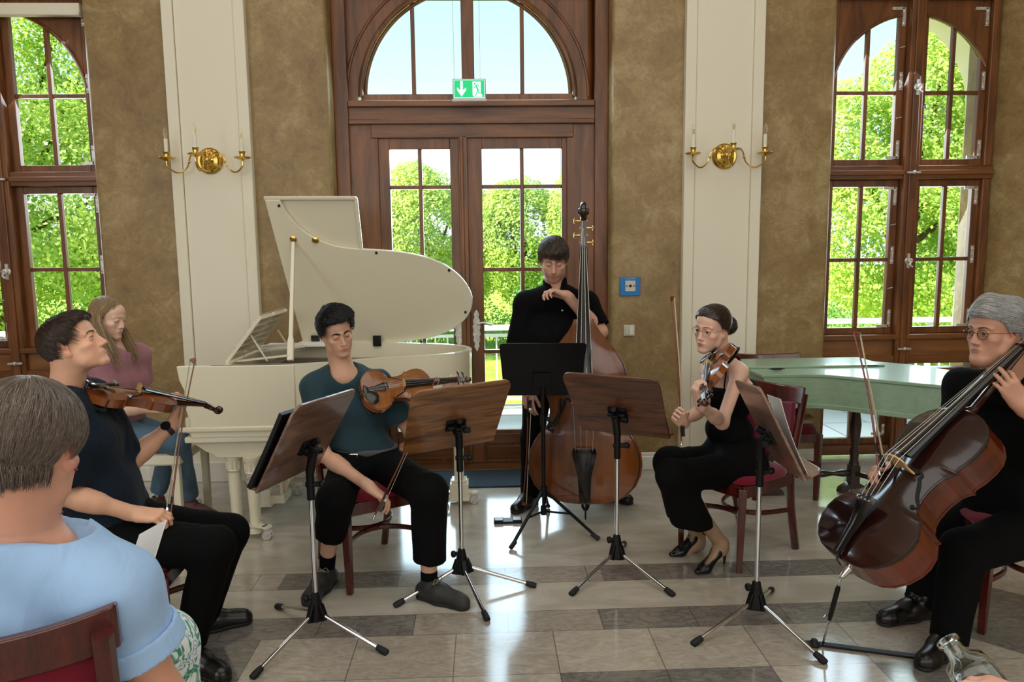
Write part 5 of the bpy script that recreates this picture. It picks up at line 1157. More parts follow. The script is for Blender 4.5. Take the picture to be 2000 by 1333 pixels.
# music desk with slats, carrying pages
mdo = P(455, 712, 4.45); md1 = P(530, 622, 4.45)
XD = V((0, 1, 0)); up_ = V((.62, 0, .78)).normalized(); og = V((-1.50, 4.22, 1.0))
m = MB(); 
for yy in (0, .27, .54): m.beam(og+PL+V((0, yy, 0)), og+PL+V((0, yy, 0))+up_*.34, .02, .012, up=XD)
for k_ in range(7): m.beam(og+PL+up_*(.03+.05*k_), og+PL+V((0, .54, 0))+up_*(.03+.05*k_), .028, .008, up=up_)
m.beam(og+PL+V((.22, .05, 0)), og+PL+V((.1, .05, 0))+V((.03, 0, .16)), .016, .008); m.beam(og+PL+V((.24, .5, 0)), og+PL+V((.13, .5, 0))+V((.03, 0, .14)), .016, .008)
for yy in (.06, .48): m.beam(og+PL+V((.03, yy, .0)), og+PL+V((.34, yy, .03)), .03, .012)
m.build('music_desk', M['piano'], root, bevel=.002)
pg = [(.0, .0), (.30, .0), (.30, .21), (.0, .21)]
for i, (y0_, s_, dz) in enumerate(((4.25, .04, .0), (4.53, .05, .005))):
    m = MB(); u_ = up_*1.0; nn = V((-.78, 0, .62)); o_ = V((-1.50, y0_, 1.01))+up_*.04+nn*.012
    m.prism([(0, 0), (.24, 0), (.24, .29), (0, .29)], o_, (0, 1, 0), tuple(up_), .002); tag(m.build('sheet_music', M['page'], None, autos=0), ['printed page leaning on the near half of the piano music desk', 'printed page leaning on the far half of the piano music desk'][i], 'sheet music')
m = MB(); p = F(560, 693, 1.06)
m = MB(); m.span((-1.26, 4.80, 1.012), (-.98, 4.985, 1.03)); tag(m.build('score', paper, None, bevel=.002), 'white score lying flat on the far rim of the piano behind the lid prop', 'score')
m = MB(); m.span((-1.45, 4.70, 1.012), (-1.22, 4.92, 1.028)); tag(m.build('score', paper2, None, bevel=.002), 'open music book lying behind the piano music desk', 'score')
# stool of the pianist
r = empty('piano_stool', (-1.95, 4.35, 0), label='white piano stool under the girl at the grand piano', cat='stool')
m = MB(); m.span((-.2, -.26, .43), (.2, .26, .50)); m.build('seat', M['piano'], r, bevel=.015)
for a in (-1, 1):
    for b in (-1, 1): m = MB(); m.beam((a*.16, b*.21, 0), (a*.16, b*.21, .44), .04, .04); m.build('leg', M['piano'], r, bevel=.004)
# ---------------------------------------------------------------- green harpsichord on turned stand
M['green'] = mat('sage_green_paint', '8ea88b', .38, noise=.1, scale=6, coat=.25, stretch=(1, 6, 6)); M['green_d'] = mat('sage_green_edge', '7d9879', .4)
root = empty('harpsichord', (2.2, 4.6, 0), label='sage green harpsichord on a dark turned trestle, in front of the right window', cat='harpsichord')
HP = -V((2.2, 4.6, 0)); ZH = .86; zb = .66
c0, c1, c2, c3, c4 = F(1452, 716, ZH), F(1493, 733, ZH), F(1860, 758, ZH), F(1885, 745, ZH), F(1640, 708, ZH)
# plan: keyboard end at left, long bentside towards the camera, tail at the right
A_ = V((c1.x, c1.y, 0)); Bt = V((2.62, 3.62, 0)); Ct = V((2.86, 3.72, 0)); Dd = V((2.58, 4.80, 0)); Ea = V((1.66, 4.86, 0))
bs = bez2([(A_.x, A_.y), (2.02, 4.28), (2.30, 4.06), (2.60, 3.80), (2.86, 3.62)], 6); plan = [(1.68, 4.84)]+bs+[(3.06, 3.78), (2.80, 4.55), (2.52, 4.84)]
m = MB(); m.prism(plan, HP+V((0, 0, zb)), (1, 0, 0), (0, 1, 0), ZH-zb-.02); m.build('case', M['green'], root, bevel=.004, autos=30)
ctr = V((2.4, 4.4, 0)); grow = lambda f: [((p[0]-ctr.x)*f+ctr.x, (p[1]-ctr.y)*f+ctr.y) for p in plan]
m = MB(); m.prism(grow(1.02), HP+V((0, 0, ZH-.02)), (1, 0, 0), (0, 1, 0), .02); m.prism(grow(1.015), HP+V((0, 0, zb-.012)), (1, 0, 0), (0, 1, 0), .03); m.build('lid', M['green'], root, bevel=.004, autos=30)
m = MB(); m.span(HP+V((1.66, 4.52, ZH+.0)), HP+V((2.56, 4.86, ZH+.014))); m.build('front_lid_flap', M['green'], root, bevel=.003)
m = MB(); q = F(1517, 722, ZH+.01); m.tube(bez([q+HP+V((-.05, 0, 0)), q+HP+V((-.03, 0, .006)), q+HP+V((.03, 0, .006)), q+HP+V((.05, 0, 0))], 4), .003, 6); m.box(q+HP, (.06, .03, .004)); m.box(F(1698, 714, ZH+.01)+HP, (.10, .02, .006)); m.build('hinge', M['black'], root)
hw = mat('dark_walnut_turned', '3d2a22', .3, coat=.3); prof = [(.03, .14), (.022, .16), (.034, .19), (.026, .22), (.030, .28), (.022, .31), (.028, .34), (.036, .46), (.022, .56), (.020, .66)]
L0, L1, L2, L3 = V((2.44, 4.62, 0)), V((1.86, 4.60, 0)), V((2.75, 3.95, 0)), V((1.80, 4.78, 0))
for q in (L0, L1, L2):
    m = MB(); m.lathe(prof, q+HP, (0, 0, 1), 16); m.box(q+HP+V((0, 0, .12)), (.062, .062, .13)); m.prism([(-.10, 0), (-.09, .03), (-.04, .06), (.04, .06), (.09, .03), (.10, 0)], q+HP+V((0, .03, 0)), (1, 0, 0), (0, 0, 1), .06); m.build('leg', hw, root, bevel=.003)
m = MB(); d = L1-L0; n = 24; m.tube([L0+HP+d*(i/n)+V((0, 0, .13)) for i in range(n+1)], [.014+.012*abs(math.sin(i/n*PI*4))**2 for i in range(n+1)], 12); m.tube([L0+HP+V((0, 0, .13)), L2+HP+V((0, 0, .13))], .018, 10); m.build('stretcher', hw, root)
# box and papers on the empty chair
m = MB(); m.span((1.96, 4.53, .494), (2.11, 4.67, .516)); m.beam((1.98, 4.54, .516), (2.10, 4.52, .545), .12, .004); tag(m.build('cardboard_box', mat('cardboard', 'b8977a', .8), bevel=.002), 'small open cardboard box on the seat of the empty chair', 'box')
# ---------------------------------------------------------------- wall fittings
def sconce(x, z, label, sw):
    y = WY-.042; r = empty('wall_sconce', (x, y, z), label=label, cat='wall lamp'); m = MB(); m.lathe([(.088, 0), (.088, .008), (.078, .016), (.066, .014), (.058, .024), (.035, .03), (.022, .05), (.0, .055)], (0, 0, 0), (0, -1, 0), 28); m.tube([(0, -.05, .0), (0, -.05, -.07)], [.018, .006], 12); m.ball((0, -.06, 0), .026, 14, 10); m.lathe([(.012, 0), (.015, .03), (.008, .05)], (0, -.055, .02), (0, 0, 1), 12); m.build('back_plate', M['brass'], r)
    for ex, ey, cz in ((-.25, -.10, .0), (.25, -.10, .0), (-.04*sw, -.22, .035)):
        m = MB(); L_ = V((ex, ey, 0)); pts = bez([(0, -.055, .0), L_*.22+V((0, -.03, .05)), L_*.42+V((0, -.02, .03)), L_*.55+V((0, 0, -.05)), L_*.78+V((0, 0, -.085)), L_+V((0, 0, -.045)), L_+V((0, 0, .0+cz*.3))], 6); m.tube(pts, .0055, 8); m.ball(L_*.48+V((0, -.01, -.012)), .010, 8, 6); a = m.build('arm', M['brass'], r)
        o_ = L_+V((0, 0, cz*.3)); m = MB(); m.lathe([(.006, -.012), (.02, -.004), (.045, .002), (.056, .010), (.055, .012), (.04, .006), (.012, .008)], o_, (0, 0, 1), 20); m.lathe([(.012, .008), (.019, .014), (.017, .03), (.020, .045), (.023, .048), (.023, .05), (.014, .05)], o_, (0, 0, 1), 18); m.build('candle_cup', M['brass'], a)
        m = MB(); m.lathe([(.0125, .045), (.0125, .135), (.008, .137)], o_, (0, 0, 1), 14); cs = m.build('candle_sleeve', M['white_wall'], a)
        m = MB(); m.lathe([(.006, .135), (.010, .148), (.0145, .165), (.012, .185), (.006, .203), (.001, .212)], o_, (0, 0, 1), 14); m.build('bulb', M['bulb'], a)
        m = MB(); m.tube([o_+V((-.004, 0, .14)), o_+V((-.004, 0, .172)), o_+V((.004, 0, .172)), o_+V((.004, 0, .14))], .0016, 5); m.build('filament', M['brass'], a)
    return r
k = Mt('clear_bulb_glass'); k.b.inputs['Base Color'].default_value = (1, .93, .82, 1); k.b.inputs['Transmission Weight'].default_value = .92; k.b.inputs['Roughness'].default_value = .03; k.b.inputs['IOR'].default_value = 1.2; M['bulb'] = k.m
sconce(-1.868, 2.262, 'brass three-arm candle sconce on the left white pilaster', .3); sconce(1.70, 2.27, 'brass three-arm candle sconce on the right white pilaster', .3)
# exit sign hanging on two wires
sg = empty('exit_sign', (-.083, 5.12, 2.72), label='green illuminated exit sign with arrow and running figure hanging on wires', cat='sign')
k = Mt('sign_green_lit'); k.b.inputs['Base Color'].default_value = (0, .45, .15, 1); k.b.inputs['Emission Color'].default_value = (0, .72, .22, 1); k.b.inputs['Emission Strength'].default_value = .55; SG = k.m
k = Mt('sign_white_lit'); k.b.inputs['Base Color'].default_value = (.8, .85, .95, 1); k.b.inputs['Emission Color'].default_value = (.7, .85, 1, 1); k.b.inputs['Emission Strength'].default_value = .55; SWh = k.m
m = MB(); w, h = .225, .135; m.span((-w/2, -.008, -h/2), (w/2, .012, h/2)); m.build('housing', mat('sign_grey_aluminium', '8f8f92', .4, .6), sg, bevel=.002)
MB().span((-w/2-.003, -.018, -h/2-.012), (w/2+.003, .018, -h/2)).build('base_strip', mat('sign_white_strip', 'd6d2cc', .5), sg, bevel=.002)
MB().span((-w/2+.007, -.010, -h/2+.007), (w/2-.007, -.0085, h/2-.006)).build('light_panel', SWh, sg)
MB().span((-w/2+.011, -.0115, -h/2+.012), (w/2-.011, -.0098, h/2-.011)).build('green_panel', SG, sg)
m = MB(); m.prism([(-.009, .052), (.009, .052), (.009, -.008), (.030, .010), (.030, -.008), (0, -.050), (-.030, -.008), (-.030, .010), (-.009, -.008)], (-.052, -.0115, 0), (1, 0, 0), (0, 0, 1), .001); m.build('arrow', SWh, sg)
m = MB(); m.prism([(-.028, .048), (.028, .048), (.028, -.030), (.038, -.040), (.038, -.052), (-.020, -.052), (-.028, -.040)], (.05, -.0115, 0), (1, 0, 0), (0, 0, 1), .001); m.build('doorway', SWh, sg)
m = MB(); y = -.0135
m.lathe([(.0062, 0), (.0062, .001)], (.038, y, .034), (0, -1, 0), 14)
for pts, wd in (((( .046, .022), (.060, -.010)), .010), (((.044, .024), (.036, .008), (.028, .006)), .004), (((.046, .026), (.058, .028), (.066, .014)), .004), (((.060, -.010), (.062, -.026), (.076, -.026)), .005), (((.056, -.012), (.046, -.034), (.040, -.046)), .005)):
    for a, b in zip(pts[:-1], pts[1:]): m.beam((a[0], y, a[1]), (b[0], y, b[1]), wd, .001, up=(0, 1, 0))
m.build('running_figure', SG, sg)
m = MB(); m.tube([(-.10, 0, h/2), (-.112, 0, 2.8)], .0012, 5); m.build('wire', M['chrome'], sg); m = MB(); m.tube([(.075, 0, h/2), (.072, 0, 2.8)], .0012, 5); m.build('wire', M['chrome'], sg)
# blue call point and switch
q = P(1231, 560, WY-.02); r = empty('call_point', q, label='blue square call point with a white centre, on the brown wall right of the door', cat='call point')
MB().span((-.073, -.0, -.068), (.073, .02, .068)).build('housing', mat('signal_blue', '1478c0', .4), r, bevel=.004)
m = MB(); m.span((-.036, -.004, -.034), (.036, .001, .042)); m.build('window_plate', mat('call_point_plate', 'cfcabc', .4), r, bevel=.001)
m = MB(); m.lathe([(.010, 0), (.010, .002)], (0, -.004, .004), (0, -1, 0), 14)
for s in (-1, 1): m.prism([(s*.016, .0), (s*.030, .006), (s*.030, -.006)], (0, -.0045, .004), (1, 0, 0), (0, 0, 1), .001)
m.build('press_mark', M['black'], r)
def text(body, size, loc, m, parent, name='lettering', rot=(PI/2, 0, 0)):
    c = bpy.data.curves.new(name, 'FONT'); c.body = body; c.size = size; c.extrude = .0004; c.align_x = 'CENTER'; c.align_y = 'CENTER'; o = bpy.data.objects.new(name, c); COL.objects.link(o); c.materials.append(m); bpy.context.view_layer.update(); me = bpy.data.meshes.new_from_object(o.evaluated_get(bpy.context.evaluated_depsgraph_get())); bpy.data.objects.remove(o); o = bpy.data.objects.new(name, me); COL.objects.link(o); o.parent = parent; o.location = loc; o.rotation_euler = rot; return o
text('HAUSALARM', .0125, (0, -.001, .055), mat('grey_white_print', 'b8ccd8', .5), r)
q = P(1229, 646, WY-.012); r = empty('light_switch', q, label='white double light switch with two rockers, below the blue call point', cat='light switch')
MB().span((-.041, 0, -.041), (.041, .012, .041)).build('surround', mat('switch_cream', 'c9bfae', .4), r, bevel=.003)
for x0, x1, c_ in ((-.031, -.002, 'c8cbb0'), (.000, .031, 'e4ddd0')): MB().span((x0, -.005, -.032), (x1, .002, .032)).build('rocker', mat('switch_rocker_'+c_, c_, .3), r, bevel=.002)
# pedal / phone on the floor by the bassist
q = F(992, 1020); r = empty('foot_pedal', (q.x, q.y, 0), label='flat black page-turner pedal with two pads on the floor beside the bassist', cat='pedal')
MB().span((-.085, -.035, 0), (.085, .035, .014)).build('base', M['black'], r, bevel=.003)
for s in (-1, 1): MB().span((s*.055-.026, -.03, .014), (s*.055+.026, .03, .022)).build('pad', M['leather'], r, bevel=.003)
# ---------------------------------------------------------------- the instruments
VB = (varnish('amber_brown_varnish', '8a4a1e', '4e2610'), varnish('dark_amber_spruce_varnish', '7a3d18', '47210e'), varnish('brown_neck_varnish', '4a2412', '241008'))
vB = fiddle('violin', .356, 'violin', place((-1.504, 2.736, 1.13), (.626, .725, -.287), (.1, -.2, 1)), 'reddish brown violin held by the man in the navy shirt at the left', 'violin', VB, .031, .016, chin=True)
VD = (varnish('orange_brown_varnish', '9a5a2a', '6a3614'), varnish('golden_spruce_varnish', 'a0632e', '74431c'), varnish('brown_neck_varnish_two', '5a3018', '2e160a'))
vD = fiddle('viola', .38, 'viola', frame((-.612, 3.54, .945), (.874, .485, .017), (-.288, .491, .822), (.391, -.723, .569)), 'golden brown viola held across the chest of the man in the teal T-shirt', 'viola', VD, .034, .017, chin=True)
VF0 = P(1403, 690, 3.50)
def aim(a, x, y, L, far=True):
    """point on the sight line of pixel x,y at distance L from a"""
    d = ray(x, y); o = CAMP-V(a); A = d.dot(d); B = 2*o.dot(d); C = o.dot(o)-L*L; q = max(0, B*B-4*A*C); t = (-B+(1 if far else -1)*math.sqrt(q))/(2*A); return CAMP+d*t
VFd = (aim(VF0, 1368, 787, .585, False)-VF0).normalized()
VF = (varnish('honey_brown_varnish', '9a5518', '6a330c'), varnish('honey_spruce_varnish', '9a5a20', '6b3812'), varnish('dark_neck_varnish', '4a1f10', '260d06'))
vF = fiddle('violin', .356, 'violin', place(VF0, VFd, (-.75, .1, .6)), 'honey brown violin held by the woman in black at the right', 'violin', VF, .031, .016, chin=True)
CT = V((1.315, 2.56, .462))
VC = (varnish('deep_red_cello_varnish', '6a2a10', '2e0f06', sc=.5), varnish('dark_red_black_cello_varnish', '2e120e', '110606', sc=.5, rough=.16), varnish('dark_cello_neck', '3a160c', '1c0a06', sc=.5))
vC = fiddle('cello', .755, 'cello', place(CT, (.688, .138, .712), (-.68, -.16, .66)), 'large dark red cello leaning against the grey-haired man at the right', 'cello', VC, .118, .03, endpin=.34, pin_to=F(1606, 1262))
VE = (varnish('amber_bass_varnish', '7a3c12', '45200a', sc=.4), varnish('amber_bass_spruce', '7c4214', '4c260c', sc=.4), varnish('dark_bass_neck', '351509', '1a0a05', sc=.4))
vE = fiddle('double_bass', 1.10, 'bass', place((.575, 4.15, .125), (.012, .135, .99), (-.16, -.97, .12)), 'amber brown double bass held upright by the standing man', 'double bass', VE, .19, .035, endpin=.12)
# ---------------------------------------------------------------- building a person
def aim(a, x, y, L, far=True):
    """point on the sight line of pixel x,y at distance L from a"""
    d = ray(x, y); o = CAMP-V(a); A = d.dot(d); B = 2*o.dot(d); C = o.dot(o)-L*L; q = max(0, B*B-4*A*C); t = (-B+(1 if far else -1)*math.sqrt(q))/(2*A); return CAMP+d*t
ZD = {'short': ([0, 35, 55, 70, 84, 95, 112, 150, 180], [.078, .072, .046, .012, -.008, .018, -.045, -.072, -.078]),
      'fringe': ([0, 35, 55, 70, 84, 95, 112, 150, 180], [.046, .046, .036, .006, -.012, .018, -.045, -.070, -.076]),
      'back': ([0, 35, 55, 70, 84, 95, 112, 150, 180], [.084, .076, .052, .030, .012, .012, -.030, -.060, -.062]),
      'long': ([0, 35, 55, 66, 84, 95, 112, 150, 180], [.082, .074, .046, .0, -.06, -.07, -.09, -.10, -.10])}
HC, HR = np.array([0, -.020, .034]), np.array([.0805, .099, .0905])
def hair(H, s, root, style, m, thick=.010, n=1500, whorl=(0, -.05, .125), bias=(0, .3, -.2), seg=7, step=.010, r=.0013, lift=(.0, .05), seed=1, jitter=.12, capmat=None, noise_=.003, part=None, down=.0, zl=None, squash=(1, 1, 1), vol=None, over=.12):
    az, zz = ZD[style] if zl is None else zl; R_ = (HR+thick)*np.array(squash); Hs = H @ Matrix.Diagonal((s, s, s, 1)); rt = root.matrix_world.inverted()
    def zline(x, y): return np.interp(np.degrees(np.abs(np.arctan2(x, y+.02))), az, zz)
    vf = (lambda x, y, z: 0) if vol is None else vol
    S = Solid(); c = HC
    def f(x, y, z):
        x, y, z = np.broadcast_arrays(x, y, z)
        q = [(x-c[0])/R_[0], (y-c[1])/R_[1], (z-c[2])/R_[2]]; k0 = np.sqrt(q[0]**2+q[1]**2+q[2]**2); d = (k0-1)*.09
        d = d-vf(x, y, z)+noise_*np.sin(x*160+3*np.sin(z*60))*np.sin(z*90+y*130+seed)
        zl2 = zline(x, y); d = d+min(.008, thick*.5)*np.clip(1-(z-zl2)/.018, 0, 1); g = (zl2-z)*.8+.0008*np.sin(x*300+seed)
        return np.maximum(d, g).astype(F4)
    S.fn(f, (-.13, -.17, -.13), (.13, .13, .18)); vs_, fs = S.net(.0042)
    o = np_mesh('hair', vs_, fs, capmat or m); at = o.data.attributes.new('hv', 'FLOAT', 'POINT'); at.data.foreach_set('value', (.3+.2*np.sin(vs_[:, 0]*400+vs_[:, 1]*300)).astype(F4) if len(o.data.vertices) == len(vs_) else np.full(len(o.data.vertices), .3, F4))
    o.parent = root; o.matrix_local = rt @ Hs
    rs = np.random.default_rng(seed); pts = []; near_ = []
    while len(pts) < n:
        d = rs.normal(size=3); d /= np.linalg.norm(d); p = HC+d*R_
        zl_ = zline(p[0], p[1])
        if p[2] > zl_+.004: pts.append(p+d*float(vf(p[0], p[1], p[2]))); near_.append((p[2]-zl_)/(seg*step))
    wh = np.array(whorl); bi = np.array(bias)
    def flow(p, t):
        nr = (p-HC)/R_**2; nr /= np.linalg.norm(nr, axis=1)[:, None]; g = p-wh
        if part is not None: g = g+np.stack([np.sign(p[:, 0]-part)*.12, np.zeros(len(p)), np.zeros(len(p))], 1)
        g = g/(np.linalg.norm(g, axis=1)[:, None]+1e-6)+bi; g -= nr*(g*nr).sum(1)[:, None]; g /= np.linalg.norm(g, axis=1)[:, None]+1e-9
        g[:, 2] -= down*t; return g
    def surf(p, t):
        q = (p-HC)/R_; l = np.linalg.norm(q, axis=1); tgt = 1+lift[0]+(lift[1]-lift[0])*t; 
        if vol is not None: tgt = tgt+np.array([float(vf(a[0], a[1], a[2])) for a in p])/.09 if len(p) < 1 else tgt+vf(p[:, 0], p[:, 1], p[:, 2])/.09
        k = np.where(p[:, 2] > -.03, tgt/l, np.maximum(1, 1.0/l)); return HC+q*k[:, None]*R_
    me = locks('hair_locks', np.array(pts), flow, root, m, r, seg, step, surf, seed, jitter, lens=rs.uniform(.6, 1.3, n)*np.clip(np.array(near_)*1.15+over, .12+over*.5, 1))
    o2 = bpy.data.objects.new('hair_locks', me); COL.objects.link(o2); o2.parent = o
    return o
def lateral(f): f = V(f); f.z = 0; f.normalize(); return f.cross(V((0, 0, 1)))
def torso(S, J, g=0.0, w=1.0, chest=1.0, belly=1.0):
    lp, lc = J['lat_p'], J['lat_c']
    S.cap(J['pel']-lp*.075*w, J['pel']+lp*.075*w, (.112+g)*w, k=.06); S.cap(J['wai']-lc*.055*w, J['wai']+lc*.055*w, (.102*belly+g)*w, k=.09)
    S.cap(J['che']-lc*.075*w, J['che']+lc*.075*w, (.112*chest+g)*w, k=.09)
    up = (J['nek']-J['che']).normalized()
    S.cap(J['nek']-up*.055-lc*.05, J['nek']-up*.055+lc*.05, .070+g, k=.07)
    for a in ('shL', 'shR'): S.cap(J['nek']-up*.035, J[a], .046+g, .052+g, k=.05)
def skin_person(J, H, s=1.0, male=True, arms=('L', 'R'), legs=(), nr=.056, ar=1.0, **hk):
    S = Solid(); torso(S, J, -.014, J.get('w', 1.0)); p = add_head(S, H, s, **hk)
    S.cap(J['nek']-V((0, 0, .03)), p(0, -.030, -.045), nr*1.08*s, nr*s, k=.035); S.cap(p(0, -.045, -.03), J['nek']+V((0, 0, -.01)), nr*s*.9, nr*s, k=.03)
    for a in arms:
        S.cap(J['sh'+a], J['el'+a], .048*ar, .040*ar, k=.04); S.cap(J['el'+a], J['wr'+a], .040*ar, .0275*ar, k=.03); m_ = J['el'+a].lerp(J['wr'+a], .3); S.cap(m_, J['el'+a].lerp(J['wr'+a], .45), .040*ar, .036*ar, k=.03)
    for a in legs:
        S.cap(J['kn'+a], J['an'+a], .054, .034, k=.03); S.cap(J['kn'+a].lerp(J['an'+a], .25), J['kn'+a].lerp(J['an'+a], .5), .054, .046, k=.03); S.cap(J['an'+a], J['an'+a]-V((0, 0, .03)), .034, .036, k=.02)
    return S, p
def shoe(nm, an, toe, floor, root, m, sole_m, L=.27, heel=0.0, k_=1.0, trim=None):
    """an: ankle joint; toe: horizontal direction"""
    S = Solid(); d = V((toe[0], toe[1], 0)).normalized(); b = V((an.x, an.y, floor)); sd = d.cross(V((0, 0, 1)))
    hp = b-d*.035*k_; tp = b+d*(L-.075)*k_; hz = .042
    S.cap(hp+V((0, 0, hz)), b+d*.06+V((0, 0, .045)), .038*k_, .040*k_, k=.03); S.cap(b+d*.05+V((0, 0, .05)), tp-d*.035+V((0, 0, .030)), .042*k_, .034*k_, k=.04); S.cap(tp-d*.06-sd*.012+V((0, 0, .024)), tp-d*.025+V((0, 0, .024)), .034, .026, k=.03)
    S.cap(b+V((0, 0, .05)), b+V((0, 0, .095)), .043*k_, .040*k_, k=.02); S.cap(b+V((0, 0, .085)), b+V((0, 0, .2)), .031, .034, k=.004, mode='s')
    S.plane((b.x, b.y, floor+.012), (0, 0, -1), .004)
    vs_, fs = S.net(.0048); o = np_mesh(nm, vs_, fs, m, root)
    S2 = Solid(); S2.cap(hp+V((0, 0, .01)), b+d*.06+V((0, 0, .01)), .036*k_, .034*k_, k=.03); S2.cap(b+d*.06+V((0, 0, .01)), tp-d*.03+V((0, 0, .01)), .038*k_, .036*k_, k=.04); S2.plane((b.x, b.y, floor+.018), (0, 0, 1), .003); S2.plane((b.x, b.y, floor+.001), (0, 0, -1), .003)
    vs_, fs = S2.net(.005); np_mesh('sole', vs_, fs, sole_m, o)
    if trim:
        mb = MB()
        for i in range(5):
            c = b+d*(.055+.018*i)+V((0, 0, .098-.009*i)); mb.tube([c-sd*.018, c+V((0, 0, .004)), c+sd*.018], .0022, 6)
        c = b+d*.05+V((0, 0, .102)); mb.tube(bez([c, c+sd*.02+V((0, 0, .015)), c+sd*.035-V((0, 0, .005)), c], 4), .0018, 5); mb.tube(bez([c, c-sd*.02+V((0, 0, .015)), c-sd*.035-V((0, 0, .005)), c], 4), .0018, 5)
        mb.build('laces', trim, o)
    return o
def pump(nm, an, toe, floor, root, m, hh=.085):
    """high heeled court shoe"""
    S = Solid(); d = V((toe[0], toe[1], 0)).normalized(); sd = d.cross(V((0, 0, 1))); b = V((an.x, an.y, floor)); up = V((0, 0, 1))
    H0 = b-d*.02+up*(hh+.022); B0 = b+d*.115+up*.020; T0 = b+d*.165+up*.014
    S.cap(H0, b+d*.03+up*(hh+.004), .029, .026, k=.02); S.cap(b+d*.02+up*(hh+.005), B0, .026, .030, k=.03); S.cap(B0, T0, .030, .018, k=.02, flat=(up, .7))
    S.cap(b-d*.01+up*(hh+.045), b+d*.07+up*(hh-.005), .024, .024, k=.008, mode='s'); S.cap(b+d*.06+up*(hh+.0), b+d*.11+up*.046, .024, .018, k=.008, mode='s')
    S.cap(b-d*.034+up*(hh+.0), b-d*.028+up*.006, .012, .005, k=.012); S.plane((b.x, b.y, floor+.001), (0, 0, -1), .002)
    vs_, fs = S.net(.0036); return np_mesh(nm, vs_, fs, m, root)
def pump_foot(S, an, toe, hh=.085):
    d = V((toe[0], toe[1], 0)).normalized(); up = V((0, 0, 1)); b = V((an.x, an.y, an.z))
    z0 = an.z-.07-hh
    S.cap(an, V((an.x, an.y, z0+hh+.03))-d*.012, .030, .026, k=.02); S.cap(an-up*.01, V((an.x, an.y, z0))+d*.11+up*.032, .026, .022, k=.03)
def folds(amp, sc, seed, squeeze=(1, 1, 1)):
    def f(x, y, z): 
        a = vnoise(x*squeeze[0], y*squeeze[1], z*squeeze[2], sc, seed); b = vnoise(x*squeeze[0], y*squeeze[1], z*squeeze[2], sc*2.3, seed+3); return amp*(np.abs(a)*1.4-.5)+amp*.4*b
    return f
def garment(nm, S, m, root, h=.0085, **kw):
    vs_, fs = S.net(h); return np_mesh(nm, vs_, fs, m, root, **kw)
def trousers(J, m, root, g=.016, hemr=.055, hem=('L', 'R'), cut=None, nm='trousers', fold=.004, kr=.066, wr=.06, waist_cut=None, h=.009, thr=.088):
    S = Solid(); lp = J['lat_p']; w = J.get('w', 1.0)
    S.cap(J['pel']-lp*.075*w, J['pel']+lp*.075*w, (.116+g*.6)*w, k=.06); S.cap(J['pel'].lerp(J['wai'], .5)-lp*.06*w, J['pel'].lerp(J['wai'], .5)+lp*.06*w, (.106+g*.5)*w, k=.06)
    for a in 'LR':
        c = 1.0 if cut is None else cut[a]; hp, kn, an = J['hip'+a], J['kn'+a], J['an'+a]; e = kn.lerp(an, c)
        S.cap(hp, kn, thr+g*.5, kr+g*.4, k=.045); n = (an-kn).normalized(); S.cap(kn, e, kr+g*.4, hemr+(kr-hemr)*(1-c)*.3, k=.03, fe=True); S.cap(e-n*.05, e+n*.004, hemr-.026, hemr-.021, k=.004, mode='s', fe=True)
    if waist_cut is not None: S.plane(waist_cut[0], waist_cut[1], .004)
    if fold: S.disp(folds(fold, 17, 2, (1, 1, .7)))
    return garment(nm, S, m, root, h)
def glasses(H, s, root, m, r=.0225, z0=-.003):
    mb = MB(); g = MB(); p = lambda x, y, z: H @ V((x*s, y*s, z*s))
    for sg in (-1, 1):
        c = (sg*.031, .0945, z0); n = 28; mb.tube([p(c[0]+r*math.cos(2*PI*i/n), c[1]-abs(math.cos(2*PI*i/n))*.001-.004*(sg*math.cos(2*PI*i/n)+1)*.5, c[2]+r*.9*math.sin(2*PI*i/n)) for i in range(n+1)], .0011*s, 6)
        g.add([p(c[0]+r*math.cos(2*PI*i/n), c[1]-.001-.004*(sg*math.cos(2*PI*i/n)+1)*.5, c[2]+r*.9*math.sin(2*PI*i/n)) for i in range(n)], [tuple(range(n))])
        mb.tube([p(sg*(.031+r), .0895, z0+.006), p(sg*.070, .075, z0+.008), p(sg*.0835, .02, z0+.006), p(sg*.0845, -.012, z0+.002), p(sg*.083, -.022, z0-.012)], .0011*s, 6)
    mb.tube([p(-.0095, .0945, z0+.004), p(0, .0975, z0+.007), p(.0095, .0945, z0+.004)], .0011*s, 6)
    o = mb.build('spectacles', m, root); g.build('lenses', M['glass'], o); return o
def rot_to(f, up):     # head matrix from origin, forward, up
    def mk(o): y = V(f).normalized(); x = y.cross(V(up)).normalized(); z = x.cross(y); return frame(o, x, y, z)
    return mk
SK = lambda h: srgb(h)
def finish_skin(S, root, boxes, base, paint, h=.008, m=None):
    vs_, fs = S.regions(h, boxes); o = np_mesh('body', vs_, fs, m or M['skin'], root, paint=paint, base=base); return o
def proot(nm_label, at, cat='person'): return empty('person', (at.x, at.y, 0), label=nm_label, cat=cat)
class Loc:   # parts of a person are modelled in world space, then shifted under the root
    def __init__(s, root): s.root = root; s.before = set(bpy.data.objects)
    def done(s):
        bpy.context.view_layer.update(); off = Matrix.Translation(-s.root.location)
        for o in [q for q in bpy.data.objects if q not in s.before and q.parent == s.root and not q.get('placed')]:
            o.matrix_local = off @ o.matrix_local
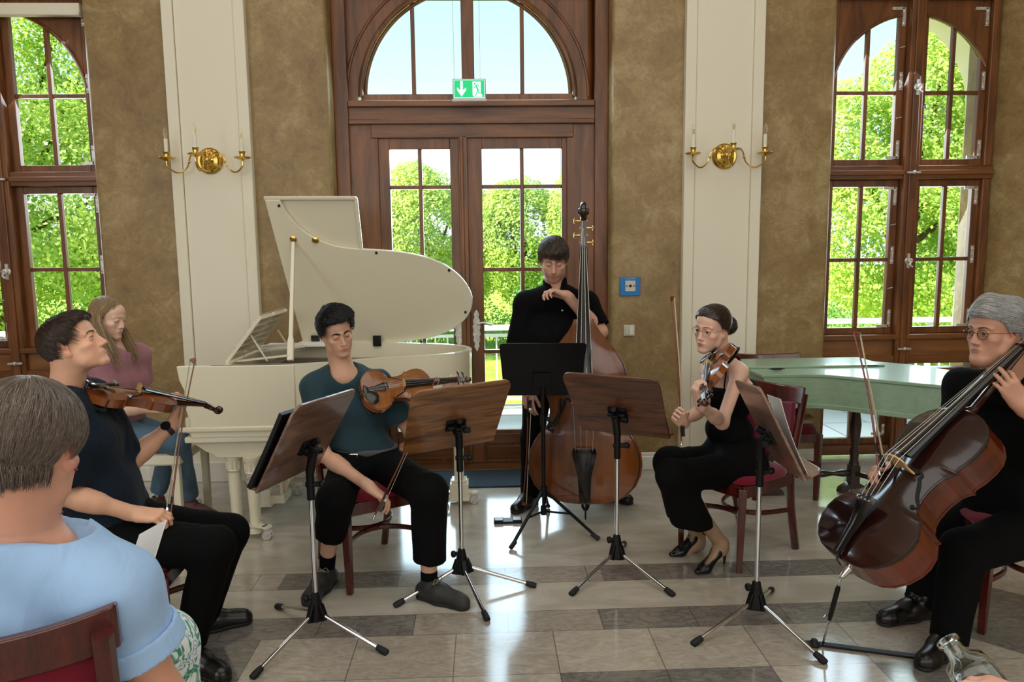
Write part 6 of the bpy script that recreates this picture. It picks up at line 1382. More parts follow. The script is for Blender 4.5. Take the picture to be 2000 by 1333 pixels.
# ================================================================ the standing bassist
def P_(x, y, Y): return P(x, y, Y)
def person_E():
    o = P(1081, 507, 4.42); H = rot_to((-.06, -.88, -.42), (.0, 0, 1))(o); s = .99
    J = dict(nek=P(1084, 566, 4.50), che=P(1083, 655, 4.52), wai=P(1080, 735, 4.53), pel=P(1083, 790, 4.54), shR=P(1027, 592, 4.48), shL=P(1146, 592, 4.52), w=1.04,
             elR=P(1008, 690, 4.48), wrR=P(1030, 762, 4.38), elL=P(1172, 648, 4.46), wrL=P(1106, 577, 4.38))
    J['pel'].z = .90; J['wai'].z = 1.06
    J['lat_p'] = J['lat_c'] = V((1, .05, 0)).normalized()
    J.update(hipR=J['pel']+V((-.09, 0, -.02)), hipL=J['pel']+V((.09, 0, -.02)), knR=P(1040, 855, 4.50), anR=P(1036, 968, 4.52), knL=P(1150, 855, 4.56), anL=P(1178, 968, 4.60))
    root = proot('bearded man in black short-sleeved shirt standing behind the double bass, hand at his chin', V((J['pel'].x, J['pel'].y, 0))); L = Loc(root)
    S, p = skin_person(J, H, s, ar=1.08, lids=.0)
    tl = add_hand(S, J['wrL'], (-.86, -.1, .30), (-.1, -.2, -1), False, 1.05, curl=(.75, .85, .95, 1.0), thumb=(.7, .5, .1))
    tr = add_hand(S, J['wrR'], (.08, -.15, -1), (.5, .85, 0), True, 1.05, curl=(.35, .45, .6, .7), thumb=(.8, .4, .3))
    fine = [(*box_around([p(0, 0, 0)], .155), .0030), (*box_around(tl+[J['wrL']], .03), .0030), (*box_around(tr+[J['wrR']], .03), .0030)]
    pt = head_paint(H, s, SK('a8685c'), SK('5a4030'), 1.1, blush=SK('c08070'), lids=0, stub=.45, stubc=SK('7a4a34'), beard=.75)
    finish_skin(S, root, fine, SK('cf9f88'), pt)
    T = Solid(); torso(T, J, .014, 1.05, 1.05, 1.12); 
    T.cap(J['pel']-V((.07, 0, -.04)), J['pel']+V((.07, 0, .04)), .125, k=.08)
    for a in 'LR':
        e = J['sh'+a].lerp(J['el'+a], .86); n = (J['el'+a]-J['sh'+a]).normalized(); T.cap(J['sh'+a], e, .068, .074, k=.05, fe=True); T.cap(e-n*.04, e+n*.004, .060, .064, k=.004, mode='s', fe=True)
    nb = J['nek']; T.cap(nb+V((0, -.02, -.01)), nb+V((0, 0, .10)), .060, .075, k=.008, mode='s'); T.plane((0, 0, .84), (0, 0, -1), .004); T.disp(folds(.005, 15, 4))
    sh = garment('shirt', T, M['black_cloth'], root)
    C = Solid(); c0 = nb+V((0, -.01, .02)); 
    C.cap(c0-V((0, 0, .03)), c0+V((0, .01, .025)), .079, .075, k=.01); C.cap(c0-V((0, 0, .06)), c0+V((0, .01, .08)), .0665, .0635, k=.003, mode='s'); C.cap(c0+V((0, -.12, -.06)), c0+V((0, -.04, .06)), .03, .03, k=.01, mode='s'); garment('collar', C, M['black_cloth'], root, .005)
    MB().ball(P(1098, 607, 4.36), .006, 8, 6).build('button', M['metal_old'], root)
    trousers(J, M['black_cloth'], root, hemr=.062)
    hm = hairmat('ash_brown_hair', '241c16', '5a4a3c')
    hair(H, s, root, 'fringe',hm, .014,2600,whorl=(.02,-.06,.12),bias=(-.25,.35,-.1),step=.0095,seg=8,seed=3,jitter=.22,zl=([0,25,45,58,70,80,88,95,112,150,180],[.044,.046,.046,.036,.012,-.006,.0,.018,-.035,-.070,-.076]),vol=lambda x,y,z:.014*np.clip((y+.02)/.08,0,1)*np.clip((z-.045)/.04,0,1),lift=(0,.05),over=.15)
    sm = mat('white_stripe_leather', 'd8d8d4', .5)
    for a, td in (('R', (-.5, -.75)), ('L', (.75, -.6))):
        s_ = shoe('shoe', J['an'+a], td, 0, root, M['leather'], mat('black_gum_sole_'+a, '1a1614', .6), .285, trim=mat('black_lace_'+a, '141414', .8))
        d = V((*td, 0)).normalized(); sd = d.cross(V((0, 0, 1))); mb = MB()
        for i in range(3):
            for sg in (-1, 1): b = V((J['an'+a].x, J['an'+a].y, 0))+d*(.045+.022*i); mb.beam(b+sd*sg*.0405+V((0, 0, .028)), b+sd*sg*.034-d*.014+V((0, 0, .07)), .009, .004, up=d)
        mb.build('side_stripes', sm, s_)
    L.done(); return J, tr
JE, tE = person_E()
ba = P(1031, 782, 4.33); bow('bass_bow', ba+V((0, 0, .03)), P(1020, 990, 4.36), (1, .2, 0), 'double bass bow hanging straight down from the standing bassist\'s right hand', .70, 'bass')
# ================================================================ the man with the viola
def tee_shirt(J, m, root, g=.014, w=1.0, fr=.62, sr=.064, neck=(.062, .080), nfwd=(0, 0, 0), fold=.005, low=None, h=.0075, belly=1.0, chest=1.0, nm='shirt', rib=None, se=.07, lowbox=None):
    T = Solid(); torso(T, J, g, w, chest, belly)
    for a in 'LR':
        e = J['sh'+a].lerp(J['el'+a], fr); n = (J['el'+a]-J['sh'+a]).normalized(); T.cap(J['sh'+a], e, sr, se, k=.05, fe=True); T.cap(e-n*.04, e+n*.004, sr*.80, se*.86, k=.004, mode='s', fe=True)
    nb = J['nek']; T.cap(nb+V(nfwd)-V((0, 0, .0)), nb+V(nfwd)*.3+V((0, 0, .12)), neck[0], neck[1], k=.006, mode='s')
    if low is not None: T.plane(low[0], low[1], .004, **({} if lowbox is None else {'box': lowbox}))
    if fold: T.disp(folds(fold, 14, 6, (1, 1, .55)))
    return garment(nm, T, m, root, h)
def person_D():
    o = P(658, 649, 3.60); H = rot_to((.47, -.83, -.24), (-.21, 0, .97))(o); s = .91
    J = dict(nek=P(668, 722, 3.64), che=P(682, 798, 3.67), wai=P(700, 862, 3.67), pel=P(716, 905, 3.66), shR=P(614, 758, 3.60), shL=P(736, 750, 3.72), w=.86,
             elR=P(628, 886, 3.48), wrR=P(720, 950, 3.27), elL=P(806, 850, 3.74), wrL=P(872, 775, 3.82))
    J['lat_p'] = V((1, .12, 0)).normalized(); J['lat_c'] = V((.97, .22, .03)).normalized()
    J.update(hipR=J['pel']+V((-.085, -.03, -.01)), hipL=J['pel']+V((.085, 0, -.01)), knR=P(655, 978, 3.28), anR=P(638, 1100, 3.43), knL=P(838, 962, 3.26), anL=P(838, 1142, 3.26))
    root = proot('young man in a teal T-shirt sitting with a viola on his shoulder', V((J['pel'].x, J['pel'].y, 0))); L = Loc(root)
    S, p = skin_person(J, H, s, legs='LR', ar=.92, lids=0, nr=.055, slim=.03)
    tr = add_hand(S, J['wrR'], (.78, -.15, -.58), (-.35, -.1, -.9), True, 1.0, curl=(.55, .6, .65, .7), thumb=(.7, .5, .3))
    tl = add_hand(S, J['wrL'], (.28, .05, .95), (.2, .6, .1), False, 1.0, curl=(1.1, 1.2, 1.2, 1.2), thumb=(.8, .2, -.3))
    fine = [(*box_around([p(0, 0, 0)], .15), .0026), (*box_around(tr+[J['wrR']], .03), .0028), (*box_around(tl+[J['wrL']], .03), .0028)]
    pt = head_paint(H, s, SK('b8705f'), SK('1c1410'), 1.5, lids=0, blush=SK('cf8a72'))
    finish_skin(S, root, fine, SK('d2a388'), pt)
    teal = cloth('dark_teal_cotton', '2b4048', fold=.6, noise=.14)
    pn = V((.02, .02, 1)).normalized(); bt = J['pel']+V((0, 0, .085))
    tee_shirt(J, teal, root, g=.010, w=.90, fold=.009, fr=.68, sr=.066, se=.078, neck=(.066, .072), nfwd=(.012, -.035, .0), low=(bt+V((0, 0, .002)), -pn))
    Cn = Solid(); nb = J['nek']; 
    tr_ = trousers(J, M['black_cloth'], root, hemr=.078, cut=dict(L=.74, R=.52), kr=.078, waist_cut=(bt, pn))
    B = Solid(); lp = J['lat_p']; B.cap(bt-lp*.055-V((0, 0, .012)), bt+lp*.055-V((0, 0, .012)), .108, k=.02); B.plane(bt+V((0, 0, .006)), pn, .002); B.plane(bt-V((0, 0, .028)), -pn, .002); garment('belt', B, mat('grey_webbing_belt', '4c4c50', .6, bump=.3, bscale=200), root, .006)
    bc = P(690, 893, 3.545); MB().box(bc, (.05, .012, .034)).build('buckle', M['chrome'], root, bevel=.004)
    hm = hairmat('dark_brown_wavy_hair', '0d0b0c', '2e2a2c', .35)
    hair(H, s, root, 'short',hm, .016,2400,whorl=(.03,-.05,.10),bias=(-.35,.35,.35),step=.0085,seg=8,seed=5,jitter=.26,lift=(.0,.13),zl=([0,25,45,58,70,80,88,95,112,150,180],[.080,.077,.062,.042,.012,-.010,-.004,.024,-.035,-.070,-.078]),vol=lambda x,y,z:.020*np.clip((z-.06)/.04,0,1)*np.clip((y+.06)/.08,.2,1)-.006*np.clip((.05-z)/.04,0,1),noise_=.005,over=.2)
    for a, td in (('R', (-.25, -.95)), ('L', (.85, -.52))):
        k = Solid(); k.cap(J['an'+a]-V((0, 0, .03)), J['an'+a]+(J['kn'+a]-J['an'+a]).normalized()*.055, .038, .040, k=.01); garment('sock', k, M['black_cloth'], root, .006)
        shoe('shoe', J['an'+a], td, 0, root, mat('grey_black_sneaker_'+a, '2c2a28', .6, noise=.6, scale=25, bump=.3, bscale=150), mat('sneaker_sole_'+a, '191816', .7), .29, trim=mat('grey_lace_'+a, '8a8470', .8))
    L.done(); return J
JD = person_D()
a = P(731, 1010, 3.17); bow('viola_bow', a, aim(a, 852, 737, .75, True), (.5, -.2, -.5), 'bow held in the lowered right hand of the man in the teal T-shirt')
# ================================================================ the woman with the violin
def person_F():
    o = P(1390, 642, 3.56); H = rot_to((-.80, -.60, -.10), (.03, -.10, 1))(o); s = .94
    J = dict(nek=P(1416, 704, 3.63), che=P(1430, 768, 3.66), wai=P(1424, 842, 3.70), pel=P(1436, 905, 3.72), shL=P(1444, 728, 3.52), shR=P(1385, 724, 3.78), w=.82,
             elL=P(1410, 826, 3.36), wrL=P(1367, 790, (VF0+VFd*.42).y+.02), elR=P(1372, 800, 3.66), wrR=P(1334, 826, 3.44))
    J['lat_p'] = V((-.35, .94, 0)).normalized(); J['lat_c'] = V((-.5, .86, 0)).normalized()
    J.update(hipL=J['pel']+V((.0, -.08, -.01)), hipR=J['pel']+V((-.03, .08, -.01)), knL=P(1312, 930, 3.42), anL=P(1408, 1062, 3.53), knR=P(1306, 905, 3.66), anR=P(1363, 1052, 3.72))
    root = proot('smiling woman in black with glasses and a hair bun, sitting with a violin', V((J['pel'].x, J['pel'].y, 0))); L = Loc(root)
    S, p = skin_person(J, H, s, legs='LR', ar=.73, lids=.6, nr=.045, slim=.05, jaw=.92, nose=.97, lip=1.1, smile=1.0)
    tl = add_hand(S, J['wrL'], (-.38, -.1, .92), (.75, .2, .45), False, .86, curl=(.9, 1.0, 1.05, 1.1), thumb=(.8, .3, .4))
    tr = add_hand(S, J['wrR'], (-.55, -.45, .62), (.6, -.35, -.5), True, .9, curl=(.7, .75, .8, .8), thumb=(.7, .3, .5))
    for a, td in (('L', (-.85, -.5)), ('R', (-.92, -.35))): pump_foot(S, J['an'+a], td)
    fine = [(*box_around([p(0, 0, 0)], .145), .0025), (*box_around(tl+[J['wrL']], .03), .0026), (*box_around(tr+[J['wrR']], .03), .0026)]
    pt = head_paint(H, s, SK('b4514c'), SK('3a281e'), .8, blush=SK('d8907c'))
    hos = SK('a58468')
    for a in 'LR': pt.append((lambda v, z=J['kn'+a].z: (v[:, 2] < .48)*1.0, hos)); break
    finish_skin(S, root, fine, SK('dcb09a'), pt, h=.007)
    T = Solid(); torso(T, J, .004, .84); T.plane(J['che']+V((0, 0, .055)), (-.25, -.15, 1), .004)
    T.plane((J['pel'].x, J['pel'].y, J['pel'].z+.0), (0, 0, -1)); T.disp(folds(.003, 18, 1)); garment('camisole', T, M['black_cloth'], root, .0075)
    mb = MB()
    for a, off in (('L', .45), ('R', .45)):
        m_ = J['nek'].lerp(J['sh'+a], .62); lc = J['lat_c']; fw = V((-.86, -.5, 0)); c = J['che']+V((0, 0, .05))+(J['sh'+a]-J['nek'])*.35
        mb.tube(bez([c+fw*.10, m_+fw*.045+V((0, 0, .035)), m_+V((0, 0, .052)), m_-fw*.045+V((0, 0, .03)), c-fw*.10+V((0, 0, .0))], 6), [(.006, .003)]*25, 8)
    mb.build('straps', M['black_cloth'], root)
    # wide culottes
    Q = Solid(); Q.cap(J['pel']-J['lat_p']*.07, J['pel']+J['lat_p']*.07, .125, k=.06); Q.cap(J['pel'].lerp(J['wai'], .55)-J['lat_p']*.05, J['pel'].lerp(J['wai'], .55)+J['lat_p']*.05, .095, k=.06)
    for a in 'LR':
        hp, kn, an = J['hip'+a], J['kn'+a], J['an'+a]; e = kn.lerp(an, .70)+V((-.035, 0, -.02)); Q.cap(hp, kn, .098, .072, k=.05); e = P(1352 if a == 'L' else 1344, 1026 if a == 'L' else 1012, 3.46 if a == 'L' else 3.66); n = (e-kn).normalized(); Q.cap(kn, e, .076, .104, k=.05, fe=(-.1, -.05, -1)); Q.cap(e-n*.04, e+n*.03, .078, .084, k=.004, mode='s', fe=True)
    Q.disp(folds(.006, 16, 7, (1, 1, .35))); garment('culottes', Q, M['black_cloth'], root, .0085)
    hm = hairmat('dark_brown_hair_woman', '17110e', '4c382a', .38)
    hr = hair(H, s, root, 'back',hm, .005,1800,whorl=(0,.13,.09),bias=(0,-1.0,-.1),step=.012,seg=8,seed=8,jitter=.06,lift=(0,.01),noise_=.001,over=.8,vol=lambda x,y,z:.011*np.clip(y/.05,0,1),zl=([0,25,45,58,70,80,88,95,112,150,180],[.080,.073,.058,.038,.010,-.004,.004,.020,-.02,-.055,-.062]))
    bc = V((-.012, -.128, -.004)); B = Solid(); B.ell(bc, (.046, .040, .045), k=.01); B.disp(lambda x, y, z: .003*np.sin(260*np.sqrt((x-bc.x)**2+(z-bc.z)**2)+4*np.arctan2(z-bc.z, x-bc.x)))
    vs_, fs = B.net(.0035); b = np_mesh('hair_bun', vs_, fs, hm, None); at = b.data.attributes.new('hv', 'FLOAT', 'POINT'); at.data.foreach_set('value', np.clip(.5+.5*np.sin(vs_[:, 0]*300+vs_[:, 2]*200), 0, 1).astype(F4)[:len(b.data.vertices)]) if len(vs_) == len(b.data.vertices) else None
    b.parent = hr
    rs = np.random.default_rng(4); rt = [np.array(bc)+q/np.linalg.norm(q)*np.array([.046, .040, .045]) for q in rs.normal(size=(340, 3))]
    me = locks('bun_locks', np.array(rt), lambda p_, t: np.cross(p_-np.array(bc), np.array([.2, 1, .3])), None, hm, .0014, 9, .011, lambda p_, t: np.array(bc)+(p_-np.array(bc))/np.linalg.norm((p_-np.array(bc))/np.array([.047, .041, .046]), axis=1)[:, None]*(1.0+.22*t), 5, .12); ob = bpy.data.objects.new('bun_locks', me); COL.objects.link(ob); ob.parent = b
    glasses(H, s*1.0, root, mat('thin_gold_wire', 'b89468', .25, .9), .0235)
    MB().tube([p(-.081, -.004, -.036), p(-.083, .002, -.046), p(-.081, -.006, -.052), p(-.080, -.010, -.044)], .0012, 6).build('earring', M['brass'], root)
    for a, td in (('L', (-.85, -.5)), ('R', (-.92, -.35))): pump('shoe', V((J['an'+a].x, J['an'+a].y, 0)), td, 0, root, M['leather'])
    add_eyes(H, s, root, (-.1, 1, .0)); L.done(); return J
JF = person_F()
a = P(1331, 866, 3.38); bow('violin_bow', a, aim(a, 1310, 581, .745, True), (.6, -.6, 0), 'upright bow in the right hand of the woman in black')
# ================================================================ the violinist at the left
def person_B():
    o = P(147, 674, 2.72); H = rot_to((.90, .14, .38), (-.40, -.02, .9))(o); s = .90
    J = dict(nek=P(126, 766, 2.74), che=P(162, 858, 2.76), wai=P(202, 955, 2.78), pel=P(232, 1040, 2.79), w=.96)
    lat = V((.22, -.97, 0)); J['shR'] = J['nek']+lat*.17+V((.02, 0, -.06)); J['shL'] = J['nek']-lat*.16+V((.05, 0, -.05)); J['lat_p'] = V((.25, -.97, 0)).normalized(); J['lat_c'] = lat.normalized()
    J.update(elR=P(118, 964, 2.56), wrR=P(264, 1004, 2.66), elL=P(250, 906, 2.92), wrL=P(338, 828, 3.04))
    J.update(hipR=J['pel']+J['lat_p']*.09, hipL=J['pel']-J['lat_p']*.09, knR=P(418, 1070, 2.72), anR=P(368, 1268, 2.74), knL=P(448, 1042, 3.02), anL=P(388, 1228, 3.02))
    root = proot('young man in a dark navy shirt and wristwatch, in profile, holding a violin', V((J['pel'].x, J['pel'].y, 0))); L = Loc(root)
    S, p = skin_person(J, H, s, ar=.98, lids=.6, nr=.056, jaw=.93, nose=1.01)
    tl = add_hand(S, J['wrL'], (.42, .1, .87), (-.35, .1, .5), False, .95, curl=(.9, .85, .85, .8), thumb=(.7, .5, .3))
    tr = add_hand(S, J['wrR'], (.96, .05, -.12), (-.1, .3, -.9), True, .97, curl=(.75, .8, .85, .9), thumb=(.75, .3, .5))
    fine = [(*box_around([p(0, 0, 0)], .15), .0025), (*box_around(tl+[J['wrL']], .03), .0027), (*box_around(tr+[J['wrR']], .03), .0027)]
    pt = head_paint(H, s, SK('c07c6c'), SK('33251c'), 1.2, blush=SK('dc8f78'))
    finish_skin(S, root, fine, SK('e0ab8c'), pt, h=.007)
    bt = J['pel']+V((0, 0, .10)); nr_ = (J['wai']-J['pel']).normalized()
    tee_shirt(J, M['navy_cloth'], root, g=.018, w=1.02, fr=.9, sr=.066, se=.074, neck=(.066, .075), nfwd=(.02, .0, .01), low=(bt-nr_*.02, -nr_), fold=.006)
    C = Solid(); c0 = J['nek']+V((0.0, 0, .012)); C.cap(c0-V((.01, 0, .02)), c0+V((.0, 0, .030)), .080, .074, k=.01); C.cap(c0-V((0, 0, .08)), c0+V((0, 0, .1)), .069, .070, k=.003, mode='s'); C.plane(c0+V((0, 0, .02)), (.35, 0, 1), .003); garment('collar', C, M['navy_cloth'], root, .0045)
    trousers(J, M['black_cloth'], root, hemr=.062, kr=.072, thr=.095, waist_cut=(bt+nr_*.02, nr_), cut=dict(L=.93, R=.93))
    bq = P(287, 962, 2.40); 
    hm = hairmat('dark_brown_short_hair', '1a120d', '4a3424', .38)
    hair(H, s, root, 'short',hm, .012,2600,whorl=(-.02,-.06,.12),bias=(.15,.5,-.15),step=.009,seg=7,seed=11,jitter=.12,lift=(0,.04),zl=([0, 25, 45, 58, 70, 80, 88, 95, 112, 150, 180], [.080, .076, .060, .040, .006, .002, .028, .036, -.012, -.072, -.082]),vol=lambda x,y,z:.020*np.clip((y-.0)/.08,0,1)*np.clip((z-.05)/.04,0,1),noise_=.002,over=.03)
    W = frame(J['wrL'].lerp(J['elL'], .13), *(lambda d: (d.cross(V((0, 1, .3))).normalized(), d.cross(d.cross(V((0, 1, .3)))).normalized(), d))((J['elL']-J['wrL']).normalized()))
    mb = MB(); mb.lathe([(.031, -.011), (.034, -.009), (.034, .009), (.031, .011)], W.translation, W.to_3x3() @ V((0, 0, 1)), 24); wt = mb.build('watch_strap', mat('brown_leather_strap', '3a2220', .5), root)
    mb = MB(); fd = V((.3, -.5, .6)); fd = (fd-W.to_3x3() @ V((0, 0, 1))*fd.dot(W.to_3x3() @ V((0, 0, 1)))).normalized(); mb.lathe([(.0, .0), (.019, 0), (.020, .006), (.017, .010), (0, .010)], W.translation+fd*.031, fd, 20); mb.build('watch_case', M['black'], wt)
    MB().lathe([(.0093, -.002), (.0105, 0), (.0093, .002)], tr[2]-V((.02, 0, 0)), (1, .3, -.3), 14).build('ring', M['brass'], root)
    shoe('shoe', J['anL'], (.9, .35), 0, root, M['leather'], M['rubber'], .29); shoe('shoe', J['anR'], (.85, -.5), 0, root, M['leather'], M['rubber'], .29)
    add_eyes(H, s, root, (0, 1, .1)); L.done(); return J
JB = person_B()
a = P(329, 1038, 2.71); bow('violin_bow', a, aim(a, 381, 702, .745, True), (-1, -.2, -.2), 'bow with pale hair in the right hand of the man in the navy shirt')
# ================================================================ the girl at the piano
def person_C():
    o = P(213, 621, 4.10); H = rot_to((.95, -.20, -.22), (.12, -.03, 1))(o); s = .90
    J = dict(nek=P(228, 684, 4.14), che=P(236, 745, 4.16), wai=P(240, 800, 4.18), pel=P(228, 842, 4.20), w=.82)
    lat = V((-.1, -1, 0)).normalized(); J['shR'] = J['nek']+lat*.145+V((-.01, 0, -.05)); J['shL'] = J['nek']-lat*.145+V((.03, 0, -.05)); J['lat_p'] = J['lat_c'] = lat
    J.update(elR=P(222, 800, 3.98), wrR=P(305, 800, 4.12), elL=P(285, 790, 4.40), wrL=P(340, 778, 4.45))
    J.update(hipR=J['pel']+lat*.085, hipL=J['pel']-lat*.085, knR=P(345, 862, 4.12), anR=P(372, 972, 4.42), knL=P(340, 855, 4.40), anL=P(308, 962, 4.52))
    root = proot('girl with long fair hair in a dusty pink top and jeans, playing the white piano', V((J['pel'].x, J['pel'].y, 0))); L = Loc(root)
    S, p = skin_person(J, H, s, ar=.80, lids=.0, nr=.045, slim=.06, jaw=.92, nose=.95, lip=1.2)
    tr = add_hand(S, J['wrR'], (1, .1, -.05), (0, 0, -1), True, .88, curl=(.35, .35, .35, .35)); tl = add_hand(S, J['wrL'], (1, -.1, -.05), (0, 0, -1), False, .88, curl=(.35, .35, .35, .35))
    fine = [(*box_around([p(0, 0, 0)], .145), .003)]
    pt = head_paint(H, s, SK('c47c74'), SK('9a7a58'), .7, lids=0, blush=SK('e0a090'))
    finish_skin(S, root, fine, SK('e2b9a0'), pt, h=.008)
    tee_shirt(J, cloth('dusty_pink_cotton', 'a4727c', fold=.4, noise=.1), root, g=.012, w=.86, fr=.5, sr=.058, se=.064, neck=(.056, .062), nfwd=(.02, -.01, 0), low=(J['pel']+V((0, 0, .06)), (0, 0, -1)), h=.008)
    jn = cloth('blue_denim', '50677a', fold=.5, noise=.25, weave=700); trousers(J, jn, root, hemr=.050, kr=.062, thr=.082, cut=dict(L=.96, R=.96), waist_cut=(J['pel']+V((0, 0, .09)), (0, 0, 1)))
    for a, td in (('R', (.95, -.3)), ('L', (.4, -.9))): shoe('shoe', J['an'+a], td, 0, root, mat('mauve_suede_'+a, '6e4a4a', .8), mat('pale_sole_'+a, 'd8c8bc', .6), .26, trim=mat('mauve_lace_'+a, '4a3434', .8))
    hm = hairmat('long_fair_hair', '6a5238', 'b89c74', .4)
    hr = hair(H, s, root, 'long', hm, .008, 1400, whorl=(0, -.02, .14), bias=(0, -.25, -.3), step=.012, seg=9, seed=21, jitter=.05, lift=(0, .0), part=0.0, down=.6, noise_=.001)
    # long falling strands, front and back
    rs = np.random.default_rng(9); rt, ln = [], []
    for i in range(1100):
        sg = 1 if rs.random() < .5 else -1; back = rs.random() < .60; ang = rs.uniform(100, 180) if back else rs.uniform(72, 100); a = math.radians(ang)
        q = HC+np.array([sg*math.sin(a)*.088, math.cos(a)*.106, rs.uniform(-.05, .0)]); rt.append(q); ln.append(rs.uniform(.75, 1.1)*(1.05 if back else 1.0))
    gz = np.array((H.to_3x3().inverted() @ V((0, 0, -1)))); fw = np.array((H.to_3x3().inverted() @ V((1, -.35, 0))))
    def fl(p_, t): return np.tile(gz, (len(p_), 1))+fw*np.where(p_[:, 1:2] > -.06, .55*(t > .15), -.12)*1.0
    me = locks('long_strands', np.array(rt), fl, None, hm, .0021, 10, .031, None, 3, .05, lens=ln); ob = bpy.data.objects.new('long_strands', me); COL.objects.link(ob); ob.parent = hr
    L.done(); return J
JC = person_C()
# ================================================================ the cellist
def person_G():
    o = P(1939, 648, 2.80); H = rot_to((-.965, -.26, -.04), (0, 0, 1))(o); s = .97
    J = dict(nek=P(1976, 742, 2.86), che=P(1985, 850, 2.92), wai=P(1990, 950, 2.94), pel=P(1995, 1015, 2.94), w=1.08)
    lat = V((-.52, .85, 0)).normalized(); J['shR'] = J['nek']+lat*.185+V((0, 0, -.055)); J['shL'] = J['nek']-lat*.19+V((0, 0, -.06)); J['lat_p'] = J['lat_c'] = lat
    J.update(elR=P(1848, 905, 3.02), wrR=P(1752, 908, 2.74), elL=P(2090, 885, 2.66), wrL=P(1996, 793, 2.56))
    J.update(hipR=J['pel']+lat*.09, hipL=J['pel']-lat*.09, knR=P(1838, 1040, 3.10), anR=P(1795, 1200, 2.96), knL=P(1882, 1078, 2.74), anL=P(1850, 1264, 2.68))
    root = proot('grey-haired man with glasses, dressed in black, playing the cello at the right edge', V((J['pel'].x, J['pel'].y, 0))); L = Loc(root)
    S, p = skin_person(J, H, s, ar=1.0, lids=.3, nr=.062, jaw=1.1, nose=.96, lip=1.2)
    S.ell(p(0, .045, -.118), (.035, .035, .022), H, k=.04)
    tl = add_hand(S, J['wrL'], (-.50, .10, .78), (.25, .8, .1), False, 1.0, curl=(.85, .55, .6, .75), thumb=(.6, .2, .6), spread=.12)
    tr = add_hand(S, J['wrR'], (-.88, -.1, -.15), (.1, -.3, -.9), True, 1.03, curl=(.8, .85, .9, .9), thumb=(.7, .3, .5))
    fine = [(*box_around([p(0, 0, 0)], .165), .0026), (*box_around(tl+[J['wrL']], .03), .0026), (*box_around(tr+[J['wrR']], .03), .0028)]
    pt = head_paint(H, s, SK('a0605a'), SK('3a302a'), 1.15, blush=SK('b87460'))
    finish_skin(S, root, fine, SK('bd8a70'), pt, h=.007)
    T = Solid(); torso(T, J, .018, 1.10, 1.05, 1.2)
    for a in 'LR':
        T.cap(J['sh'+a], J['el'+a], .070, .060, k=.05); e = J['el'+a].lerp(J['wr'+a], .86); n = (J['wr'+a]-J['el'+a]).normalized(); T.cap(J['el'+a], e, .058, .044, k=.03, fe=True); T.cap(e-n*.03, e+n*.004, .034, .037, k=.003, mode='s', fe=True)
    T.cap(J['nek']+V((-.015, 0, 0)), J['nek']+V((0, 0, .1)), .07, .085, k=.006, mode='s'); T.disp(folds(.006, 14, 9)); garment('shirt', T, M['black_cloth'], root, .0085)
    C = Solid(); c0 = J['nek']+V((0, 0, .01)); C.cap(c0-V((0, 0, .03)), c0+V((0.01, 0, .035)), .088, .080, k=.01); C.cap(c0-V((0, 0, .08)), c0+V((0, 0, .1)), .077, .076, k=.003, mode='s'); C.cap(c0+V((-.16, -.05, -.05)), c0+V((-.07, -.03, .07)), .035, .04, k=.01, mode='s'); garment('collar', C, M['black_cloth'], root, .005)
    trousers(J, M['black_cloth'], root, hemr=.068, kr=.080, thr=.10, cut=dict(L=.93, R=.93))
    hm = hairmat('silver_grey_hair', '6e6e6c', 'cfcdc8', .35)
    hair(H, s, root, 'short',hm, .013,3600,whorl=(.075,.07,.09),bias=(-.7,-.55,-.1),step=.012,seg=8,seed=31,jitter=.07,lift=(0,.05),zl=([0,25,45,58,70,80,88,95,112,150,180],[.066,.062,.052,.036,.008,-.006,.024,.036,-.02,-.078,-.086]),vol=lambda x,y,z:.014*np.clip((z-.04)/.05,0,1)+.006*np.sin(40*x+30*y)*np.clip((z-.05)/.04,0,1),noise_=.001,over=.3)
    glasses(H, s, root, mat('dark_metal_frame', '2c2626', .25, .8), .022)
    for a, td in (('R', (-.95, -.25)), ('L', (-.85, -.55))): shoe('shoe', J['an'+a], td, 0, root, M['leather'], mat('dark_brown_sole_'+a, '1e1612', .6), .29, trim=M['black_cloth'])
    add_eyes(H, s, root, (0.1, 1, -.05)); L.done(); return J
JG = person_G()
a = P(1718, 925, 2.64); bow('cello_bow', a, aim(a, 1668, 650, .71, True), (1, .1, .1), 'cello bow pointing up in the right hand of the grey-haired cellist', .71, 'cello')
# endpin strap of the cellist
q0, q1 = F(1590, 1262), F(1830, 1292); r = empty('endpin_anchor', (q0.x, q0.y, 0), label='flat black strap anchoring the cello endpin on the floor', cat='anchor')
MB().beam(V((.02, 0, .008)), q1-q0+V((0, 0, .008)), .03, .008).build('strap', M['black'], r, bevel=.002); m = MB(); m.lathe([(.024, 0), (.024, .01), (.016, .016), (.012, .028)], (0, 0, 0), (0, 0, 1), 16); m.box((-.02, 0, .008), (.04, .034, .014)); m.build('rubber_cup', M['rubber'], r, bevel=.002)
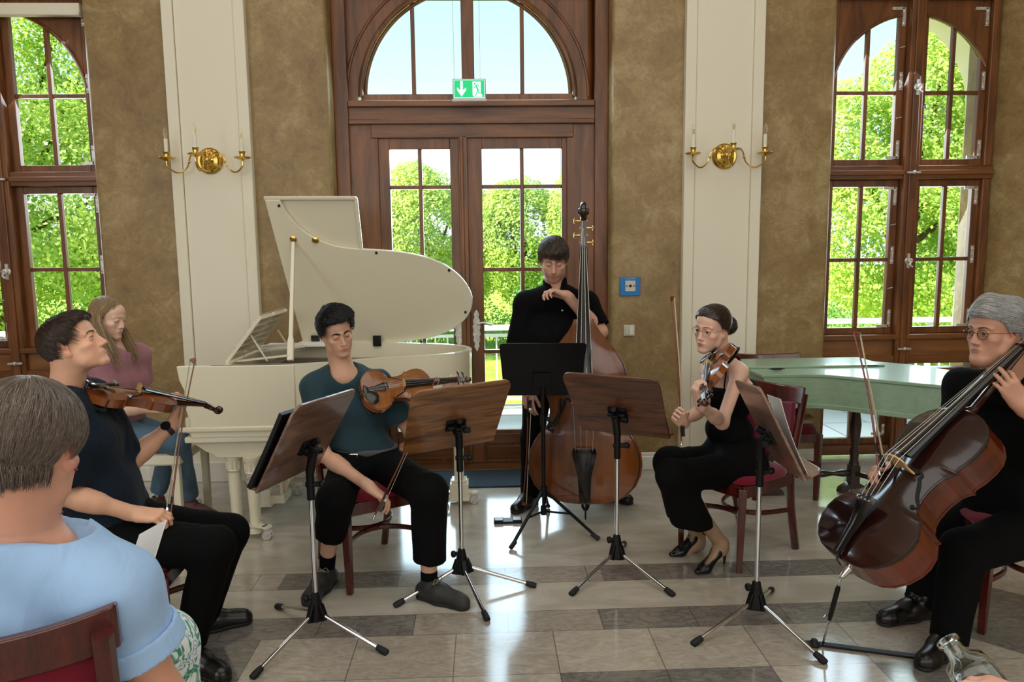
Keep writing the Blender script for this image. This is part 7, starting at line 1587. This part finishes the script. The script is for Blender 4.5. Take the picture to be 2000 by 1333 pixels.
# ================================================================ the listener in the foreground
def person_A():
    o = P(58, 880, 1.50); H = rot_to((-.08, .985, -.18), (.04, .05, 1))(o); s = 1.07
    J = dict(nek=P(56, 1038, 1.50), che=P(50, 1200, 1.54), wai=P(55, 1330, 1.58), pel=P(60, 1420, 1.62), w=1.0)
    J['pel'].z = .56; J['wai'].z = .74
    lat = V((.98, -.2, 0)).normalized(); J['shR'] = J['nek']+lat*.185+V((0, 0, -.12)); J['shL'] = J['nek']-lat*.185+V((0, 0, -.11)); J['lat_p'] = J['lat_c'] = lat
    J.update(elR=J['shR']+V((.06, .05, -.27)), elL=J['shL']+V((-.08, .03, -.26))); J['wrR'] = J['elR']+V((-.17, .17, .02)); J['wrL'] = J['elL']+V((.1, .2, .03))
    J.update(hipR=J['pel']+lat*.09, hipL=J['pel']-lat*.09, knR=J['pel']+V((.13, .38, -.05)), knL=J['pel']+V((-.03, .40, -.05)), anR=J['pel']+V((.15, .40, -.45)), anL=J['pel']+V((.03, .45, -.45)))
    root = proot('woman with short grey-brown hair and light blue blouse, seen from behind, nearest the camera', V((J['pel'].x, J['pel'].y, 0))); L = Loc(root)
    S, p = skin_person(J, H, s, ar=1.12, legs='LR', lids=.5, nr=.047)
    tr = add_hand(S, J['wrR'], (-.75, .6, .15), (-.3, .2, .9), True, .95, curl=(.5, .5, .5, .5)); tl = add_hand(S, J['wrL'], (.1, 1, .05), (.9, 0, .2), False, .95, curl=(.5, .5, .5, .5))
    fine = [(*box_around([p(0, 0, 0)], .16), .0028)]
    finish_skin(S, root, fine, SK('dba084'), head_paint(H, s, SK('b87068'), SK('4a3c30'), blush=SK('e08a78')), h=.006)
    T = Solid(); torso(T, J, .026, 1.06, 1.0, 1.1)
    for a in 'LR':
        e = J['sh'+a].lerp(J['el'+a], .50); n = (J['el'+a]-J['sh'+a]).normalized(); T.cap(J['nek'].lerp(J['sh'+a], .6), J['sh'+a], .062, .074, k=.06); T.cap(J['sh'+a], e, .074, .086, k=.05, fe=True); T.cap(e-n*.04, e+n*.004, .070, .076, k=.004, mode='s', fe=True)
    T.cap(J['nek']+V((-.02, 0, .028))-lat*.075, J['nek']+V((0, 0, .028))+lat*.085, .062, .062, k=.012, mode='s'); T.plane(J['nek']+V((0, 0, .0)), (0, .05, 1), .01, box=(np.array(list(J['nek']))-.09, np.array(list(J['nek']))+.09)); T.disp(folds(.006, 11, 12, (1, 1, .4)))
    blue = cloth('light_blue_linen', '9fc0e6', rough=.85, fold=.5, noise=.06, weave=350, sheen=.4); tp = garment('blouse', T, blue, root, .0065)
    for a in 'LR':
        e = J['sh'+a].lerp(J['el'+a], .50); n = (J['el'+a]-J['sh'+a]).normalized(); C = Solid(); C.cap(e-n*.045, e+n*.012, .091, .097, k=.01, fe=True); C.plane(e-n*.038, -n, .004); C.cap(e-n*.08, e+n*.02, .081, .086, k=.004, mode='s', fe=True); garment('sleeve_cuff', C, blue, root, .005)
    # patterned skirt
    k = Mt('white_skirt_green_leaves'); tc = k.n('TexCoord'); nz = k.n('TexNoise', Scale=9, Detail=2, Distortion=2.5); k.l(tc.outputs['Object'], nz.inputs[0]); rp = k.n('ValToRGB'); k.l(nz.outputs[0], rp.inputs[0]); el = rp.color_ramp.elements
    el[0].position = .0; el[0].color = (*srgb('eef2f4'), 1); el[1].position = 1; el[1].color = (*srgb('f2f4f4'), 1)
    for p_, c_ in ((.44, 'eef2f4'), (.47, '4fa890'), (.50, '2f7f6c'), (.53, '8fc8a8'), (.55, 'f0f4f4'), (.60, 'f0f4f4'), (.63, '5a90d8'), (.66, 'f0f4f4')): q = el.new(p_); q.color = (*srgb(c_), 1)
    k.l(rp.outputs[0], k.b.inputs['Base Color']); k.b.inputs['Roughness'].default_value = .8
    K = Solid(); K.cap(J['pel']-lat*.08, J['pel']+lat*.08, .14, k=.08)
    for a in 'LR': K.cap(J['hip'+a], J['kn'+a], .11, .085, k=.09); K.cap(J['kn'+a], J['kn'+a].lerp(J['an'+a], .5), .085, .09, k=.08)
    K.disp(folds(.006, 12, 3)); garment('skirt', K, k.m, root, .009)
    hm = hairmat('short_grey_brown_hair', '3a2f28', '8a7a6c', .4)
    hr = hair(H, s, root, 'short',hm, .020,6000,whorl=(.0,-.03,.14),bias=(0,-.3,-.35),step=.011,seg=8,r=.00095,seed=41,jitter=.10,lift=(.0,.03),zl=([0,25,45,58,70,80,88,95,105,118,150,180],[.05,.048,.045,.03,.008,.012,.034,.040,.020,-.040,-.066,-.070]),noise_=.001,over=.12,vol=lambda x,y,z:-.010*np.clip((.03-z)/.06,0,1))
    rs = np.random.default_rng(5); rt = [HC+np.array([math.sin(a)*.078, math.cos(a)*.098, z]) for a, z in zip(rs.uniform(math.radians(112), math.radians(248), 700), rs.uniform(-.066, -.03, 700))]
    me = locks('nape_locks', np.array(rt), lambda p_, t: np.stack([-p_[:, 0]*3.0, (-.03-p_[:, 1])*2.5, -np.ones(len(p_))], 1), None, hm, .0009, 6, .0062, None, 6, .10); ob = bpy.data.objects.new('nape_locks', me); COL.objects.link(ob); ob.parent = hr
    MB().ball(p(.083, .006, -.038), .0035, 8, 6).build('earring', mat('ruby_stud', '8a1020', .2), root)
    n = 40; lc = J['nek']+V((0, .0, .035)); MB().tube([lc+V((math.cos(2*PI*i/n)*.066, math.sin(2*PI*i/n)*.062, -.012*math.sin(2*PI*i/n))) for i in range(n+1)], .0009, 5).build('necklace', M['brass'], root)
    L.done(); return J
JA = person_A()
pr = V(F(222, 1192, .955)); ch = chair(V((0, 0, 0)), 0, 'mahogany chair with burgundy back in the lower left corner, nearest the camera'); yw = .25
ch.matrix_world = Matrix.Translation((pr.x-.225*math.cos(yw)*1.06-.285*math.sin(yw), pr.y-.225*math.sin(yw)*1.06+.285*math.cos(yw), 0)) @ Matrix.Rotation(yw, 4, 'Z') @ Matrix.Scale(1.065, 4)
# programme booklet in her hands
m = MB(); c = P(292, 1062, 1.86); u1 = (P(322, 1030, 1.86)-P(303, 1092, 1.80)).normalized(); u2 = V((-.45, -.30, -.85)); u2 = (u2-u1*u2.dot(u1)).normalized(); o_ = P(303, 1092, 1.80)-u1*.10
m.prism([(0, 0), (.205, 0), (.205, .145), (0, .145)], o_, tuple(u1), tuple(u2), .003); tag(m.build('programme_booklet', paper2, None, bevel=.0005), 'open white programme booklet held in front of the woman in the light blue blouse', 'booklet')
# ================================================================ glass bottle and hand at the lower right
ax0, ax1 = P(1858, 1262, 1.12), P(1985, 1420, 1.06); d = (ax0-ax1).normalized(); k = Mt('clear_bottle_glass'); k.b.inputs['Base Color'].default_value = (.86, .92, .90, 1); k.b.inputs['Transmission Weight'].default_value = 1; k.b.inputs['Roughness'].default_value = .02; k.b.inputs['IOR'].default_value = 1.45
r = empty('water_bottle', M=frame(ax1, d.cross(V((0, 1, 0))), V((0, 0, 1)).cross(d), d), label='clear square glass bottle leaning in the lower right corner', cat='bottle')
r.matrix_world = frame(ax1, (d.cross(V((.2, 1, 0)))).normalized(), (d.cross(d.cross(V((.2, 1, 0))))).normalized(), d)
Lb_ = (ax0-ax1).length
m = MB(); N = 24
def sq(rx, ry, z, e=6.0): return [(rx*math.cos(t)*(abs(math.cos(t))**e+abs(math.sin(t))**e)**(-1/e), ry*math.sin(t)*(abs(math.cos(t))**e+abs(math.sin(t))**e)**(-1/e), z) for t in [2*PI*i/N for i in range(N)]]
sec = [sq(.030, .024, -.06), sq(.036, .028, -.05, 8), sq(.036, .028, Lb_-.045, 8), sq(.033, .026, Lb_-.030, 5), sq(.020, .018, Lb_-.020, 2), sq(.0155, .0155, Lb_-.008, 2), sq(.0150, .0150, Lb_+.002, 2), sq(.019, .019, Lb_+.003, 2), sq(.019, .019, Lb_+.011, 2), sq(.015, .015, Lb_+.012, 2)]
ins_ = [sq(.013, .013, Lb_+.012, 2), sq(.0125, .0125, Lb_-.008, 2), sq(.017, .015, Lb_-.022, 2), sq(.030, .023, Lb_-.032, 5), sq(.033, .025, Lb_-.047, 8), sq(.033, .025, -.05, 8)]
allr = sec+ins_; m.add([q for s_ in allr for q in s_], [(i*N+j, i*N+(j+1) % N, (i+1)*N+(j+1) % N, (i+1)*N+j) for i in range(len(allr)-1) for j in range(N)]+[tuple(range(N-1, -1, -1)), tuple((len(allr)-1)*N+j for j in range(N))]); m.build('bottle', k.m, r, autos=50)
wr = P(2045, 1395, 1.02); root = empty('person', (wr.x+.05, wr.y-.05, 0), label='hand of a seated listener at the very lower right corner, holding the glass bottle', cat='person'); L = Loc(root)
S = Solid(); S.cap(wr+V((.16, -.10, -.06)), wr, .042, .028, k=.03); tp_ = add_hand(S, wr, (-.85, .25, .30), (-.2, .2, -.9), True, .95, curl=(.5, .55, .6, .65)); vs_, fs = S.net(.004); np_mesh('body', vs_, fs, M['skin'], root, paint=[], base=SK('e0a890')); L.done()
